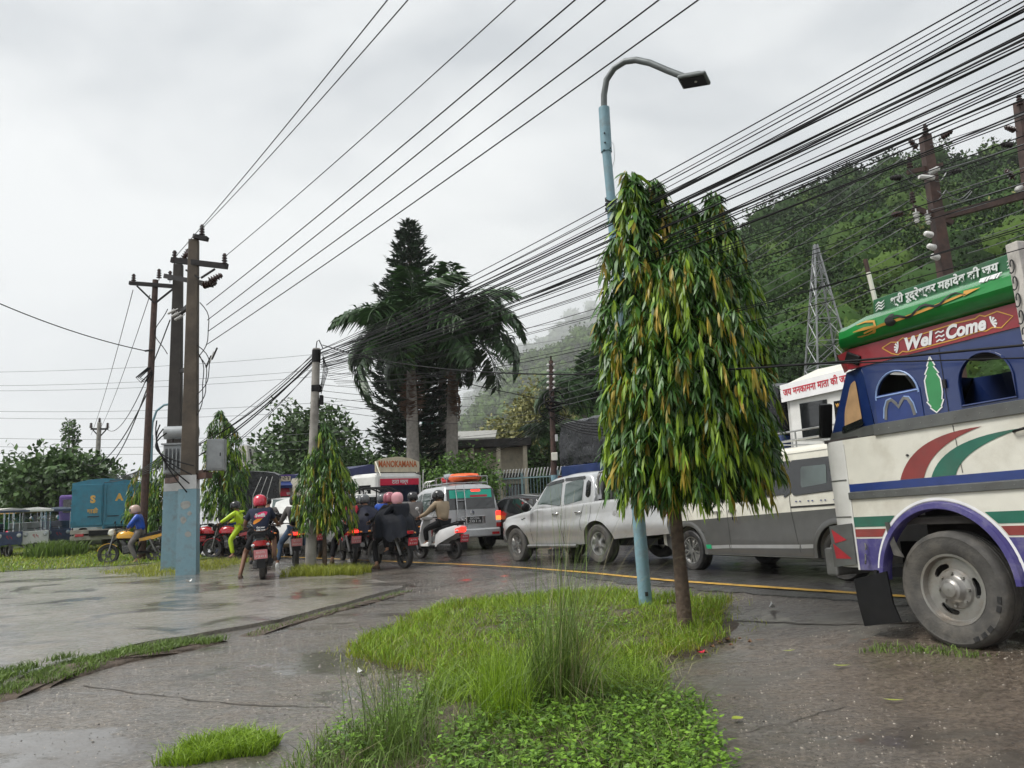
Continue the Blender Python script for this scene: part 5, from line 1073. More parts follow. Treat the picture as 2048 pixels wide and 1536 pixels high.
# ---------------------------------------------------------------- silver double cab pickup
def pickup():
    v = thing('pickup', 'muddy silver double cab pickup with chrome bed bars', 'pickup', (.034, 17.32, .075), veh_rot(33, 2.0)); y0 = -.78
    arches = [(0, .36, .46), (-2.86, .36, .46)]
    lo = with_arches(pl([(-4.72, .52), (-3.4, .46), (-2.3, .36), (-.5, .36), (.5, .42), (.78, .50)]), arches)
    hi = smooth_pl([(-4.74, 1.0), (-4.70, 1.19), (-2.62, 1.18), (-.80, 1.12), (-.3, 1.07), (.4, .98), (.66, .88), (.80, .60)], .05)
    def hw(x, z):
        w_ = .86 - .04 * max(0, (z - .75) / .4) ** 2 - .05 * max(0, (.62 - z) / .25); w_ += .035 * max(0, 1 - abs(z - .70) / .16) * (1 if x > -2.3 else .6)
        for xc in (0, -2.86): w_ += .05 * max(0, 1 - abs(x - xc) / .62) ** .6 * max(0, 1 - max(0, z - .80) / .14)
        return w_ * (1 - .20 * sm(.35, .80, x) - .02 * sm(-4.4, -4.74, x))
    B = Body(lo, hi, hw, .03, .06); xs = stations(-4.74, .80, .12, arches, (-2.62, -2.66))
    def P(mb, n, m, s_=40, **k): o_ = mb.build(n, m, v, s_, **k); o_.location.y = y0; return o_
    mat('muddy_silver', (.52, .525, .52), .3, .5, var=.06, coat=.6, dirt=.25, dscale=1.6, dcol=(.30, .26, .19))
    P(B.skin(xs, nz=18), 'body', 'muddy_silver')
    # cab: roof and pillars over the belt line
    hic = smooth_pl([(-2.74, 1.13), (-2.70, 1.60), (-2.5, 1.74), (-1.9, 1.765), (-1.3, 1.72), (-1.05, 1.64), (-.75, 1.35), (-.42, 1.10)], .05)
    C = Body(lambda x: 1.05, hic, lambda x, z: .815 - .17 * max(0, (z - 1.1) / .66) ** 1.15 - .06 * sm(-1.2, -.4, x), .045, .07)
    P(C.skin([x for x in np.linspace(-2.74, -.42, 34)], nz=14), 'cab', 'silver_paint')
    P(C.panel(rounded([(-.72, 1.16), (-1.06, 1.57), (-1.62, 1.63), (-1.66, 1.14)], .04), .007), 'window', 'glass_green'); P(C.panel(rounded([(-1.76, 1.15), (-1.74, 1.635), (-2.34, 1.64), (-2.36, 1.17)], .04), .007), 'window', 'glass_green'); P(C.panel(rounded([(-2.46, 1.26), (-2.44, 1.60), (-2.58, 1.59), (-2.62, 1.26)], .06), .007), 'window', 'glass_dark')
    P(C.panel([(-1.04, 1.565), (-1.10, 1.64), (-1.66, 1.685), (-1.66, 1.62)], .016), 'rain_visor', 'glass_dark'); P(C.panel([(-1.72, 1.63), (-1.72, 1.69), (-2.38, 1.69), (-2.38, 1.63)], .016), 'rain_visor', 'glass_dark')
    P(patch((-.42, .66, 1.12), (-.42, -.66, 1.12), (-1.05, -.56, 1.62), (-1.05, .56, 1.62), .05), 'windscreen', 'glass_dark')
    b = MB(); b.ball((-1.25, .30, 1.30), (.09, .08, .12), 10, 8); b.build('driver_headrest', 'seat_vinyl', v, 60).location.y = y0
    for Pp in ([(-.60, 1.05), (-.62, .75), (-.60, .42)], [(-1.70, 1.13), (-1.72, .7), (-1.70, .38)], [(-2.44, 1.13), (-2.38, .95), (-2.34, .80), (-2.40, .62)], [(-2.665, 1.16), (-2.655, .75)]):
        Q = [(a[0] + (b_[0] - a[0]) * j / 6, a[1] + (b_[1] - a[1]) * j / 6) for a, b_ in zip(Pp, Pp[1:]) for j in range(7)]; ribbon(Q, .009, 'ink_black', v, B.put(1), 'panel_gap', .003).location.y = y0
    for x in (-1.50, -2.28):
        y = B.hw(x, .98) + y0; MB().tube([(x + .10, y, .985), (x + .07, y + .03, .985), (x - .07, y + .03, .985), (x - .10, y, .985)], .016, 6).build('door_handle', 'chrome', v, 60)
    # bed interior, chrome bars, rear
    P(MB().box((-3.70, 0, 1.10), (1.96, 1.36, .22)), 'bed_cover', 'black_plastic')
    for y in (.66, -.66):
        b = MB(); b.tube([(-2.70, y, 1.18), (-2.74, y, 1.60), (-2.82, y, 1.72), (-3.0, y, 1.74)], .032, 8); P(b, 'roll_bar', 'chrome', 60)
        b = MB(); b.tube([(-2.85, y, 1.18), (-2.95, y, 1.55), (-3.5, y * .95, 1.60), (-4.3, y, 1.55), (-4.55, y, 1.20)], .028, 8); P(b, 'bed_rail', 'black_plastic', 60)
    b = MB(); b.tube([(-3.0, -.66, 1.74), (-3.0, .66, 1.74)], .032, 8); P(b, 'roll_bar', 'chrome', 60); P(patch((-2.76, -.6, 1.2), (-2.76, .6, 1.2), (-2.74, .55, 1.62), (-2.74, -.55, 1.62), .01), 'rear_window', 'glass_dark')
    P(MB().box((-4.78, 0, .56), (.14, 1.62, .2)), 'rear_bumper', 'chrome', bevel=.03); MB().box((-4.76, y0 + .76, .98), (.06, .14, .34)).build('tail_light', 'red_glass', v, bevel=.01); MB().box((-4.76, y0 - .76, .98), (.06, .14, .34)).build('tail_light', 'red_glass', v, bevel=.01)
    P(MB().box((.78, 0, .55), (.16, 1.36, .3)), 'front_bumper', 'grey_paint', bevel=.05); MB().box((.66, y0 + .62, .80), (.22, .24, .17), (0, .15, -.35)).build('headlight', 'clear_glass', v, bevel=.04); MB().box((.66, y0 - .62, .80), (.22, .24, .17), (0, .15, .35)).build('headlight', 'clear_glass', v, bevel=.04); P(MB().box((.76, 0, .82), (.06, .8, .14)), 'grille', 'chrome', bevel=.02)
    for sd in (1, -1):
        b = MB(); b.tube([(-.55, sd * .92, .34), (-2.25, sd * .92, .34)], .035, 8); P(b, 'running_board', 'alloy', 60)
        MB().ball((-.62, y0 + sd * .98, 1.16), (.07, .11, .10), 10, 8).build('mirror', 'black_plastic', v, 60)
    for x, _, r in arches:
        for sd in (1, -1): make_wheel(v, x, y0 + sd * .76, .37, .25, .22, 'five', sd, 'tyre_dusty')
    P(MB().box((-1.9, 0, .38), (4.6, 1.2, .12)), 'underbody', 'black_steel')
    y = B.hw(-3.5, .9); MB().lathe([(.10, 0), (.095, .006), (.02, .008)], 20, Matrix.Translation((-3.42, y + y0 + .002, .88)) @ Matrix.Rotation(rad(-90), 4, 'X')).build('fuel_cap', 'muddy_silver', v, 40)
    ribbon([(-.22, .93), (-.28, .90), (-.34, .93), (-.40, .935)], [.01, .025, .03, .01], 'ink_black', v, B.put(1), 'badge', .004).location.y = y0
    side_o = side_text(B, '4x4', .16, 'ink_black', v, -4.25, 1.02); side_o.location.y = y0
    plate_num(v, (-4.86, y0 - .1, .60), (0, -1, 0), (0, 0, 1), .42, .14, 'plate_red', 'white_ink', ['BA 2 CHA', '4187'], .06)
    text('mah', .20, 'ink_black', v, (-4.745, y0 + .30, .86), (0, -1, 0), (0, 0, 1), name='tailgate_lettering', bold=.008, fit=.5)
    return v
pickup()
# ---------------------------------------------------------------- silver sport utility with roof rack
def suv():
    v = thing('sport_utility', 'silver sport utility seen from behind with ladder and lit tail lights', 'car', (-1.3, 22.15, .03), veh_rot(24, .5)); arches = [(.85, .36, .44), (3.5, .36, .44)]
    lo = with_arches(pl([(0, .50), (.3, .42), (4.2, .42), (4.5, .5)]), arches); hi = smooth_pl([(-.03, 1.1), (0, 1.15), (.12, 1.80), (.4, 1.86), (2.2, 1.83), (2.7, 1.72), (3.2, 1.22), (3.5, 1.10), (4.3, 1.0), (4.5, .7)], .06)
    def hw(x, z): return (.88 - .17 * max(0, (z - 1.05) / .8) ** 1.2 - .05 * max(0, (.65 - z) / .25)) * (1 - .05 * sm(.25, 0, x) - .16 * sm(4.0, 4.5, x))
    B = Body(lo, hi, hw, .05, .08); B.skin(stations(-.03, 4.5, .12, arches), nz=20).build('body', 'silver_paint', v, 45)
    for Pp in ([(.42, 1.12), (.42, 1.66), (1.2, 1.68), (1.22, 1.10)], [(1.30, 1.10), (1.30, 1.68), (2.05, 1.68), (2.10, 1.10)], [(2.18, 1.10), (2.16, 1.68), (2.52, 1.60), (2.92, 1.14)]): [B.panel(rounded(Pp, .04), .007, (q_,)).build('window', 'glass_dark' if Pp[0][0] < 1 else 'glass_green', v, 40) for q_ in (1, -1)]
    [B.panel([(.02, .95), (.13, 1.70), (.40, 1.72), (.40, 1.08)], .009, (q_,)).build('rear_pillar_trim', 'glass_dark', v, 40) for q_ in (1, -1)]
    for Pp in ([(1.26, 1.7), (1.28, .5)], [(2.14, 1.1), (2.16, .5)], [(2.95, 1.1), (2.95, .5)]): seam(B, Pp, v, .008, sides=(1, -1))
    MB().box((1.9, 0, .46), (3.0, 1.6, .1)).build('underbody', 'black_steel', v)
    seam(B, [(.3, .66), (4.2, .66)], v, .10, 'grey_paint', 'side_moulding', (1,)); MB().box((1.62, B.hw(1.6, .95) + .01, .98), (.1, .03, .16)).build('fuel_flap_vent', 'ink_black', v)
    # rear face
    rx = lambda z: 0.0 + max(0, (z - 1.15)) * .18 - .035
    bk = lambda y0_, y1_, z0, z1, o: [(rx(z0) - o, y0_, z0), (rx(z0) - o, y1_, z0), (rx(z1) - o, y1_, z1), (rx(z1) - o, y0_, z1)]
    MB().add(bk(-.72, .72, 1.16, 1.74, .012), [(0, 1, 2, 3)]).build('rear_window', 'glass_dark', v)
    MB().add([(-.055, -.80, .62), (-.055, .80, .62), (-.055, .80, 1.15), (-.055, -.80, 1.15)], [(0, 1, 2, 3)]).build('tailgate', 'silver_paint', v)
    mat('banner_teal', (.02, .42, .30), .4); MB().add(bk(-.64, .64, 1.48, 1.71, .018), [(0, 1, 2, 3)]).build('window_banner', 'banner_teal', v); MB().add(bk(-.50, .02, 1.50, 1.56, .022), [(0, 1, 2, 3)]).build('banner_stripe', 'red_ink', v); MB().add(bk(-.30, -.02, 1.66, 1.72, .022), [(0, 1, 2, 3)]).build('brake_light', 'red_lit', v)
    for sd in (1, -1):
        MB().box((-.03, sd * .80, 1.02), (.10, .15, .13)).build('tail_light', 'red_lit', v, bevel=.015); MB().box((-.03, sd * .80, .89), (.10, .15, .12)).build('turn_light', 'amber_lit', v, bevel=.015); MB().box((-.03, sd * .80, .79), (.10, .15, .07)).build('reverse_light', 'clear_glass', v, bevel=.01); MB().box((-.03, sd * .80, .69), (.10, .15, .12)).build('tail_light', 'red_glass', v, bevel=.015); MB().box((-.15, sd * .66, .47), (.03, .22, .07)).build('bumper_reflector', 'red_glass', v)
    MB().box((-.07, 0, .50), (.16, 1.66, .24)).build('rear_bumper', 'silver_paint', v, bevel=.04); MB().box((-.07, -.02, .86), (.02, .74, .22)).build('plate_recess', 'chrome', v, bevel=.01)
    plate_num(v, (-.09, -.06, .86), (0, -1, 0), (0, 0, 1), .44, .18, 'plate_black', 'white_ink', ['BA 9 CHA', '2814'], .09); MB().lathe([(.075, 0), (.07, .01), (.01, .012)], 16, Matrix.Translation((-.058, 0, 1.06)) @ Matrix.Rotation(rad(-90), 4, 'Y')).build('badge', 'chrome', v, 40)
    b = MB()
    for y in (.45, .20): b.tube([(rx(1.80) - .06, y, 1.84), (rx(1.5) - .08, y, 1.5), (-.12, y, 1.1), (-.14, y, .66)], .013, 6)
    for z in (1.68, 1.42, 1.14, .92, .72): b.cyl((min(-.10, rx(z) - .07), .45, z), (min(-.10, rx(z) - .07), .20, z), .011, n=6)
    b.build('rear_ladder', 'chrome', v, 60)
    b = MB()
    for sd in (1, -1):
        b.tube([(.25, sd * .62, 1.92), (2.2, sd * .62, 1.92)], .014, 6); b.tube([(.25, sd * .62, 2.10), (1.3, sd * .62, 2.10), (1.35, sd * .62, 1.92)], .014, 6)
        for x in (.25, .7, 1.2, 1.7, 2.2): b.cyl((x, sd * .62, 1.84), (x, sd * .62, 2.10 if x < 1.3 else 1.92), .012, n=6)
    b.tube([(.25, -.62, 2.10), (.25, .62, 2.10)], .014, 6)
    for x in (.25, .7, 1.2, 1.7, 2.2): b.tube([(x, -.62, 1.92), (x, .62, 1.92)], .012, 6)
    b.build('roof_rack', 'chrome', v, 60)
    for x in (1.75, 1.95, 2.2, 2.35): MB().tube([(x, .66, 1.86), (x + .02, .66, 1.98), (x - .04, .60, 2.04), (x - .08, .5, 2.06)], .013, 6).build('rack_hook', 'white_paint', v, 60)
    for x, _, r in arches:
        for sd in (1, -1): make_wheel(v, x, sd * .74, .36, .24, .21, 'five', sd)
    MB().lathe([(.34, -.1), (.36, 0), (.34, .1), (.2, .11), (.01, .11)], 24, Matrix.Translation((-.16, -.95, .0)) ).build('hidden_cap', 'rubber', v) if False else None
    MB().ball((3.0, .98, 1.2), (.07, .11, .09), 10, 8).build('mirror', 'silver_paint', v, 60)
    mat('tarp_orange', (.85, .12, .02), .5, var=.2, bump=.9, bscale=7); mat('bag_red', (.5, .03, .04), .6, var=.2, bump=.6, bscale=9); mat('bag_grey', (.32, .35, .38), .4, var=.3, bump=.8, bscale=9)
    Mw = Matrix.Translation((-1.3, 22.15, .03)) @ veh_rot(24, .5).to_matrix().to_4x4()
    def lump(name, label, m, c, r, seed):
        random.seed(seed); mb = MB(); rings = []
        for i in range(9):
            u = i / 8; ring = []
            for j in range(16):
                a = 2 * math.pi * j / 16; sq = 1 / max(abs(math.cos(a)) ** .6, abs(math.sin(a)) ** .6, .75); k = (math.sin(math.pi * min(.97, max(.03, u))) ** .35) * random.uniform(.92, 1.06); ring.append((c[0] + r[0] * (2 * u - 1), c[1] + r[1] * math.cos(a) * sq * k, c[2] + r[2] * math.sin(a) * sq * k * .85))
            rings.append(ring)
        o_ = mb.loft(rings).build(name, m, None, 50); o_.matrix_world = Mw; return tag(o_, label, 'luggage')
    lump('tarp_bundle', 'bright orange wrapped bundle on the silver car roof rack', 'tarp_orange', (.8, -.12, 2.08), (.55, .44, .15), 3); lump('luggage_bag', 'red bag beside the orange bundle on the roof rack', 'bag_red', (1.62, -.1, 2.06), (.3, .42, .14), 5); lump('luggage_bag', 'grey plastic sack tied at the front end of the orange bundle', 'bag_grey', (1.28, .15, 2.14), (.2, .2, .10), 7)
suv()
# ---------------------------------------------------------------- poles, lamps, towers
def insul(parent, p, h=.24, r=.06, m='ceramic_brown', n=4, d=(0, 0, 1), name='insulator'):
    d = Vector(d).normalized(); Rm = d.to_track_quat('Z', 'Y').to_matrix().to_4x4(); pr = [(.012, -.08), (.012, 0)]
    for k in range(n): z = h * k / n; pr += [(r * (1 - .06 * k), z + .005), (r * (1 - .06 * k), z + h / n * .35), (r * .5, z + h / n * .55), (r * .5, z + h / n * .98)]
    pr += [(r * .4, h), (.004, h + .01)]
    return MB().lathe(pr, 12, Matrix.Translation(Vector(p)) @ Rm).build(name, m, parent, 40)
# paired concrete poles carrying the transformer
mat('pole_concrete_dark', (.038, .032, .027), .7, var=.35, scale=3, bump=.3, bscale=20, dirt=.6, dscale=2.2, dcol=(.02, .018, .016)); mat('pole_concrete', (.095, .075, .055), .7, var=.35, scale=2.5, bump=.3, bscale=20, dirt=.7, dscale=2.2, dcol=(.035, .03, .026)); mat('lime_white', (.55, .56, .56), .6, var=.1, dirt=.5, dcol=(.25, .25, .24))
HP = (-7.59, 18.0); hp = thing('paired_power_poles', 'pair of concrete power poles with light blue painted feet and steel crossarms', 'power pole', gp(*HP)); hp.location.z = 0
HB = (-1.05, 1.55)                                              # second pole stands behind the first
def sqpole(x, y, h, b0, b1, m, z0=-.3, name='pole', rot=.15):
    R_ = Matrix.Rotation(rot, 3, 'Z'); f = lambda z: b0 + (b1 - b0) * max(0, z) / h; rings = []
    for z in (z0, 0.0, h * .5, h): q = f(z) / 2; rings.append([Vector((x, y, z)) + R_ @ Vector(p) for p in ((-q, -q * .8, 0), (q, -q * .8, 0), (q, q * .8, 0), (-q, q * .8, 0))])
    return MB().loft(rings), f, R_
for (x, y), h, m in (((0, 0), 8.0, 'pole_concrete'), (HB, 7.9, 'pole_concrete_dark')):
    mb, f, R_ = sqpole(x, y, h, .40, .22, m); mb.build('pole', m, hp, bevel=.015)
    for z0, z1, mm, k in ((-.25, 1.98, 'light_blue_paint', .022), (1.983, 2.30, 'lime_white', .018)):
        rings = [[Vector((x, y, z)) + R_ @ Vector((sx * (f(z) / 2 + k), sy * (f(z) * .4 + k), 0)) for sx, sy in ((-1, -1), (1, -1), (1, 1), (-1, 1))] for z in (z0, z1)]
        MB().loft(rings).build('painted_foot', mm, hp)
mat('old_paper', (.34, .35, .33), .8, var=.3, scale=9, dirt=.6, dscale=9, dcol=(.18, .21, .22)); random.seed(8)
for k, (x_, z_, w_, h_) in enumerate(((-.02, 1.62, .26, .22), (.06, 1.42, .12, .10), (-.08, 1.28, .14, .16), (.03, .95, .18, .12))):
    q_ = [(x_ + w_ / 2 * math.cos(a) * random.uniform(.7, 1.2), z_ + h_ / 2 * math.sin(a) * random.uniform(.7, 1.2)) for a in np.linspace(0, 6.28, 9, endpoint=False)]; Rz = Matrix.Rotation(.15, 3, 'Z')
    flat(q_, 'old_paper', hp, lambda a, b, o: Rz @ Vector((a, -(f(b) * .4 + .022 + .004), b)), 'torn_poster')
hpoff = Vector((HP[0], HP[1], 0))
def hx(px, py, Y): return at(px, py, Y) - hpoff
def beam(n, a, b, wd, ht=None, m='dark_steel', par=None): return MB().bar(a, b, wd, ht).build(n, m, par or hp)
beam('crossarm', hx(343, 520, 18.0), hx(455, 533, 17.85), .09, .13); beam('crossarm', hx(330, 552, 19.4), hx(425, 570, 18.2), .08, .12)
beam('arm_brace', hx(372, 540, 18.0), hx(398, 556, 17.9), .04); beam('arm_brace', hx(430, 538, 17.85), hx(402, 556, 17.85), .04); beam('pole_cap', hx(388, 473, 17.9), hx(415, 478, 17.9), .16, .10)
beam('cross_tie', hx(362, 625, 19.4), hx(392, 600, 18.1), .09, .10); beam('cross_tie', hx(362, 742, 19.4), hx(388, 735, 18.1), .09, .10)
for px, py, Y in ((404, 470, 17.9), (349, 522, 18.0), (449, 528, 17.85)): insul(hp, hx(px, py, Y), .26, .07)
for px, py, Y, d in ((378, 510, 18.5, (.6, -.3, .6)), (408, 570, 18.0, (1, -.2, .1)), (420, 562, 17.9, (1, 0, .5)), (366, 520, 19.2, (.5, -.2, .7))): insul(hp, hx(px, py, Y), .32, .10, n=5, d=d)
for k in range(3): insul(hp, hx(350 + k * 7, 620 + k * 6, 19.2), .2, .05, 'ceramic_white', 5, (-.8, -.2, -.5))
beam('platform_beam', hx(336, 962, 18.9), hx(418, 950, 17.75), .16, .13, 'rusty_steel'); beam('platform_beam', hx(336, 952, 19.9), hx(412, 945, 18.6), .14, .13, 'rusty_steel')
for k in range(5):        # slack jumper loops and drop leads
    random.seed(k + 4); P = []; x = random.choice((0.18, HB[0] - .2, .22)); y = 0 if x > 0 else HB[1]; z = random.uniform(4.5, 6.8); L = random.uniform(.8, 1.8); sd = 1 if x > 0 else -1
    for i in range(12): u = i / 11; P.append((x + sd * (.18 + .12 * k * .3) * math.sin(u * math.pi) + .04 * math.sin(u * 9), y - .12, z - L * u))
    MB().tube(P, .011, 5).build('jumper_cable', 'wire_black', hp)
for k in range(4):
    P = [(-.75 + .08 * k, -.1, 3.6 - .1 * k), (-.8 - .1 * k, -.25, 2.9), (-.3, -.3, 2.35 + .1 * k), (.05 + .05 * k, -.24, 1.9 + .2 * k)]; Q = []
    for i in range(13):
        t = i / 12; b = [Vector(p) for p in P]; Q.append(b[0] * (1 - t) ** 3 + b[1] * 3 * t * (1 - t) ** 2 + b[2] * 3 * t * t * (1 - t) + b[3] * t ** 3)
    MB().tube(Q, .016, 5).build('service_cable', 'wire_black', hp)
b = MB()
for k in range(4): b.box((.30, -.1, 5.0 + k * .02), (.02, .02, .02))
for k in range(3):
    o = hx(412 + k * 6, 735 - k * 8, 17.9); MB().bar(o, o + Vector((.12, 0, .28)), .03).build('fuse_carrier', 'ceramic_white' if k % 2 else 'dark_steel', hp)
# transformer tank with radiator fins, conservator drum and meter boxes on the platform
mat('transformer_grey', (.33, .35, .36), .5, .1, var=.12, dirt=.4)
tp = hx(372, 930, 18.9) + hpoff; tr = thing('transformer', 'light grey pole transformer with drum and cooling fins on the steel platform', 'transformer', (tp.x - .1, tp.y - .05, 2.38), .15)
MB().box((-.05, .2, .36), (.72, .5, .70)).build('tank', 'transformer_grey', tr, bevel=.03); MB().box((-.05, .2, .73), (.80, .58, .04)).build('lid', 'transformer_grey', tr)
for k in range(7): MB().box((-.33 + k * .09, -.12, .36), (.02, .16, .5)).build('cooling_fin', 'transformer_grey', tr)
MB().cyl((-.42, .1, 1.02), (.36, .1, 1.02), .16, n=20).build('conservator', 'transformer_grey', tr, 50, bevel=.0); MB().cyl((.1, .1, .75), (.1, .1, .9), .03).build('drum_pipe', 'transformer_grey', tr)
for k in range(3): insul(tr, (-.28 + k * .22, .28, .75), .16, .04, 'ceramic_brown', 3, name='bushing')
bx_ = thing('meter_cabinet', 'pale grey steel meter cabinet bolted beside the front concrete pole', 'cabinet', Vector((-7.1, 18.35, 2.40)), .15); MB().box((0, 0, .37), (.40, .30, .74)).build('cabinet_body', 'transformer_grey', bx_, bevel=.015); MB().box((0, -.157, .37), (.34, .012, .66)).build('door', 'transformer_grey', bx_, bevel=.004); MB().box((.12, -.17, .37), (.02, .02, .08)).build('handle', 'dark_steel', bx_)
# brown steel pole with crossarm
def steel_pole(label, bx, by, top, r, arms, m='rusty_steel', braces=True, name='steel_pole', cat='power pole'):
    t = thing(name, label, cat, (bx, by, 0)); tp_ = top - Vector((bx, by, 0)); MB().tube([(0, 0, -.3), tp_ * .5, tp_], [r, r * .9, r * .75], 12).build('pole', m, t, 60)
    return t, tp_
brown, bt_ = steel_pole('tall brown steel pole with one crossarm beside the paired poles', -11.69, 24.3, at(311, 560, 24.3), .12, None)
bo = Vector((-11.69, 24.3, 0)); B_ = lambda px, py, Y=24.2: at(px, py, Y) - bo
beam('crossarm', B_(259, 566), B_(362, 574), .10, .12, par=brown); beam('arm_brace', B_(274, 572), B_(308, 605), .05, par=brown); beam('arm_brace', B_(346, 578), B_(312, 605), .05, par=brown)
for px, py in ((267, 566), (318, 556), (340, 560)): insul(brown, B_(px, py), .3, .08)
MB().bar(B_(290, 702), B_(306, 700), .05).build('dead_end_clamp', 'dark_steel', brown)
for k in range(3): MB().tube([B_(296 + k * 3, 735), B_(272 + 4 * k, 755), B_(282 + 8 * k, 765), B_(305, 740 + 4 * k)], .02, 5).build('wire_coil', 'wire_black', brown)
# small curved street lamp on the left, light blue
ls_ = thing('street_lamp', 'slim light blue street lamp with curved arm behind the brown steel pole', 'street lamp', (-14.15, 30, 0)); L_ = lambda px, py: at(px, py, 30) - Vector((-14.15, 30, 0))
MB().tube([(-.05, 0, -.2), L_(303, 870)], [.09, .07], 10).build('pole', 'light_blue_paint', ls_, 60); MB().tube([L_(303, 872), L_(305, 845), L_(313, 822), L_(328, 810), L_(352, 806)], .045, 8).build('curved_arm', 'light_blue_paint', ls_, 60); MB().box(L_(358, 807), (.4, .22, .1)).build('lamp_head', 'lamp_grey', ls_, bevel=.02)
# foreground street lamp
fl = thing('street_lamp', 'tall pale blue street lamp with bent grey arm beside the drooping tree', 'street lamp', gp(1.52, 9.68)); fo = fl.location.copy(); Lf = lambda px, py, Y=9.68: at(px, py, Y) - fo
MB().tube([(0, 0, -.2), Lf(1258, 800), Lf(1222, 395)], [.082, .076, .07], 18).build('pole', 'light_blue_paint', fl, 60); MB().tube([Lf(1222, 396), Lf(1213, 303)], .060, 16).build('pole', 'light_blue_paint', fl, 60); MB().tube([Lf(1213, 304), Lf(1208, 216)], [.074, .074], 16).build('sleeve', 'light_blue_paint', fl, 60)
arm = [(1208, 218, 9.68), (1208, 190, 9.66), (1213, 160, 9.62), (1228, 137, 9.56), (1250, 123, 9.48), (1272, 120, 9.4), (1300, 126, 9.3), (1335, 141, 9.18), (1366, 153, 9.07)]
MB().tube([Lf(*a) for a in arm], .042, 12).build('curved_arm', 'lamp_grey', fl, 60)
hd = Lf(1388, 160, 8.98); Rl = Euler((rad(-8), rad(8), rad(-30))).to_matrix()
MB().box(hd, (.36, .26, .05), Rl, ).build('lamp_head', 'lamp_grey', fl, bevel=.02); MB().box(hd + Rl @ Vector((-.02, 0, .035)), (.24, .18, .05), Rl).build('heat_sink', 'lamp_grey', fl, bevel=.01); MB().box(hd + Rl @ Vector((0, 0, -.028)), (.30, .20, .012), Rl).build('lamp_lens', 'black_plastic', fl); MB().ball(hd + Rl @ Vector((.03, -.01, -.036)), (.018, .018, .01), 8, 6).build('led', 'ceramic_white', fl)
for px, py in ((1209, 266), (1210, 285), (1221, 296), (1208, 300)): MB().ball(Lf(px, py, 9.6), .012, 6, 5).build('bolt', 'dark_steel', fl)
for k in range(6): MB().tube([Lf(1222 + 11 * math.cos(a), 398 + 4 * k + 5 * math.sin(a + k), 9.68 - .09 * math.sin(a)) for a in np.linspace(0, 6.283, 12)], .011, 5).build('cable_tie', 'wire_black', fl)
MB().tube([Lf(1216, 275), Lf(1228, 290), Lf(1229, 320), Lf(1222, 345)], .004, 4).build('feed_wire', 'ceramic_white', fl); MB().box(Lf(1293, 1188, 9.6), (.035, .02, .05)).build('service_hole', 'ink_black', fl)
# concrete cable pole in the middle
cp = thing('cable_pole', 'round concrete pole loaded with cables beside the small drooping tree', 'power pole', gp(-4.64, 17.45)); co = cp.location.copy(); Cq = lambda px, py, Y=17.4: at(px, py, Y) - co
MB().tube([(0, 0, -.2), Cq(626, 920), Cq(633, 697)], [.125, .105, .085], 16).build('pole', 'concrete', cp, 60); MB().tube([Cq(632, 725), Cq(633, 700)], .10, 12).build('cable_clamp', 'black_plastic', cp, 60); MB().box(Cq(633, 777), (.20, .2, .16)).build('junction_box', 'black_plastic', cp, bevel=.02); MB().box(Cq(643, 800), (.07, .12, .22)).build('fuse_box', 'black_plastic', cp, bevel=.01)
MB().tube([Cq(640, 800), Cq(632, 830), Cq(634, 850), Cq(645, 862)], .03, 6).build('drop_cable', 'wire_black', cp, 60); MB().tube([Cq(632, 697), Cq(634, 683), Cq(638, 680), Cq(646, 697)], .012, 5).build('wire_loop', 'wire_black', cp)
for k in range(4): MB().tube([Cq(646, 712), Cq(647 + 3 * k, 740), Cq(642, 770 + 6 * k)], .009, 4).build('drop_cable', 'wire_black', cp)
# brown cable pole behind the pickup
bp_ = thing('cable_pole', 'brown steel cable pole hung with coils behind the silver pickup', 'power pole', (1.32, 25, .0)); bo2 = Vector((1.32, 25, 0)); Bq = lambda px, py, Y=25: at(px, py, Y) - bo2
MB().tube([(.03, 0, -.2), Bq(1108, 950)], .11, 10).build('painted_foot', 'light_blue_paint', bp_, 60); MB().tube([Bq(1108, 951), Bq(1105, 840), Bq(1102, 722)], [.10, .09, .075], 12).build('pole', 'rusty_steel', bp_, 60); MB().box(Bq(1109, 913, 24.85), (.2, .1, .26)).build('meter_box', 'cream_paint', bp_, bevel=.02); MB().box(Bq(1113, 876, 24.85), (.09, .06, .22)).build('switch_box', 'lime_white', bp_, bevel=.01)
for k in range(5):
    for s_ in (-1, 1): MB().ball(Bq(1102 + s_ * 6, 730 + k * 11.5, 24.9), .05, 8, 6).build('spool_insulator', 'ceramic_white', bp_)
for k in range(9):
    random.seed(60 + k); c = Bq(1104 + random.uniform(-8, 18), 805 + random.uniform(-22, 25), 24.85); r = random.uniform(.12, .34); MB().tube([c + Vector((r * math.cos(a), .05 * math.sin(3 * a), r * .8 * math.sin(a))) for a in np.linspace(0, 5.6, 12)], .02, 5).build('wire_coil', 'wire_black', bp_)
insul(bp_, Bq(1102, 724), .2, .05)
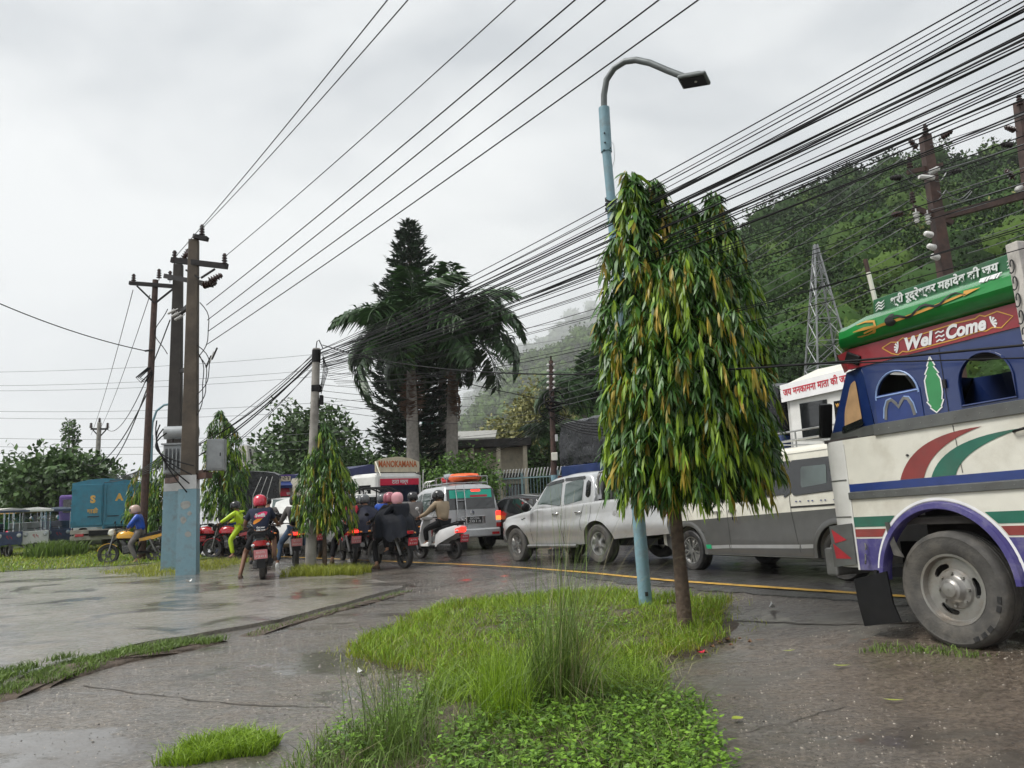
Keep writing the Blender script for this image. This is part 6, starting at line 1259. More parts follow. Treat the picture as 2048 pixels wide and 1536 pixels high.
# poles with insulator stacks behind the decorated truck
rp = thing('insulator_poles', 'pair of rusty steel poles with brown and white insulators behind the decorated truck', 'power pole', (8.75, 15, 0)); ro = Vector((8.75, 15, 0)); Rq = lambda px, py, Y=15: at(px, py, Y) - ro
MB().tube([(0, 0, .1), Rq(1888, 530), Rq(1850, 272)], [.17, .155, .125], 4).build('pole', 'rusty_steel', rp); MB().tube([(2.0, 0, .1), Rq(2075, 500), Rq(2040, 205)], [.17, .155, .13], 4).build('pole', 'rusty_steel', rp)
beam('crossarm', Rq(1826, 415), Rq(1905, 446), .08, .10, 'rusty_steel', rp); beam('cross_tie', Rq(1875, 436), Rq(2060, 388), .14, .14, 'rusty_steel', rp); beam('crossarm', Rq(1815, 345), Rq(1885, 330), .07, .09, 'rusty_steel', rp)
for k, (px, py, d, m) in enumerate(((1852, 270, (0, 0, 1), 'ceramic_brown'), (1832, 295, (-.6, -.3, .5), 'ceramic_brown'), (1885, 275, (.8, -.2, .5), 'ceramic_brown'), (1820, 335, (0, 0, 1), 'ceramic_brown'), (1800, 355, (-1, -.2, -.1), 'dark_steel'), (1900, 345, (1, -.2, .1), 'dark_steel'), (1826, 405, (0, 0, 1), 'ceramic_brown'), (1803, 428, (-1, -.2, -.1), 'ceramic_brown'), (1832, 425, (0, 0, -1), 'ceramic_white'), (1855, 428, (0, 0, -1), 'ceramic_white'), (1862, 345, (.2, -1, 0), 'ceramic_white'), (2040, 210, (0, 0, 1), 'ceramic_brown'), (2028, 260, (-.8, -.2, .2), 'ceramic_brown'), (2025, 355, (-.6, -.2, .6), 'ceramic_brown'), (2040, 375, (-.5, -.4, -.3), 'ceramic_white'), (2022, 290, (-1, -.2, 0), 'dark_steel'), (1862, 470, (-.6, -.4, 0), 'ceramic_white'), (1868, 495, (-.6, -.4, 0), 'ceramic_white'), (1875, 515, (-.6, -.4, 0), 'ceramic_white'))): insul(rp, Rq(px, py, 14.9), .22, .065, m, 4, d)
for k in range(6):
    random.seed(k + 90); a = Rq(random.uniform(1795, 1900), random.uniform(330, 430), 14.85); b = a + Vector((random.uniform(.3, .7), 0, random.uniform(-.2, .2))); MB().tube([a.lerp(b, u) + Vector((0, 0, -.22 * math.sin(u * math.pi))) for u in np.linspace(0, 1, 8)], .010, 4).build('jumper_cable', 'wire_grey', rp)
MB().tube([Rq(1838, 353, 14.8), Rq(1868, 356, 14.8)], .05, 8).build('pole_band', 'ceramic_white', rp)
# distant poles and lattice tower
dp = thing('wooden_pole', 'small distant power pole above the blue truck trees', 'power pole', (-32.6, 60, 0)); do = Vector((-32.6, 60, 0)); Dq = lambda px, py: at(px, py, 60) - do
MB().tube([(0, 0, 0), Dq(199, 845)], [.24, .16], 8).build('pole', 'concrete', dp, 60); beam('crossarm', Dq(182, 858), Dq(216, 858), .14, .14, par=dp); beam('arm_brace', Dq(186, 860), Dq(197, 872), .07, par=dp); beam('arm_brace', Dq(212, 860), Dq(201, 872), .07, par=dp)
for px in (182, 199, 215): insul(dp, Dq(px, 856 if px != 199 else 846), .4, .14)
dp2 = thing('wooden_pole', 'thin distant pole beside the pale apartment block', 'power pole', (-23.0, 70, 0)); MB().tube([(0, 0, 0), at(500, 898, 70) - Vector((-23.0, 70, 0))], [.16, .1], 8).build('pole', 'dark_steel', dp2)
mat('galvanised', (.25, .26, .265), .5, .4, var=.15)
tw = thing('lattice_tower', 'grey steel lattice transmission tower on the lower hillside', 'transmission tower', (17.7, 42, 1)); to = Vector((17.7, 42, 1)); top = at(1629, 470, 42) - to; bl = at(1622, 745, 42) - to; br = at(1692, 745, 42) - to; bl.z = br.z = min(bl.z, br.z)
cxm = (bl + br) / 2; hw_ = (br - bl).length / 2; drop = 1.45; base = [top + (cxm + Vector((sx * hw_, sy * hw_, 0)) - top) * drop for sx in (-1, 1) for sy in (-1, 1)]
for bpt in base: MB().tube([bpt, top + (bpt - top) * .05], .055, 4).build('leg', 'galvanised', tw)
b = MB(); lv = [.05, .14, .23, .33, .43, .54, .66, .79, .92]
for l0, l1 in zip(lv, lv[1:]):
    for i, j in ((0, 1), (1, 3), (3, 2), (2, 0)):
        p = lambda q, l: top + (base[q] - top) * l
        b.tube([p(i, l0), p(j, l1)], .026, 3); b.tube([p(j, l0), p(i, l1)], .026, 3); b.tube([p(i, l1), p(j, l1)], .026, 3)
b.build('bracing', 'galvanised', tw)
# ---------------------------------------------------------------- wires
def wire(a, b, r, sag, label, group, m='wire_black', name='cable', n=22, ext=0):
    a, b = Vector(a), Vector(b); b2 = a + (b - a) * (1 + ext); P = [a.lerp(b2, i / n) - Vector((0, 0, sag * 4 * (i / n) * (1 - i / n))) for i in range(n + 1)]
    o = MB().tube(P, r, 5).build(name, m, None); o.data.polygons.foreach_set('use_smooth', [True] * len(o.data.polygons)); return tag(o, label, 'cable', group)
G1 = 'line wires from the paired power poles'; lab = 'bare line wire running from the paired power poles overhead'
for a, b, r in (((352, 512, 18.0), (765, 0, 8.5), .009), ((405, 456, 17.9), (805, 0, 8.5), .009), ((449, 514, 17.85), (1017, 0, 8.5), .009), ((413, 610, 17.9), (1135, 0, 8.2), .010), ((415, 640, 17.9), (1195, 0, 8.2), .010), ((417, 662, 17.9), (1300, 0, 8.0), .010), ((412, 690, 17.9), (1378, 0, 8.0), .010)): wire(at(*a), at(*b), r, .10, lab, G1, 'wire_grey' if r < .01 else 'dark_steel', 'line_wire', ext=.35)
G2 = 'cables strung from the concrete cable pole past the lamp post'; lab = 'black cable in the thick bundle between the concrete cable pole and the lamp post'; random.seed(41)
ends = [-88, -75, -68, -62, -50, -40, -30, -12, 0, 10, 22, 30, 38, 46, 52, 60, 66, 78, 90, 98, 105, 112, 120, 128, 134, 140, 150, 158, 172, 190, 212]
for k, e in enumerate(ends):
    thick = k in (6, 9, 10, 11, 12, 16, 19); wire(at(640 + random.uniform(-4, 8), 702 + k * 1.3 + random.uniform(-5, 5), 17.35 + random.uniform(-.1, .1)), at(2060, e + random.uniform(-3, 3), 5.0 + random.uniform(-.15, .15)), .0085 if thick else random.choice((.0045, .0055, .0065)), random.uniform(.10, .34), lab, G2, ext=.2, n=26)
lab = 'thin black wire hanging below the cable bundle at the drooping tree'; G3 = 'thin wires below the cable bundle'
for k in range(9): wire(at(644 + 4 * k, 742 + 3.5 * k, 17.3), at(2060, 232 + k * 23 + random.uniform(-6, 6), 5.3), .004 if k % 3 else .005, random.uniform(.1, .5), lab, G3, ext=.2)
wire(at(645, 690, 17.4), at(2060, 617, 5.2), .010, .55, 'single black cable drooping across the roof of the decorated truck', None, ext=.15); wire(at(1180, 735, 11), at(2060, 713, 5.4), .006, .02, 'thin black cable crossing the windows of the decorated truck', None, ext=.15)
wire(at(645, 690, 17.4), at(1340, 838, 20), .010, .2, 'dark cable running from the concrete cable pole down behind the tree', None)
lab = 'black cable of the bundle running from the concrete cable pole towards the paired poles'; G4 = 'cables between the concrete cable pole and the paired poles'
for k in range(8): wire(at(630, 703 + k * 4.5, 17.4), at(380 + k * 5, 898 + k * 5 - (k % 3) * 8, 21.5), .016 if k in (2, 3, 4) else .008, random.uniform(.02, .25), lab, G4)
lab = 'thin telephone wire spreading from the concrete cable pole to the far side'; G5 = 'thin wires crossing the sky on the left'
for k in range(7): wire(at(640, 745 + k * 12, 17.5), at(1010 + 12 * k, 720 + k * 20, 30), .006, .25, lab, G5, 'dark_steel')
lab = 'faint thin wire crossing the grey sky on the left'
for (y0, y1) in ((745, 655), (772, 690), (782, 706), (822, 770), (835, 792), (875, 838), (892, 850), (905, 868)): wire(at(-60, y0, 42), at(1290, y1 - 40, 46), .011, .9, lab, G5, 'wire_grey', n=16)
wire(at(-40, 590, 20), at(292, 702, 24.2), .016, .15, 'dark stay wire reaching the brown steel pole from the left', None)
lab = 'slack wire running down from the brown steel pole to the distant pole'; G6 = 'slack wires by the brown steel pole'
for a, b, s in (((266, 580, 24.2), (182, 870, 60), .4), ((300, 590, 24.2), (199, 860, 60), .4), ((300, 760, 24.2), (190, 930, 46), 1.2), ((302, 770, 24.2), (165, 925, 40), 1.0), ((340, 640, 24), (216, 860, 60), 1.2)): wire(at(*a), at(*b), .012 if s < 1 else .02, s, lab, G6, 'dark_steel')
for k in range(5): wire(at(330 + 4 * k, 905 + 5 * k, 19.5), at(205 - 20 * k, 930 + 3 * k, 46), .012, .6, 'loose service cable drooping behind the brown steel pole', 'loose service cables on the left', 'dark_steel')
lab = 'grey line wire between the insulator poles and the brown cable pole'; G7 = 'line wires over the hillside'
for k, (px, py) in enumerate(((1800, 300), (1832, 296), (1800, 357), (1820, 400), (1803, 430), (1832, 440), (1862, 472), (1868, 497), (1875, 517))):
    wire(at(px, py, 14.9), at(1102 + (k % 2) * 6, 728 + k * 11, 24.9), .008, .35, lab, G7, 'wire_grey')
    wire(at(px + 60, py - 10, 14.9), at(2120, py - 105 + k * 3, 12.5), .008, .05, 'grey line wire leaving the insulator poles on the truck side', 'line wires past the truck', 'wire_grey', n=10, ext=.3)
lab = 'black service cable bundle drooping from the brown cable pole to the house'; G8 = 'service cables at the brown cable pole'
for k in range(5): wire(at(1104, 815 + k * 8, 24.9), at(930 - 30 * k, 900 + k * 9, 38), .010, .5, lab, G8); wire(at(1110, 828 + k * 4, 24.9), at(1330, 795 + k * 9, 22), .020, .5, 'black service cable running from the brown cable pole behind the drooping tree', 'service cables behind the drooping tree')
# ---------------------------------------------------------------- house, fence, wall, far buildings
mat('wall_cream', (.52, .47, .36), .8, var=.12, dirt=.5, dcol=(.2, .18, .14)); mat('roof_dark', (.035, .033, .032), .8, var=.3, dirt=.3); mat('wall_grey', (.30, .30, .28), .8, var=.15, dirt=.5); mat('fence_teal', (.16, .25, .26), .5, var=.15, dirt=.3); mat('brick_cap', (.16, .06, .045), .8, var=.25); mat('tank_green', (.012, .25, .17), .4); mat('pale_block', (.55, .54, .48), .8, var=.1, dirt=.3); mat('wood_brown', (.07, .04, .025), .7, var=.3)
hs_ = thing('house', 'flat roofed cream house with dark overhanging slab behind the shrub', 'house', (-1.2, 42, 0)); H_ = lambda px, py, Y=42: at(px, py, Y) - Vector((-1.2, 42, 0))
a = H_(880, 893); b = H_(1062, 893); zr = (a.z + b.z) / 2
MB().box(((a.x + b.x) / 2, 1.2, zr + .12), (b.x - a.x, 4.4, .42)).build('roof_slab', 'roof_dark', hs_, bevel=.02); MB().box(((a.x + b.x) / 2, 1.6, zr / 2 - .1), (b.x - a.x - .5, 3.0, zr)).build('wall', 'wall_cream', hs_)
MB().box(((a.x + b.x) / 2, -.25, zr * .62), (b.x - a.x - .3, .35, .22)).build('balcony_beam', 'roof_dark', hs_)
for k in range(4): MB().box((a.x + .35 + k * (b.x - a.x - .7) / 3, -.7, zr / 2), (.22, .22, zr)).build('column', 'wall_cream', hs_)
for k in range(3):
    x = a.x + 1.0 + k * 1.5; w_ = MB().box((x, .07, zr * .38), (.9, .06, 1.0)).build('window', 'glass_dark', hs_); MB().plate([(x - .5, zr * .38 - .55), (x + .5, zr * .38 - .55), (x + .5, zr * .38 + .55), (x - .5, zr * .38 + .55)], [[(x - .44, zr * .38 - .49), (x + .44, zr * .38 - .49), (x + .44, zr * .38 + .49), (x - .44, zr * .38 + .49)]], .0, .06).build('frame', 'wood_brown', w_)
    for q in range(4): MB().box((x - .3 + q * .2, .02, zr * .38), (.02, .02, 1.0)).build('grille_bar', 'dark_steel', w_)
up_ = thing('upper_house', 'two storey house with sloping grey roof and green water tank behind the palms', 'house', (-3.2, 50, 0)); U_ = lambda px, py, Y=50: at(px, py, Y) - Vector((-3.2, 50, 0))
p0 = U_(842, 885); p1 = U_(985, 872); z0 = p0.z
MB().box(((p0.x + p1.x) / 2, 2, z0 / 2), (p1.x - p0.x - .5, 4, z0)).build('wall', 'wall_cream', up_); MB().loft([[(p0.x - .2, y, z + z0) for y, z in ((-.5, 0), (4.5, .9), (4.5, 1.0), (-.5, .12))], [(p1.x + .2, y, z + z0) for y, z in ((-.5, 0), (4.5, .9), (4.5, 1.0), (-.5, .12))]]).build('roof', 'wall_grey', up_); MB().box((U_(848, 870).x, 1, z0 + .5), (1.3, 1.3, 1.3)).build('stair_tower', 'wall_grey', up_)
for k in range(3): MB().box((p0.x + 1 + k * 1.2, -.03, z0 * .75), (.7, .05, .8)).build('window', 'glass_dark', up_)
tk = U_(853, 846) + Vector((-3.2, 50, 0)); t = thing('water_tank', 'bright green ribbed plastic water tank on the roof behind the palms', 'water tank', (tk.x, tk.y + 1, tk.z - .5)); MB().lathe([(.01, 0), (.42, 0), (.42, .2), (.39, .23), (.42, .26), (.42, .45), (.39, .48), (.42, .51), (.42, .7), (.2, .85), (.15, .86)], 18).build('tank_body', 'tank_green', t, 40); MB().lathe([(.17, .85), (.17, .93), (.01, .95)], 14).build('lid', 'tank_green', t, 40)
# boundary wall and spiked fence
fn = thing('spiked_fence', 'teal railing with white angled spikes on a low cream wall behind the pickup', 'fence', (0, 32, 0)); A = Vector((-1.2, 33.5, 0)) - Vector((0, 32, 0)); Bv = Vector((4.6, 29.3, 0)) - Vector((0, 32, 0)); D = (Bv - A); n = 46; dl = D.normalized(); nrm_ = Vector((-dl.y, dl.x, 0)) * -1
MB().bar(A + Vector((0, 0, .55)), Bv + Vector((0, 0, .55)), .22, 1.1).build('base_wall', 'wall_cream', fn); MB().bar(A + Vector((0, 0, 1.16)), Bv + Vector((0, 0, 1.16)), .30, .10).build('wall_coping', 'brick_cap', fn)
for z in (1.35, 2.25): MB().bar(A + Vector((0, 0, z)), Bv + Vector((0, 0, z)), .04, .05).build('rail', 'fence_teal', fn)
pm = MB().bar((0, 0, 1.21), (0, 0, 2.3), .022).build('picket', 'fence_teal', fn); sm_ = MB().bar((0, 0, 2.3), (dl.x * .10 - .0, dl.y * .10 - .08, 2.62), .035, .035).build('spike', 'lime_white', fn); pm.location = A; sm_.location = A
for k in range(1, n):
    for src, nm in ((pm, 'picket'), (sm_, 'spike')): o = bpy.data.objects.new(nm, src.data); col.objects.link(o); o.parent = fn; o.location = A + D * k / (n - 1)
for k in range(5): MB().bar(A + D * k / 4 + Vector((0, 0, 0)), A + D * k / 4 + Vector((0, 0, 2.5)), .10).build('post', 'fence_teal', fn)
gp_ = thing('gate_pier', 'brick capped cream gate pier with mossy top behind the pickup', 'pier', (2.35, 29.8, 0)); MB().box((0, 0, 1.05), (1.3, .5, 2.1)).build('pier', 'wall_cream', gp_, bevel=.01); MB().box((0, 0, 2.15), (1.45, .62, .12)).build('coping', 'brick_cap', gp_); MB().box((0, 0, 1.9), (1.34, .54, .06)).build('band', 'brick_cap', gp_)
ap = thing('apartment_block', 'distant pale apartment block with rows of small windows above the tarpaulin truck', 'building', (-45.5, 130, 0)); q0 = at(478, 907, 130); q1 = at(513, 907, 130); wd = q1.x - q0.x
MB().box((0, 0, q0.z / 2), (wd, 6, q0.z)).build('wall', 'pale_block', ap); MB().box((.3, 0, q0.z + .6), (wd * .5, 4, 1.2)).build('roof_room', 'pale_block', ap)
for r in range(3):
    for c in range(3): MB().box((-wd / 2 + wd * (c + .5) / 3, -3.03, q0.z - 1.2 - r * 2.4), (.55, .06, .9)).build('window', 'glass_dark', ap)
# ---------------------------------------------------------------- motorbikes, scooters and riders
def motorbike(label, x, y, th, paint, tail='red_lit', plate='plate_pink', group='motorbikes in the queue', name='motorcycle', plate_txt=('BA 52 PA', '3906'), lean=0, front='black_plastic'):
    v = thing(name, label, 'motorcycle', gp(x, y), veh_rot(th, 0, lean), group)
    for xx in (.66, -.66): make_wheel(v, xx, 0, .295, .11 if xx < 0 else .09, .215, 'bike', 1, 'rubber', 'engine')
    MB().tube([(.60, 0, .62), (.40, 0, .74), (-.1, 0, .66), (-.5, 0, .72)], .035, 8).build('frame', 'black_steel', v, 60); MB().tube([(.42, 0, .70), (.30, 0, .35), (-.1, 0, .30), (-.22, 0, .60)], .03, 8).build('cradle', 'black_steel', v, 60)
    b = MB(); b.box((.10, 0, .42), (.34, .26, .26), (0, .15, 0)); b.build('engine', 'engine', v, bevel=.04); MB().cyl((.2, 0, .5), (.3, 0, .68), .09, .08).build('cylinder_head', 'engine', v)
    MB().loft([[(x_, yy * w_, z_ + zz * h_) for yy, zz in ((-1, -.6), (-1.05, .2), (-.7, .9), (0, 1.1), (.7, .9), (1.05, .2), (1, -.6), (0, -.9))] for x_, w_, z_, h_ in ((.46, .05, .80, .05), (.38, .12, .82, .11), (.2, .15, .83, .13), (.0, .13, .80, .10), (-.1, .08, .77, .05))]).build('fuel_tank', paint, v, 50)
    MB().loft([[(x_, yy * w_, z_ + zz * .045) for yy, zz in ((-1, -1), (-1, .5), (-.6, 1), (.6, 1), (1, .5), (1, -1))] for x_, w_, z_ in ((-.02, .09, .78), (-.25, .14, .78), (-.5, .13, .84), (-.78, .09, .90))]).build('seat', 'seat_vinyl', v, 50)
    MB().loft([[(x_, yy * w_, z_ + zz * h_) for yy, zz in ((-1, -1), (-1, .6), (0, 1), (1, .6), (1, -1))] for x_, w_, z_, h_ in ((-.2, .13, .70, .06), (-.6, .12, .76, .07), (-.90, .07, .84, .04))]).build('tail_cowl', paint, v, 50)
    MB().box((-.92, 0, .80), (.05, .15, .07)).build('tail_light', tail, v, bevel=.01)
    MB().loft([[(x_, yy, z_) for yy in (-.09, .09)] + [(x_ - .02, yy, z_ - .01) for yy in (.09, -.09)] for x_, z_ in ((-.80, .76), (-.95, .66), (-1.02, .42))]).build('rear_fender', 'black_plastic', v)
    plate_num(v, (-1.03, 0, .60), (0, -1, 0), (-.25, 0, 1), .24, .17, plate, 'white_ink', plate_txt, .05)
    for s in (1, -1):
        MB().cyl((.66, s * .07, .30), (.50, s * .07, .92), .022, n=8).build('fork', 'dull_steel', v, 60); MB().tube([(.47, 0, .98), (.44, s * .18, 1.02), (.34, s * .36, 1.02)], .014, 6).build('handlebar', 'black_steel', v, 60); MB().cyl((.36, s * .28, 1.02), (.31, s * .40, 1.02), .02, n=8).build('grip', 'rubber', v)
        MB().tube([(.40, s * .27, 1.03), (.42, s * .32, 1.17)], .008, 5).build('mirror_stalk', 'black_steel', v); MB().ball((.42, s * .34, 1.22), (.02, .065, .045), 10, 6).build('mirror', 'black_plastic', v, 60)
        MB().ball((-.85, s * .15, .78), (.035, .045, .025), 8, 6).build('turn_signal', 'amber_glass', v); MB().cyl((-.66, s * .1, .30), (-.48, s * .14, .70), .03, n=8).build('rear_shock', 'dull_steel', v)
    MB().box((.58, 0, .93), (.16, .20, .20), (0, .25, 0)).build('headlight_cowl', front, v, bevel=.05); MB().ball((.66, 0, .91), (.03, .08, .07), 12, 8).build('headlight', 'clear_glass', v, 60)
    MB().loft([[(.66 + .325 * math.cos(rad(a)), yy, .295 + .325 * math.sin(rad(a))) for yy in (-.06, .06)] + [(.66 + .31 * math.cos(rad(a)), yy, .295 + .31 * math.sin(rad(a))) for yy in (.06, -.06)] for a in range(20, 150, 13)]).build('front_fender', paint, v, 40)
    MB().tube([(.2, -.12, .34), (-.1, -.16, .26), (-.45, -.17, .33)], .025, 8).build('exhaust_pipe', 'dull_steel', v, 60); MB().cyl((-.42, -.17, .33), (-.85, -.19, .46), .055, .06, 14).build('silencer', 'dull_steel', v, 60)
    MB().bar((-.66, .09, .30), (-.1, .09, .34), .05, .06).build('chain_guard', 'black_plastic', v)
    for s in (1, -1): MB().cyl((.02, s * .12, .30), (.02, s * .26, .30), .016, n=6).build('foot_peg', 'rubber', v)
    return v
def scooter(label, x, y, th, paint, tail='red_glass', plate='plate_red', lean=0, group='motorbikes in the queue', plate_txt=('BA 69 PA', '7201')):
    v = thing('scooter', label, 'scooter', gp(x, y), veh_rot(th, 0, lean), group)
    for xx in (.62, -.62): make_wheel(v, xx, 0, .24, .11, .15, 'bike', 1, 'rubber', 'engine')
    MB().loft([[(x_, yy * w_, z_ + zz * h_) for yy, zz in ((-1, -1), (-1.08, 0), (-.85, .9), (0, 1), (.85, .9), (1.08, 0), (1, -1))] for x_, w_, z_, h_ in ((-.05, .13, .46, .16), (-.25, .19, .56, .17), (-.5, .19, .64, .15), (-.75, .15, .72, .12), (-.92, .08, .78, .06))]).build('rear_body', paint, v, 50)
    MB().loft([[(x_, yy * w_, z_ + zz * .05) for yy, zz in ((-1, -1), (-1, .5), (-.6, 1), (.6, 1), (1, .5), (1, -1))] for x_, w_, z_ in ((.02, .09, .70), (-.25, .15, .76), (-.55, .15, .81), (-.85, .10, .86))]).build('seat', 'seat_vinyl', v, 50)
    MB().box((.22, 0, .30), (.5, .34, .08)).build('floor_board', 'black_plastic', v, bevel=.02); MB().loft([[(x_, yy * w_, z_) for yy in (-1, 1)] + [(x_ + .10, yy * w_ * .7, z_) for yy in (1, -1)] for x_, w_, z_ in ((.42, .17, .28), (.46, .20, .55), (.42, .16, .85), (.40, .10, .98))]).build('leg_shield', paint, v, 40)
    MB().cyl((.62, 0, .24), (.46, 0, .9), .03).build('steering_column', 'dull_steel', v); MB().loft([[(.62 + .27 * math.cos(rad(a)), yy, .24 + .27 * math.sin(rad(a))) for yy in (-.07, .07)] + [(.62 + .25 * math.cos(rad(a)), yy, .24 + .25 * math.sin(rad(a))) for yy in (.07, -.07)] for a in range(20, 160, 14)]).build('front_fender', paint, v, 40)
    MB().box((.42, 0, 1.02), (.14, .34, .12)).build('handlebar_cowl', paint, v, bevel=.04)
    for s in (1, -1):
        MB().tube([(.42, s * .12, 1.03), (.34, s * .34, 1.03)], .014, 6).build('handlebar', 'black_steel', v); MB().cyl((.36, s * .26, 1.03), (.33, s * .37, 1.03), .02, n=8).build('grip', 'rubber', v); MB().tube([(.40, s * .2, 1.06), (.40, s * .30, 1.22)], .008, 5).build('mirror_stalk', 'chrome', v); MB().ball((.40, s * .33, 1.26), (.02, .06, .045), 10, 6).build('mirror', paint, v, 60)
        MB().ball((-.86, s * .14, .70), (.05, .04, .03), 8, 6).build('turn_signal', 'clear_glass', v)
    MB().loft([[(x_, yy * w_, z_ + zz * .05) for yy, zz in ((-1, -1), (-1, 1), (1, 1), (1, -1))] for x_, w_, z_ in ((-.80, .15, .70), (-.93, .10, .74), (-.955, .03, .74))]).build('tail_light', tail, v, 40); MB().tube([(-.55, .12, .86), (-.86, .14, .92), (-.90, 0, .93), (-.86, -.14, .92), (-.55, -.12, .86)], .014, 6).build('grab_rail', 'black_steel', v, 60)
    MB().loft([[(x_, yy, z_) for yy in (-.08, .08)] + [(x_ - .02, yy, z_ - .01) for yy in (.08, -.08)] for x_, z_ in ((-.85, .62), (-.94, .50), (-.98, .26))]).build('rear_fender', 'black_plastic', v); plate_num(v, (-.985, 0, .52), (0, -1, 0), (-.2, 0, 1), .26, .18, plate, 'white_ink', plate_txt, .055)
    MB().box((-.40, .12, .30), (.5, .12, .18)).build('engine', 'engine', v, bevel=.04); MB().cyl((-.30, -.16, .28), (-.80, -.18, .36), .055, .06, 12).build('silencer', 'black_steel', v, 60)
    return v
def skin(name, J, E_, root, m, parent, sub=2):
    """continuous limb surface grown from a joint skeleton"""
    me = bpy.data.meshes.new(name); ks = list(J); me.from_pydata([J[k][0] for k in ks], [(ks.index(a), ks.index(b)) for a, b in E_], []); o = bpy.data.objects.new(name, me); col.objects.link(o)
    o.modifiers.new('s', 'SKIN'); ss = o.modifiers.new('u', 'SUBSURF'); ss.levels = sub; ss.render_levels = sub
    for i, k in enumerate(ks):
        sv = me.skin_vertices[0].data[i]; r = J[k][1]; sv.radius = r if isinstance(r, tuple) else (r, r); sv.use_root = (k == root)
    dg = bpy.context.evaluated_depsgraph_get(); m2 = bpy.data.meshes.new_from_object(o.evaluated_get(dg)); bpy.data.objects.remove(o); m2.materials.clear(); m2.polygons.foreach_set('use_smooth', [True] * len(m2.polygons))
    return obj(name, m2, m, parent)
def mix3(a, b, t): return tuple(a[i] + (b[i] - a[i]) * t for i in range(3))
RIDE = dict(pelvis=(-.22, 0, .93), belly=(-.20, 0, 1.08), chest=(-.13, 0, 1.28), neck=(-.08, 0, 1.44), head=(-.03, 0, 1.53), top=(-.02, 0, 1.63), elL=(.10, .30, 1.12), elR=(.10, -.30, 1.12), haL=(.31, .34, 1.05), haR=(.31, -.34, 1.05), knL=(.20, .24, .78), knR=(.20, -.24, .78), anL=(.04, .24, .40), anR=(.04, -.24, .40))
def person(label, x, y, th, top, legs, helmet=None, visor=True, pose=None, sleeves='long', shorts=False, shoes='ink_black', skin_m='skin', hood=None, hair=True, poncho=None, group='people on motorbikes', lean=0, collar=None, scale=1.0):
    P = dict(RIDE); P.update(pose or {}); v = thing('person', label, 'person', gp(x, y), veh_rot(th, 0, lean), group); v.scale = (scale,) * 3
    ch = P['chest']; shL = (ch[0] - .0, .185, ch[2] + .09); shR = (ch[0], -.185, ch[2] + .09); hiL = (P['pelvis'][0] + .04, .095, P['pelvis'][2] - .04); hiR = (hiL[0], -.095, hiL[2]); J = {}
    toe = lambda a: (a[0] + .12, a[1] + .02, a[2] - .07)
    for k, r in (('pelvis', (.13, .11)), ('belly', (.12, .10)), ('chest', (.135, .11)), ('neck', .055), ('head', (.075, .09)), ('top', (.055, .06)), ('elL', .043), ('elR', .043), ('haL', .03), ('haR', .03), ('knL', .06), ('knR', .06), ('anL', .042), ('anR', .042)): J[k] = (P[k], r)
    J.update(shL=(shL, .062), shR=(shR, .062), hiL=(hiL, .085), hiR=(hiR, .085), toL=(toe(P['anL']), .035), toR=(toe(P['anR']), .035))
    E_ = [('pelvis', 'belly'), ('belly', 'chest'), ('chest', 'neck'), ('neck', 'head'), ('head', 'top'), ('chest', 'shL'), ('shL', 'elL'), ('elL', 'haL'), ('chest', 'shR'), ('shR', 'elR'), ('elR', 'haR'), ('pelvis', 'hiL'), ('hiL', 'knL'), ('knL', 'anL'), ('anL', 'toL'), ('pelvis', 'hiR'), ('hiR', 'knR'), ('knR', 'anR'), ('anR', 'toR')]
    body = skin('body', J, E_, 'pelvis', skin_m, v); bm = bmesh.new(); bm.from_mesh(body.data); mb = MB()
    for s in 'LR':                     # fingers curled over the grip
        h = Vector(P['ha' + s]); d = (h - Vector(P['el' + s])).normalized(); sd = Vector((0, 1 if s == 'L' else -1, 0))
        for q in range(4):
            b0 = h + sd * (.035 - .022 * q) + d * .015; L = (.045, .05, .047, .038)[q]; mb.tube([b0, b0 + d * L * .6 + Vector((0, 0, .004)), b0 + d * L + Vector((0, 0, -.03)), b0 + d * L * .45 + Vector((0, 0, -.055))], [.010, .0095, .009, .007], 6)
        b0 = h - sd * .02; mb.tube([b0, b0 - sd * .025 + d * .025 + Vector((0, 0, -.02)), b0 - sd * .01 + d * .045 + Vector((0, 0, -.045))], [.011, .010, .008], 6)
    hd = Vector(P['head']); f = Vector((1, 0, .0)); mb.ball(hd + f * .088 + Vector((0, 0, .0)), (.022, .014, .022), 8, 6)
    for s in (1, -1): mb.ball(hd + Vector((.0, s * .078, .01)), (.02, .012, .03), 8, 6)
    t_ = bpy.data.meshes.new('t'); t_.from_pydata(mb.v, [], mb.f); bm.from_mesh(t_); bmesh.ops.recalc_face_normals(bm, faces=bm.faces); bm.to_mesh(body.data); bm.free(); body.data.polygons.foreach_set('use_smooth', [True] * len(body.data.polygons))
    # garments
    T = {k: J[k] for k in ('pelvis', 'belly', 'chest', 'shL', 'shR')}; T = {'pelvis': (mix3(P['pelvis'], P['belly'], .05), (.168, .145)), 'belly': (P['belly'], (.158, .135)), 'chest': (P['chest'], (.172, .14)), 'neck': (mix3(P['chest'], P['neck'], .8), .075), 'shL': (shL, .085), 'shR': (shR, .085)}
    TE = [('pelvis', 'belly'), ('belly', 'chest'), ('chest', 'neck'), ('chest', 'shL'), ('chest', 'shR')]
    for s in 'LR':
        if sleeves == 'long': T['el' + s] = (P['el' + s], .062); T['wr' + s] = (mix3(P['el' + s], P['ha' + s], .85), .045); TE += [('sh' + s, 'el' + s), ('el' + s, 'wr' + s)]
        else: T['el' + s] = (mix3(shL if s == 'L' else shR, P['el' + s], .72), .066); TE += [('sh' + s, 'el' + s)]
    skin('jacket' if sleeves == 'long' else 'shirt', T, TE, 'pelvis', top, v)
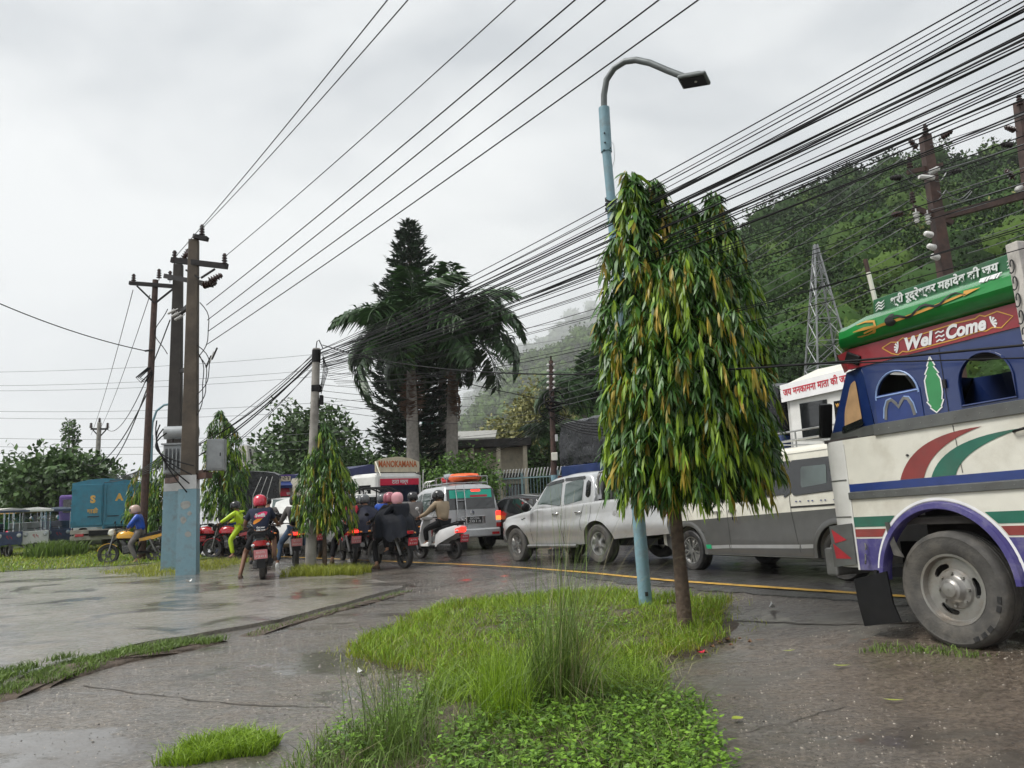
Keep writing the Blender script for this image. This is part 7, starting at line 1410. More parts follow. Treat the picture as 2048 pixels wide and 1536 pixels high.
    Lg = {'pelvis': (P['pelvis'], (.145, .125)), 'hiL': (hiL, .105), 'hiR': (hiR, .105)}; LE = [('pelvis', 'hiL'), ('pelvis', 'hiR')]
    for s, hi_ in (('L', hiL), ('R', hiR)):
        if shorts: Lg['kn' + s] = (mix3(hi_, P['kn' + s], .85), .088); LE += [('hi' + s, 'kn' + s)]
        else: Lg['kn' + s] = (P['kn' + s], .078); Lg['an' + s] = (mix3(P['kn' + s], P['an' + s], .93), .06); LE += [('hi' + s, 'kn' + s), ('kn' + s, 'an' + s)]
    skin('shorts' if shorts else 'trousers', Lg, LE, 'pelvis', legs, v)
    for s in 'LR':
        a = P['an' + s]; zz = a[2] - .075
        MB().loft([[(a[0] + x_, a[1] + yy * w_, zz + zq) for yy, zq in ((-1, -.025), (-1, h_ * .6), (-.5, h_), (.5, h_), (1, h_ * .6), (1, -.025))] for x_, w_, h_ in ((-.08, .03, .05), (-.05, .042, .08), (.04, .045, .07), (.12, .05, .04), (.18, .04, .02), (.205, .02, .005))]).build('sandal' if shorts else 'shoe', shoes, v, 50)
    tp_ = Vector(P['head']) + Vector((0, 0, .04))
    if helmet:
        hm_ = MB(); hm_.lathe([(.112, -.10), (.130, -.085), (.142, -.03), (.143, .03), (.128, .085), (.095, .125), (.05, .145), (.004, .15)], 22, Matrix.Translation(tp_) @ Matrix.Rotation(rad(8), 4, 'Y') @ Matrix.Diagonal((1.12, 1, 1, 1))); ho = hm_.build('helmet', helmet, v, 60)
        if visor: MB().loft([[tp_ + Vector((.150 * math.cos(rad(a)) * 1.1, .148 * math.sin(rad(a)), z_)) for z_ in (-.05, .035)] + [tp_ + Vector((.140 * math.cos(rad(a)) * 1.1, .138 * math.sin(rad(a)), z_)) for z_ in (.035, -.05)] for a in range(-62, 63, 12)]).build('visor', 'glass_dark', ho, 50)
    elif hood: MB().lathe([(.10, -.14), (.128, -.08), (.135, -.02), (.13, .04), (.105, .09), (.06, .12), (.004, .125)], 18, Matrix.Translation(tp_) @ Matrix.Diagonal((1.05, 1, 1, 1))).build('hood', hood, v, 60)
    elif hair: MB().lathe([(.085, -.04), (.098, 0), (.098, .04), (.08, .085), (.04, .105), (.004, .108)], 16, Matrix.Translation(tp_ + Vector((-.02, 0, 0)))).build('hair', 'hair', v, 60)
    if poncho:
        m_, zb, back, wide = poncho; N_ = 48; rings = []
        for u in np.linspace(0, 1, 10):
            cx = P['neck'][0] - .02 - back * u * .5; cz = P['neck'][2] - .02 - (P['neck'][2] - zb) * u; ra = (.09 + (.20 + back * .55) * min(1, u * 2.2) ** .6 + .10 * u); rb = .09 + (.20 + wide) * min(1, u * 2.6) ** .55 + .06 * u
            rings.append([(cx + ra * math.cos(a) * (1 + .07 * u * math.sin(9 * a + 1.3) + .04 * u * math.sin(17 * a)), rb * math.sin(a) * (1 + .07 * u * math.sin(9 * a + 1.3) + .04 * u * math.sin(14 * a)), cz + (.05 * math.sin(5 * a) + .03 * math.sin(11 * a)) * u) for a in np.linspace(0, 2 * math.pi, N_, endpoint=False)])
        MB().loft(rings, False).build('poncho', m_, v, 70)
    return v
mat('shirt_navy', (.012, .018, .045), .8, var=.2, bump=.3, bscale=14); mat('cloth_black', (.011, .011, .013), .75, var=.3, bump=.4, bscale=12, spec=.25); mat('cloth_beige', (.33, .255, .17), .8, var=.12, bump=.5, bscale=11); mat('cloth_red', (.50, .02, .045), .7, var=.15, bump=.3, bscale=12); mat('cloth_grey', (.13, .12, .115), .8, var=.2, bump=.3, bscale=12)
mat('rain_lime', (.48, .68, .015), .35, var=.12, bump=.7, bscale=9, trans=.12); mat('rain_blue', (.012, .075, .42), .35, var=.2, bump=.7, bscale=9); mat('poncho_navy', (.010, .012, .026), .6, var=.3, bump=.8, bscale=9, spec=.2); mat('poncho_black', (.007, .009, .015), .6, var=.3, bump=.8, bscale=8, spec=.2)
mat('denim', (.07, .11, .18), .85, var=.2); mat('helmet_red', (.55, .015, .05), .18, coat=.8, var=.1); mat('helmet_black', (.012, .012, .013), .2, coat=.5, var=.2); mat('helmet_grey', (.09, .095, .10), .2, coat=.6, var=.2); mat('helmet_pink', (.42, .12, .16), .25, coat=.6, var=.5, scale=14); mat('cloth_pink', (.72, .36, .40), .7, bump=.4, bscale=14); mat('helmet_tan', (.48, .34, .28), .4, coat=.3, var=.15)
mat('paint_red', (.42, .01, .018), .2, coat=.8, var=.1); mat('paint_black', (.010, .010, .011), .2, coat=.5, var=.2, spec=.4); mat('paint_white', (.72, .72, .72), .2, coat=.7, var=.05); mat('paint_yellow', (.72, .36, .01), .22, coat=.8, var=.1); mat('shirt_pink_print', (.75, .03, .14), .6); mat('shirt_orange_print', (.85, .30, .03), .6); mat('bag_yellow', (.62, .45, .12), .6, var=.2, bump=.5)
# red helmet rider in a printed navy shirt on a black scooter
scooter('black scooter with red reflector under the red helmet rider', -5.41, 16.65, 16, 'paint_black', plate='plate_pink', lean=-3)
r1 = person('rider in red helmet and navy shirt printed with a pink and orange logo', -5.41, 16.65, 16, 'shirt_navy', 'cloth_black', 'helmet_red', sleeves='short', shorts=True, shoes='wood_brown', skin_m='skin_dark', pose=dict(anL=(-.10, .46, .10), knL=(.12, .34, .55), elL=(.06, .33, 1.14)), lean=-3)
rb_ = lambda a, b, o: (-.335 + (b - 1.15) * .12 - o, -a, b)
flat([(-.12, 1.28), (-.02, 1.345), (.10, 1.36), (.15, 1.34), (.13, 1.29), (.06, 1.23), (-.05, 1.22), (-.11, 1.24)], 'shirt_pink_print', r1, rb_, 'shirt_print', .012); flat([(-.15, 1.12), (-.13, 1.18), (-.07, 1.215), (.05, 1.22), (-.02, 1.16), (-.12, 1.11)], 'shirt_orange_print', r1, rb_, 'shirt_print', .012)
text('Swift', .10, 'white_ink', r1, (-.338, .0, 1.285), (0, -1, 0), (.12, 0, 1), name='shirt_lettering', bold=.004, fit=.20); text('Get your', .05, 'white_ink', r1, (-.372, .0, 1.035), (0, -1, 0), (.12, 0, 1), name='shirt_lettering', bold=.002, fit=.17); text('ride now', .05, 'white_ink', r1, (-.38, -.0, .985), (0, -1, 0), (.12, 0, 1), name='shirt_lettering', bold=.002, fit=.18)
t = thing('shopping_bag', 'yellow printed bag hanging at the footwell of the black scooter', 'bag', gp(-5.41, 16.65), veh_rot(16)); MB().loft([[(.25, -.12, .34), (.45, -.12, .34), (.45, -.24, .34), (.25, -.24, .34)], [(.2, -.1, .5), (.48, -.1, .5), (.48, -.28, .5), (.2, -.28, .5)], [(.24, -.14, .68), (.46, -.14, .68), (.46, -.2, .68), (.24, -.2, .68)]]).build('bag', 'bag_yellow', t, bevel=.02); MB().tube([(.30, -.17, .68), (.33, -.17, .80), (.40, -.17, .68)], .008, 5).build('handle', 'bag_yellow', t)
# beige jacket on a white scooter
scooter('white scooter with lit tail light beside the silver car', -2.05, 19.75, 48, 'paint_white', 'red_lit', 'plate_red', lean=2)
person('scooter rider in beige jacket and black helmet', -2.05, 19.75, 48, 'cloth_beige', 'cloth_black', 'helmet_black', shoes='white_paint', pose=dict(anL=(.22, .16, .42), knL=(.24, .20, .74), anR=(.22, -.16, .42)), lean=2)
# poncho rider and pillion
motorbike('black motorcycle with chrome silencer under the two people in one black poncho', -3.0, 18.2, 40, 'paint_black', 'red_glass', 'plate_red', plate_txt=('BA 77 PA', '5120'))
person('rider in black poncho with a pink and grey helmet', -3.0, 18.2, 40, 'cloth_black', 'cloth_black', 'helmet_pink', pose=dict(anL=(-.15, .42, .10), knL=(.10, .34, .56)), shoes='wood_brown', poncho=('poncho_black', .70, .42, .10))
person('passenger with pink hood sharing the black poncho', -3.0, 18.2, 40, 'poncho_black', 'cloth_black', None, hood='cloth_pink', pose={k: (RIDE[k][0] - .36, RIDE[k][1], RIDE[k][2] + .01) for k in RIDE})
# navy poncho and blue jacket behind them
motorbike('grey motorcycle under the rider in the navy poncho', -4.05, 20.6, 30, 'grey_paint', 'red_glass', 'plate_red', plate_txt=('BA 31 PA', '8842')); person('rider in navy poncho with a dark grey helmet', -4.05, 20.6, 30, 'cloth_black', 'cloth_grey', 'helmet_grey', pose=dict(anL=(-.1, .40, .10), knL=(.1, .33, .56)), poncho=('poncho_navy', .74, .25, .08), shoes='white_paint')
motorbike('red motorcycle under the rider in the bright blue jacket', -3.85, 22.2, 30, 'paint_red', 'red_glass', 'plate_red', plate_txt=('BA 18 PA', '6630')); person('rider in bright blue jacket with a grey helmet', -3.85, 22.2, 30, 'rain_blue', 'cloth_black', 'helmet_grey', shoes='white_paint')
# red and grey jacket
motorbike('maroon motorcycle with lit tail light under the red and grey jacket', -4.42, 20.3, 24, 'paint_red', 'red_lit', 'plate_pink', plate_txt=('BA 90 PA', '1177')); r2_ = person('rider in red jacket with grey back panel, head behind the small tree', -4.42, 20.3, 24, 'cloth_red', 'cloth_black', 'helmet_black', shoes='wood_brown', pose=dict(anL=(-.1, .42, .10), knL=(.1, .34, .56)))
MB().loft([[(-.305, yy, z_) for yy in (-w_, w_)] + [(-.37 + (z_ - .95) * .18, yy, z_) for yy in (w_, -w_)] for w_, z_ in ((.10, .95), (.13, 1.15), (.11, 1.34))]).build('back_panel', 'cloth_grey', r2_, bevel=.02)
# two riders with backpacks
def backpack(r, m='cloth_black'):
    MB().loft([[(-.28 - .0, yy * w_, z_) for yy in (-1, 1)] + [(-.28 - d_, yy * w_ * .85, z_) for yy in (1, -1)] for w_, z_, d_ in ((.12, .98, .08), (.16, 1.06, .18), (.16, 1.25, .18), (.13, 1.40, .10), (.08, 1.43, .05))]).build('backpack', m, r, bevel=.03)
motorbike('black motorcycle with lit tail light under the bareheaded rider', -6.6, 20.6, 20, 'paint_black', 'red_lit', 'plate_pink', plate_txt=('BA 44 PA', '2093')); backpack(person('bareheaded rider with large black backpack over a grey shirt', -6.6, 20.6, 20, 'cloth_grey', 'cloth_black', None, pose=dict(anL=(-.1, .40, .10), knL=(.1, .33, .56))))
motorbike('grey motorcycle with bright tail light half behind the concrete cable pole', -5.5, 19.3, 18, 'grey_paint', 'red_lit', 'plate_pink', plate_txt=('BA 12 PA', '4456')); backpack(person('rider in jeans with black backpack half behind the concrete cable pole', -5.5, 19.3, 18, 'cloth_grey', 'denim', 'helmet_black', shoes='white_paint', pose=dict(anL=(-.1, .42, .10), knL=(.1, .34, .56))))
# lime raincoat on a red motorcycle, seen from the side
motorbike('red and black motorcycle under the person in the lime rain suit', -8.75, 24.1, 88, 'paint_red', 'red_glass', 'plate_red', plate_txt=('BA 60 PA', '9314'))
lm = person('person in bright lime rain suit astride the red motorcycle', -8.75, 24.1, 88, 'rain_lime', 'rain_lime', 'helmet_black', shoes='wood_brown', pose=dict(anL=(-.12, .36, .10), knL=(-.0, .30, .54), chest=(-.08, 0, 1.26), elL=(.16, .30, 1.16), haL=(.33, .33, 1.06))); MB().loft([[(-.16 + x_, yy * w_, 1.40 + z_) for yy in (-1, 1)] + [(-.19 + x_, yy * w_, 1.36 + z_) for yy in (1, -1)] for x_, w_, z_ in ((0, .09, -.03), (-.07, .10, .0), (-.12, .05, .03))]).build('loose_hood', 'rain_lime', lm)
t = thing('wrapped_load', 'grey plastic wrapped load tied behind the person in the lime suit', 'load', gp(-8.75, 24.1), veh_rot(88)); MB().ball((-.62, 0, 1.10), (.30, .24, .22), 14, 9).build('plastic_wrap', 'bag_grey', t, 50); MB().tube([(-.4, .2, 1.2), (-.62, .26, 1.1), (-.8, .2, .95)], .012, 5).build('tie_cord', 'ink_black', t)
motorbike('parked dark motorcycle beyond the paired blue poles', -9.9, 25.4, 78, 'paint_black', 'red_glass', 'plate_red', group='parked motorbikes', plate_txt=('BA 25 PA', '3071')); motorbike('parked motorcycle with red tank by the blue drum', -9.6, 24.6, 95, 'paint_red', 'red_glass', 'plate_red', group='parked motorbikes', plate_txt=('BA 83 PA', '6018'))
mat('drum_blue', (.06, .08, .15), .4, var=.2); t = thing('plastic_drum', 'dark blue plastic drum behind the parked motorcycles', 'drum', gp(-9.95, 26.4)); MB().lathe([(.01, 0), (.27, 0), (.29, .1), (.29, .3), (.27, .33), (.29, .36), (.29, .62), (.27, .65), (.29, .68), (.28, .88), (.01, .9)], 22).build('drum', 'drum_blue', t, 40); MB().lathe([(.30, .86), (.30, .92), (.01, .93)], 22).build('lid', 'drum_blue', t, 40)
# blue raincoat on a yellow motorcycle
motorbike('yellow motorcycle with pale headlamp cowl beside the brown steel pole', -11.5, 23.35, 103, 'paint_yellow', 'red_glass', 'plate_red', front='cream_paint', plate_txt=('BA 07 PA', '5582')); person('person in blue raincoat and tan helmet on the yellow motorcycle', -11.5, 23.35, 103, 'rain_blue', 'cloth_grey', 'helmet_tan', shoes='cloth_grey', pose=dict(anL=(-.2, .34, .10), knL=(.02, .30, .56), haL=(.12, .22, 1.02), haR=(.15, -.2, 1.02), elL=(.02, .30, 1.14)))
motorbike('parked black motorcycle behind the blue raincoat', -10.75, 24.6, 70, 'paint_black', 'red_glass', 'plate_red', group='parked motorbikes', plate_txt=('BA 39 PA', '7745'))
person('person with pink helmet standing on the far side of the pickup', .98, 20.6, 30, 'cloth_black', 'cloth_black', 'helmet_pink', pose=dict(pelvis=(0, 0, .95), belly=(0, 0, 1.12), chest=(.02, 0, 1.34), neck=(.03, 0, 1.5), head=(.05, 0, 1.60), top=(.06, 0, 1.70), elL=(.05, .28, 1.16), elR=(.05, -.28, 1.16), haL=(.18, .25, .98), haR=(.18, -.25, .98), knL=(.02, .11, .52), knR=(.02, -.11, .52), anL=(-.02, .12, .11), anR=(-.02, -.12, .11)), group=None)

# more of the queue further back
for x, y, th, pm_, jm, hm2, lb in ((-7.5, 22.6, 24, 'paint_black', 'cloth_grey', 'helmet_black', 'grey jacket and black helmet between the lime suit and the jeep'), (-5.95, 22.8, 26, 'paint_red', 'cloth_black', 'helmet_red', 'black jacket and red helmet in front of the white hatchback'), (-4.75, 23.3, 30, 'grey_paint', 'poncho_navy', 'helmet_grey', 'navy rain jacket beside the pipe cage pickup'), (-2.9, 21.6, 30, 'paint_black', 'cloth_grey', 'helmet_black', 'grey jacket squeezed against the silver car')):
    motorbike('motorcycle under ' + lb, x, y, th, pm_, 'red_glass', 'plate_red', plate_txt=('BA 3 PA', '1%d4' % int(-x * 10))); person('rider in ' + lb, x, y, th, jm, 'cloth_black', hm2)
motorbike('parked black motorcycle nose to the paired blue poles', -9.5, 25.3, 65, 'paint_black', 'red_glass', 'plate_red', group='parked motorbikes', plate_txt=('BA 71 PA', '2260'))
# ---------------------------------------------------------------- vehicles farther back
mat('truck_teal', (.012, .17, .26), .4, var=.12, coat=.3, dirt=.4, dcol=(.05, .10, .13)); mat('orange_ink', (.62, .36, .08), .5, var=.2); mat('weathered_wood', (.33, .31, .27), .7, var=.25, dirt=.5); mat('navy_tarp', (.014, .02, .08), .5, var=.2, bump=.3, bscale=5); mat('cream_tarp', (.55, .52, .42), .55, var=.08, bump=.3, bscale=3); mat('banner_red', (.62, .02, .06), .45, var=.1); mat('violet_paint', (.10, .05, .22), .4); mat('sign_cream', (.62, .55, .40), .5, var=.1, dirt=.4, dcol=(.4, .33, .22)); mat('sign_orange', (.50, .12, .03), .5, var=.2)
def wheels(v, xs_, y, r, w_, rr, style='plain', tm='tyre_dusty', rm='dull_steel'):
    for x in xs_:
        for s in (1, -1): make_wheel(v, x, s * y, r, w_, rr, style, s, tm, rm)
# teal cargo truck in the field, rear doors towards us
v = thing('cargo_truck', 'teal box truck with two rear doors parked in the field', 'truck', (-16.05, 30.2, .05), veh_rot(16)); W_, H0, H1_ = 2.25, .95, 2.75
MB().loft([[(x, y, z) for y, z in ((-W_ / 2, H0), (W_ / 2, H0), (W_ / 2, H1_ - .1), (W_ / 4, H1_ + .02), (0, H1_ + .06), (-W_ / 4, H1_ + .02), (-W_ / 2, H1_ - .1))] for x in (0, 4.6)]).build('cargo_box', 'truck_teal', v, 30)
for s in (1, -1):
    d = MB().box((-.02, s * W_ / 4, (H0 + H1_) / 2 - .05), (.04, W_ / 2 - .04, H1_ - H0 - .22)).build('rear_door', 'truck_teal', v, bevel=.01); MB().box((-.06, s * .08, (H0 + H1_) / 2), (.03, .03, 1.4)).build('lock_bar', 'truck_teal', d)
    for z in (1.15, 1.8, 2.4): MB().box((-.05, s * (W_ / 2 - .06), z), (.04, .14, .06)).build('hinge', 'truck_teal', d)
    MB().box((-.06, s * .35, 1.35), (.02, .4, .03)).build('latch', 'dark_steel', d)
text('S', .38, 'orange_ink', v, (-.046, .38, 2.0), (0, -1, 0), (0, 0, 1), bold=.02); text('A', .36, 'orange_ink', v, (-.046, -.55, 2.05), (0, -1, 0), (0, 0, 1), bold=.02); text('गाडी', .22, 'orange_ink', v, (-.046, .38, 1.55), (0, -1, 0), (0, 0, 1), bold=.006)
for z in (.55, .78): MB().box((-.02, 0, z), (.10, W_, .16)).build('rear_board', 'weathered_wood', v, bevel=.01)
for s in (1, -1): MB().box((-.08, s * .8, .66), (.03, .3, .10)).build('tail_light', 'red_glass', v)
MB().box((5.4, 0, 1.6), (1.4, 2.1, 1.9)).build('cab', 'truck_teal', v, bevel=.12); MB().box((2.5, 0, .72), (5.4, .9, .2)).build('chassis', 'black_steel', v); wheels(v, (1.1, 5.2), .95, .46, .26, .27)
# violet truck nose beside it
v = thing('cargo_truck', 'violet truck with white door parked beyond the teal box truck', 'truck', (-19.9, 36.0, .05), veh_rot(-166)); MB().box((.1, 0, 1.75), (1.2, 2.0, 1.2)).build('cab', 'violet_paint', v, bevel=.1); MB().box((.1, 0, .9), (1.3, 2.05, .6)).build('lower_cab', 'white_paint', v, bevel=.06); MB().box((.71, 0, 1.85), (.04, 1.6, .6)).build('windscreen', 'glass_dark', v); 
for s in (1, -1): MB().box((.15, s * 1.01, 1.85), (.6, .03, .5)).build('window', 'glass_dark', v); MB().box((.77, s * .75, .95), (.04, .25, .2)).build('headlight', 'clear_glass', v)
MB().box((-2.6, 0, 1.5), (3.8, 2.1, 1.3)).build('cargo_box', 'violet_paint', v, bevel=.03); wheels(v, (.1, -3.4), .9, .44, .25, .26)
# electric three wheelers parked in the field
def rick(label, px, py, Y, th, canopy, panel, seed):
    p = at(px, py, Y); v = thing('three_wheeler', label, 'rickshaw', (p.x, p.y, .05), veh_rot(th), 'three wheelers parked in the field'); random.seed(seed)
    MB().loft([[(x, y * k, z) for y, z in ((-.55, 1.62), (.55, 1.62), (.52, 1.74), (0, 1.80), (-.52, 1.74))] for x, k in ((1.25, .85), (1.0, 1), (-1.1, 1), (-1.2, .95))]).build('canopy', canopy, v, 30); MB().loft([[(1.2 + d, y, z) for y, z in ((-.5, 1.64), (.5, 1.64), (.5, 1.70), (-.5, 1.70))] for d in (0, .25)]).build('sun_visor', panel, v)
    for x, y in ((.85, .5), (.85, -.5), (-.15, .55), (-.15, -.55), (-1.1, .55), (-1.1, -.55)): MB().cyl((x, y, .5), (x, y, 1.66), .02, n=6).build('post', 'chrome', v)
    MB().add([(.95, -.48, .95), (.95, .48, .95), (.87, .46, 1.60), (.87, -.46, 1.60)], [(0, 1, 2, 3)]).build('windscreen', 'glass_clear', v); MB().box((.98, 0, .66), (.10, .9, .52)).build('front_panel', panel, v, bevel=.04); MB().box((-.5, 0, .42), (1.5, 1.05, .12)).build('floor', 'black_steel', v); MB().box((-.9, 0, .7), (.5, 1.0, .4)).build('rear_seat', 'seat_vinyl', v, bevel=.05); MB().box((-1.12, 0, .85), (.06, 1.06, .75)).build('back_panel', panel, v, bevel=.03); MB().box((.15, 0, .7), (.4, 1.0, .3)).build('driver_seat', 'banner_red', v, bevel=.05)
    for s in (1, -1): MB().box((-.5, s * .54, .55), (1.1, .03, .28)).build('side_panel', 'white_paint', v); MB().ball((1.05, s * .32, .78), (.05, .08, .08), 10, 7).build('headlight', 'clear_glass', v); MB().tube([(.95, s * .5, 1.25), (1.05, s * .68, 1.35)], .01, 5).build('mirror_stalk', 'chrome', v); MB().ball((1.05, s * .70, 1.38), (.02, .06, .09), 8, 6).build('mirror', 'chrome', v); make_wheel(v, -.85, s * .48, .24, .1, .15, 'plain', s)
    make_wheel(v, 1.05, 0, .24, .1, .15, 'plain', 1); MB().tube([(1.05, .12, .24), (.98, .1, .6), (.9, 0, 1.0)], .02, 6).build('fork', 'chrome', v); MB().tube([(.8, .25, 1.02), (.88, 0, 1.0), (.8, -.25, 1.02)], .015, 6).build('handlebar', 'black_steel', v); MB().box((1.1, 0, .42), (.06, .55, .06)).build('bumper', 'chrome', v); text('९५', .2, 'red_ink', v, (1.035, 0, .72), (0, 1, 0), (0, 0, 1)); return v
rick('pale roofed three wheeler with dark blue front panel at the field edge', -5, 1110, 29.5, -128, 'pale_block', 'drum_blue', 1); rick('white roofed three wheeler with white front panel beside the dark blue fronted one', 58, 1110, 30.5, -138, 'white_paint', 'white_paint', 2); rick('grey roofed three wheeler closest to the tall weeds', 112, 1108, 32.5, -146, 'bag_grey', 'drum_blue', 3); mat('canopy_orange', (.45, .22, .03), .5); rick('orange roofed three wheeler with green front behind the white one', 34, 1098, 36, -130, 'canopy_orange', 'leaf_panel', 4)
# cream oncoming truck with sign board
v = thing('oncoming_truck', 'cream oncoming truck with faded lettered board over a white cab', 'truck', (-4.45, 29.2, .03), veh_rot(-136)); T_ = v
MB().box((-.75, 0, 1.55), (1.7, 2.15, 1.95)).build('cab', 'white_paint', v, bevel=.14); MB().add([(.125, -.92, 1.45), (.125, .92, 1.45), (.125, .86, 2.15), (.125, -.86, 2.15)], [(0, 1, 2, 3)]).build('windscreen', 'glass_dark', v); MB().box((.135, 0, 2.19), (.02, 1.75, .24)).build('banner', 'banner_red', v); text('टाटा मार्ग', .2, 'white_ink', v, (.15, 0, 2.19), (0, 1, 0), (0, 0, 1), bold=.004)
MB().plate([(-1.0, 2.56)] + [(1.0 * math.cos(rad(a)), 2.86 + .28 * math.sin(rad(a))) for a in range(170, 9, -16)][0:0] + [(-1.0, 2.95), (-.6, 3.08), (0, 3.14), (.6, 3.08), (1.0, 2.95), (1.0, 2.56)], (), -.02, .02, axis='x').build('sign_board', 'sign_cream', v); text('MANOKAMANA', .34, 'sign_orange', v, (.03, 0, 2.85), (0, 1, 0), (0, 0, 1), bold=.008, fit=1.75); MB().tube([(-.1, .95, 2.5), (0, .98, 2.95)], .02, 6).build('board_stay', 'cream_paint', v); MB().tube([(0, -.98, 2.95), (.5, -1.1, 2.4)], .02, 6).build('board_stay', 'cream_paint', v)
MB().tube([(.2, -.9, 2.45), (-.1, -.8, 2.55), (-.1, .8, 2.55), (.2, .9, 2.45)], .02, 6).build('roof_bar', 'black_steel', v); MB().box((.14, 0, .75), (.16, 2.1, .3)).build('bumper', 'white_paint', v, bevel=.04); MB().box((.12, 0, 1.15), (.06, 1.4, .3)).build('grille', 'banner_red', v, bevel=.02)
for s in (1, -1): MB().box((-.6, s * 1.08, 1.85), (.8, .03, .5)).build('window', 'glass_dark', v); MB().box((.14, s * .8, 1.0), (.06, .28, .2)).build('headlight', 'clear_glass', v, bevel=.02); MB().cyl((.16, s * 1.0, 1.3), (.20, s * 1.05, 2.6), .018).build('guide_rod', 'white_paint', v)
text('Jai Ma', .2, 'white_ink', v, (-.6, -1.10, 1.85), (1, 0, 0), (0, 0, 1)); MB().box((-4.0, 0, 1.75), (4.6, 2.2, 1.5)).build('cargo_box', 'cream_tarp', v, bevel=.05)
MB().loft([[(x, y, z) for y, z in ((-1.13, 2.35), (-1.13, 2.75), (0, 2.95), (1.13, 2.75), (1.13, 2.35))] for x in (-1.75, -6.3)]).build('tarp_roof', 'navy_tarp', v, 30); MB().loft([[(x, y, z) for y, z in ((-1.15, .95), (-1.15, zt), (-1.10, zt), (-1.10, .95))] for x, zt in ((-1.75, 2.45), (-2.0, 2.62), (-6.0, 2.60), (-6.3, 2.3))]).build('side_tarp', 'cream_tarp', v, 30); MB().box((-3, 0, .75), (6, .9, .2)).build('chassis', 'black_steel', v); wheels(v, (-.7, -4.6), .92, .46, .25, .27)
# small pickup with a black pipe cage
v = thing('cage_pickup', 'small white pickup with a black steel pipe cage over its bed', 'pickup', (-5.1, 25.2, .03), veh_rot(28)); MB().box((-.9, 0, .82), (1.9, 1.5, .45)).build('bed', 'white_paint', v, bevel=.03); MB().box((.7, 0, 1.15), (1.3, 1.5, 1.2)).build('cab', 'white_paint', v, bevel=.12); MB().box((.04, 0, 1.42), (.03, 1.2, .45)).build('rear_window', 'glass_dark', v); wheels(v, (-1.0, 1.0), .65, .30, .18, .18); MB().box((0, 0, .5), (3.2, .7, .12)).build('chassis', 'black_steel', v)
for s in (1, -1): MB().box((-1.88, s * .62, .82), (.04, .14, .3)).build('tail_light', 'red_glass', v)
for x in (-1.8, -1.2, -.6, -.02):
    MB().tube([(x, -.74, 1.0), (x, -.74, 1.75), (x, -.4, 1.90), (x, .4, 1.90), (x, .74, 1.75), (x, .74, 1.0)], .028, 6).build('cage_hoop', 'black_steel', v)
for y, z in ((.74, 1.28), (.74, 1.52), (.74, 1.75), (-.74, 1.28), (-.74, 1.52), (-.74, 1.75), (0, 1.9)): MB().tube([(-1.8, y, z), (-.02, y, z)], .022, 6).build('cage_rail', 'black_steel', v)
for z in (1.28, 1.52): MB().tube([(-1.8, -.74, z), (-1.8, .74, z)], .022, 6).build('cage_rail', 'black_steel', v)
for y in (-.4, 0, .4): MB().tube([(-1.8, y, 1.0), (-1.8, y, 1.88)], .02, 6).build('cage_bar', 'black_steel', v)
# draped lorry bodies
def drape(parent, x0, x1, hw_, z0, z1, m, seed, name='tarpaulin'):
    random.seed(seed); rings = []; n = 26
    for x in np.linspace(x0, x1, 15):
        ring = []
        for j in range(n + 1):
            u = j / n; 
            if u < .36: y, z = -hw_, z0 + (z1 - z0) * u / .36
            elif u < .64: y, z = -hw_ + 2 * hw_ * (u - .36) / .28, z1 + .10 * math.sin((u - .36) / .28 * math.pi)
            else: y, z = hw_, z1 - (z1 - z0) * (u - .64) / .36
            k = .05 * math.sin(x * 7 + u * 9 + seed) + random.uniform(-.025, .025); ring.append((x + random.uniform(-.02, .02), y * (1 + k * (1 if u < .36 or u > .64 else .3)), z + k * .5))
        rings.append(ring + [(x, hw_ * .8, z0 - .02), (x, -hw_ * .8, z0 - .02)])
    return MB().loft(rings).build(name, m, parent, 50)
v = thing('tarpaulin_truck', 'truck with a wet black tarpaulin over its load behind the red helmet rider', 'truck', (-9.95, 29.0, .02), veh_rot(20)); drape(v, 0, 4.2, 1.08, 1.0, 2.72, 'tarp_black', 2); MB().box((2, 0, .8), (4.4, 2.1, .35)).build('bed', 'truck_blue', v, bevel=.03); MB().box((5.1, 0, 1.5), (1.4, 2.0, 1.8)).build('cab', 'white_paint', v, bevel=.12); MB().box((2.3, 0, .6), (5.5, .9, .18)).build('chassis', 'black_steel', v); wheels(v, (.9, 4.9), .9, .45, .25, .26)
for s in (1, -1): MB().box((-.14, s * .85, .72), (.05, .25, .14)).build('tail_light', 'red_glass', v)
for k in range(3): MB().tube([(-.06, -.8 + .2 * k, 2.6), (-.07, -.6 + .25 * k, 1.9), (-.06, -.7 + .3 * k, 1.2)], .012, 5).build('tie_rope', 'ceramic_white', v)
v = thing('tarpaulin_lorry', 'blue lorry with a tall black tarpaulin load behind the pickup', 'truck', (2.95, 28.6, .05), veh_rot(204)); drape(v, -.6, 4.6, 1.1, 2.5, 4.05, 'tarp_black', 5); MB().box((2, 0, 1.72), (5.2, 2.25, 1.5)).build('bed', 'truck_blue', v, bevel=.03)
for k in range(5): MB().box((-.5 + k * 1.25, 1.14, 1.6), (.08, .05, 1.2)).build('bed_post', 'drum_blue', v); MB().box((-.63, -.9 + k * .45, 1.6), (.05, .06, 1.2)).build('bed_post', 'drum_blue', v)
MB().box((5.4, 0, 1.7), (1.4, 2.1, 1.9)).build('cab', 'truck_blue', v, bevel=.12); MB().box((2.3, 0, .8), (5.6, .9, .2)).build('chassis', 'black_steel', v); wheels(v, (.6, 5.2), .95, .48, .26, .28)
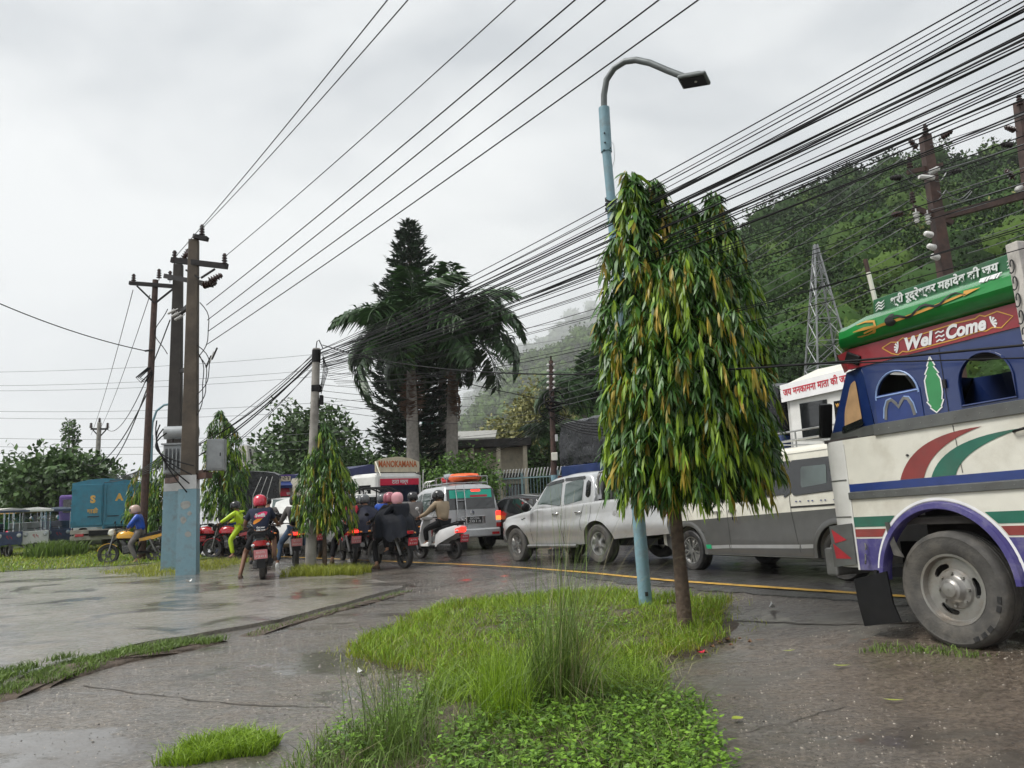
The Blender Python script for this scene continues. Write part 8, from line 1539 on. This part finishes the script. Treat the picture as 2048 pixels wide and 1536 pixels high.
# decorated oncoming truck and white jeep behind the small tree
v = thing('oncoming_truck', 'oncoming truck with painted blue and gold visor behind the small drooping tree', 'truck', (-9.6, 33.0, .02), veh_rot(-158)); MB().box((-.75, 0, 1.45), (1.7, 2.1, 1.7)).build('cab', 'banner_red', v, bevel=.12); MB().add([(.13, -.9, 1.4), (.13, .9, 1.4), (.13, .85, 1.95), (.13, -.85, 1.95)], [(0, 1, 2, 3)]).build('windscreen', 'glass_green', v); MB().box((.14, 0, 1.98), (.03, 1.7, .18)).build('banner', 'banner_red', v); text('रामपुर', .16, 'white_ink', v, (.158, .0, 1.98), (0, 1, 0), (0, 0, 1), bold=.004)
MB().loft([[(x, y, z) for x, z in ((-.4, 2.25), (.3, 2.22), (.35, 2.34), (.15, 2.5), (-.4, 2.55))] for y in (-1.05, 1.05)]).build('visor_crown', 'stripe_blue', v, 30); MB().box((.12, 0, 2.62), (.08, 2.0, .2)).build('gold_board', 'sign_cream', v); text('श्री राम', .2, 'ink_black', v, (.165, 0, 2.62), (0, 1, 0), (0, 0, 1), fit=1.4); MB().box((.1, 0, 2.76), (.1, 2.1, .07)).build('violet_edge', 'violet_paint', v); MB().box((.14, 0, .8), (.16, 2.1, .35)).build('bumper', 'banner_red', v, bevel=.04); MB().box((-3.8, 0, 1.6), (4.2, 2.15, 1.6)).build('cargo_box', 'truck_blue', v, bevel=.04); wheels(v, (-.7, -4.4), .9, .46, .25, .27)
for s in (1, -1): MB().box((.14, s * .8, 1.05), (.06, .28, .2)).build('headlight', 'clear_glass', v, bevel=.02); MB().box((-.6, s * 1.06, 1.75), (.8, .03, .45)).build('window', 'glass_dark', v)
def small_car(label, name, x, y, th, paint, L=4.0, H=1.5, hood=.95, group=None, boxy=False):
    v = thing(name, label, 'car', gp(x, y), veh_rot(th)); ar = [(L * .18, .32, .39), (L * .80, .32, .39)]; lo = with_arches(pl([(0, .35), (.2, .25), (L - .2, .25), (L, .38)]), ar)
    hi = smooth_pl([(-.02, .7), (0, hood), (.18 if boxy else .45, H * .97), (L * .4, H), (L * .58, H * .97), (L * .76, hood + .05), (L * .95, hood - .12), (L, .6)], .08); B = Body(lo, hi, lambda q, z: (.84 - .16 * max(0, (z - hood) / (H - hood)) - .03 * max(0, (.5 - z) / .25)) * (1 - .12 * sm(.4, 0, q) - .15 * sm(L - .5, L, q)), .04, .07)
    B.skin(stations(-.02, L, .12, ar), nz=16).build('body', paint, v, 45)
    for s in (1, -1):
        B.panel(rounded([(.42, hood + .06), (.55, H - .12), (L * .36, H - .09), (L * .37, hood + .05)], .03), .006, (s,)).build('window', 'glass_dark', v, 40); B.panel(rounded([(L * .395, hood + .05), (L * .39, H - .09), (L * .56, H - .12), (L * .70, hood + .06)], .03), .006, (s,)).build('window', 'glass_dark', v, 40)
        MB().box((L - .14, s * .6, .66), (.18, .26, .14)).build('headlight', 'clear_glass', v, bevel=.03); MB().box((.04, s * .68, .82), (.08, .2, .18)).build('tail_light', 'red_glass', v, bevel=.03); MB().ball((L * .68, s * .92, hood + .08), (.06, .09, .06), 10, 7).build('mirror', paint, v, 60)
        for q, _, _ in ar: make_wheel(v, q, s * .70, .31, .19, .2, 'multi', s)
    patch((L * .76 + .02, .66, hood + .05), (L * .76 + .02, -.66, hood + .05), (L * .58, -.56, H - .03), (L * .58, .56, H - .03), .05).build('windscreen', 'glass_green', v, 40); patch((.02, -.62, hood + .04), (.02, .62, hood + .04), (.2 if boxy else .42, .52, H - .08), (.2 if boxy else .42, -.52, H - .08), .03).build('rear_window', 'glass_dark', v, 40); MB().box((L * .5, 0, .3), (L * .8, 1.3, .1)).build('underbody', 'black_steel', v); return v
small_car('white boxy jeep behind the riders with backpacks', 'jeep', -8.15, 27.5, -160, 'white_paint', 4.1, 1.75, 1.1, boxy=True); small_car('dark grey hatchback with wet windscreen between the silver car and the pickup', 'hatchback', 1.35, 21.2, 33, 'paint_black', 3.8, 1.5); small_car('white hatchback hidden behind the red and grey jacket', 'hatchback', -6.2, 24.0, 28, 'white_paint', 3.8, 1.5)
# white truck behind the van with banner
v = thing('banner_truck', 'white truck with red lettered banner and black tarpaulin above the van', 'truck', (7.08, 13.8, .28), veh_rot(-155, 0)); MB().box((-.9, 0, 2.15), (2.0, 2.1, 2.1)).build('cab', 'white_paint', v, bevel=.16)
p = at(1600, 800, 16.2); Mi = (Matrix.Translation(v.location) @ veh_rot(-155).to_matrix().to_4x4()).inverted()
MB().box((-.9, 0, 1.0), (1.9, 2.0, .5)).build('lower_cab', 'truck_blue', v, bevel=.05)
for y in (-1.06,):
    w1 = MB().box((-.40, y, 2.36), (.52, .03, .66)).build('window', 'glass_dark', v, bevel=.01); MB().box((-1.15, y, 2.40), (.66, .03, .7)).build('window', 'glass_dark', v, bevel=.01)
    ribbon([(-.40 + .13 * math.cos(a), 2.34 + .17 * math.sin(a)) for a in np.linspace(-.6, 3.75, 14)], .035, 'gold_paint', v, lambda a, b, o: (a, y - .016 - o, b), 'window_emblem'); ribbon([(-.40 + .07 * math.cos(a), 2.34 + .10 * math.sin(a)) for a in np.linspace(0, 6.28, 14)], .03, 'gold_paint', v, lambda a, b, o: (a, y - .016 - o, b), 'window_emblem'); text('WELCOME', .09, 'gold_paint', v, (-.40, y - .02, 2.60), (1, 0, 0), (0, 0, 1), bold=.003, fit=.42); ribbon([(-.5, 2.05), (-.44, 2.2), (-.36, 2.2), (-.30, 2.05)], .03, 'gold_paint', v, lambda a, b, o: (a, y - .016 - o, b), 'window_emblem')
bn = MB().box((-1.0, -1.12, 3.02), (1.75, .03, .34), (0, rad(-2), 0)).build('banner', 'white_ink', v); text('जय मनकामना माता की जय', .19, 'red_ink', bn, (-1.0, -1.14, 3.02), (1, 0, .035), (-.035, 0, 1), bold=.004, fit=1.6)
MB().loft([[(x, y, z) for y, z in ((-1.0, 3.15), (-.6, zt), (.6, zt), (1.0, 3.15))] for x, zt in ((-2.0, 3.25), (-1.4, 3.42), (-.5, 3.42), (.1, 3.22))]).build('roof_crown', 'cream_paint', v, 40); drape(v, -4.0, -2.0, 1.06, 2.2, 3.2, 'tarp_black', 8); MB().box((-3.0, 0, 1.6), (2.0, 2.15, 1.2)).build('cargo_box', 'truck_blue', v, bevel=.04); MB().box((-1.9, 0, .85), (4.2, .9, .2)).build('chassis', 'black_steel', v); wheels(v, (-.8, -3.2), .92, .48, .26, .28)
mat('cap_green', (.01, .16, .09), .6); MB().ball((.02, -1.2, 2.86), (.16, .10, .08), 10, 7).build('cloth_roll', 'cap_green', v, 60); MB().tube([(-.1, -1.2, 2.80), (.35, -1.24, 2.72)], .02, 6).build('broom_handle', 'orange_ink', v); MB().ball((.12, -1.2, 2.72), (.2, .06, .18), 10, 7).build('feather_duster', 'bag_grey', v, 60)
# ---------------------------------------------------------------- litter and fallen leaves
mat('leaf_litter', (.30, .36, .05), .5, var=.2); mat('leaf_brown', (.16, .08, .035), .6, var=.3); mat('plastic_white', (.65, .65, .63), .3)
def litter(name, label, cat, x, y, L, wd, m, a, curl=.3):
    V = []; n = 6
    for i in range(n + 1):
        u = i / n; w_ = wd * math.sin(math.pi * min(.98, u + .02)) / 2; z = L * curl * (u - .5) ** 2; V += [(L * (u - .5), -w_, z + w_ * .3), (L * (u - .5), 0, z), (L * (u - .5), w_, z + w_ * .3)]
    F_ = [(3 * i + k, 3 * i + 3 + k, 3 * i + 4 + k, 3 * i + 1 + k) for i in range(n) for k in range(2)]; me = bpy.data.meshes.new(name); me.from_pydata(V, [], F_); o = obj(name, me, m, None, 60); o.location = gp(x, y, .022); o.rotation_euler = (0, 0, a); return tag(o, label, cat)
def lit_px(px, py):
    d = ray(px, py); k = 1.0
    while True:
        p = Vector((0, 0, CH)) + d * k
        if p.z <= gs(p.x, p.y): return p.x, p.y
        k += .01
for px, py, L, m, lb in ((1683, 1338, .14, 'leaf_litter', 'long yellow green leaf on the wet tarmac'), (1578, 1307, .12, 'leaf_litter', 'yellow green leaf by the trunk side of the tarmac'), (1788, 1408, .13, 'leaf_litter', 'narrow pale leaf on the brown gravelly tarmac'), (1476, 1445, .09, 'leaf_litter', 'heart shaped pale leaf close to the weeds'), (1730, 1285, .1, 'leaf_brown', 'dry leaf in front of the mud flap'), (1520, 1285, .12, 'leaf_brown', 'brown leaf at the ragged edge of the lawn')):
    x, y = lit_px(px, py); litter('fallen_leaf', lb, 'leaf', x, y, L, L * (.8 if 'heart' in lb else .22), m, random.uniform(-.4, .4))
for k, (px, py) in enumerate(((1440, 1290), (1462, 1296), (1480, 1283), (1500, 1290), (1425, 1300), (1455, 1285), (1412, 1312), (1395, 1306))): x, y = lit_px(px, py); tag(litter('fallen_leaf', 'dry brown leaf in the drift at the lawn edge below the trunk', 'leaf', x, y, random.uniform(.06, .12), .045, 'leaf_brown', random.uniform(0, 3), .9), group='dry leaves drifted at the lawn edge')
x, y = lit_px(1402, 1312); litter('red_wrapper', 'crumpled red wrapper at the lawn edge below the trunk', 'litter', x, y, .09, .07, 'banner_red', .4, 1.2)
for px, py, lb in ((920, 1388, 'white plastic scrap among the gravel beside the weeds'), (862, 1400, 'small white plastic scrap on the gravel'), (722, 1352, 'white pebble sized scrap at the mound edge'), (378, 1166, 'white paper scrap before the paired blue poles'), (1545, 1220, 'white scrap on the tarmac beyond the tree trunk')): x, y = lit_px(px, py); litter('plastic_scrap', lb, 'litter', x, y, .12 if py > 1300 else .16, .07, 'plastic_white', random.uniform(0, 3), 1.4)
# ---------------------------------------------------------------- damp air
hm = bpy.data.materials.new('haze'); hm.use_nodes = True; t = hm.node_tree; t.nodes.clear(); o_ = t.nodes.new('ShaderNodeOutputMaterial'); v_ = t.nodes.new('ShaderNodeVolumePrincipled')
v_.inputs['Color'].default_value = (.96, .98, 1, 1); v_.inputs['Density'].default_value = .00032; t.links.new(v_.outputs[0], o_.inputs['Volume'])
hz = MB().box((0, 0, 479), (7600, 7600, 962)).build('haze', hm); hz['kind'] = 'stuff'; hz['label'] = 'pale rain haze hanging in the valley air'
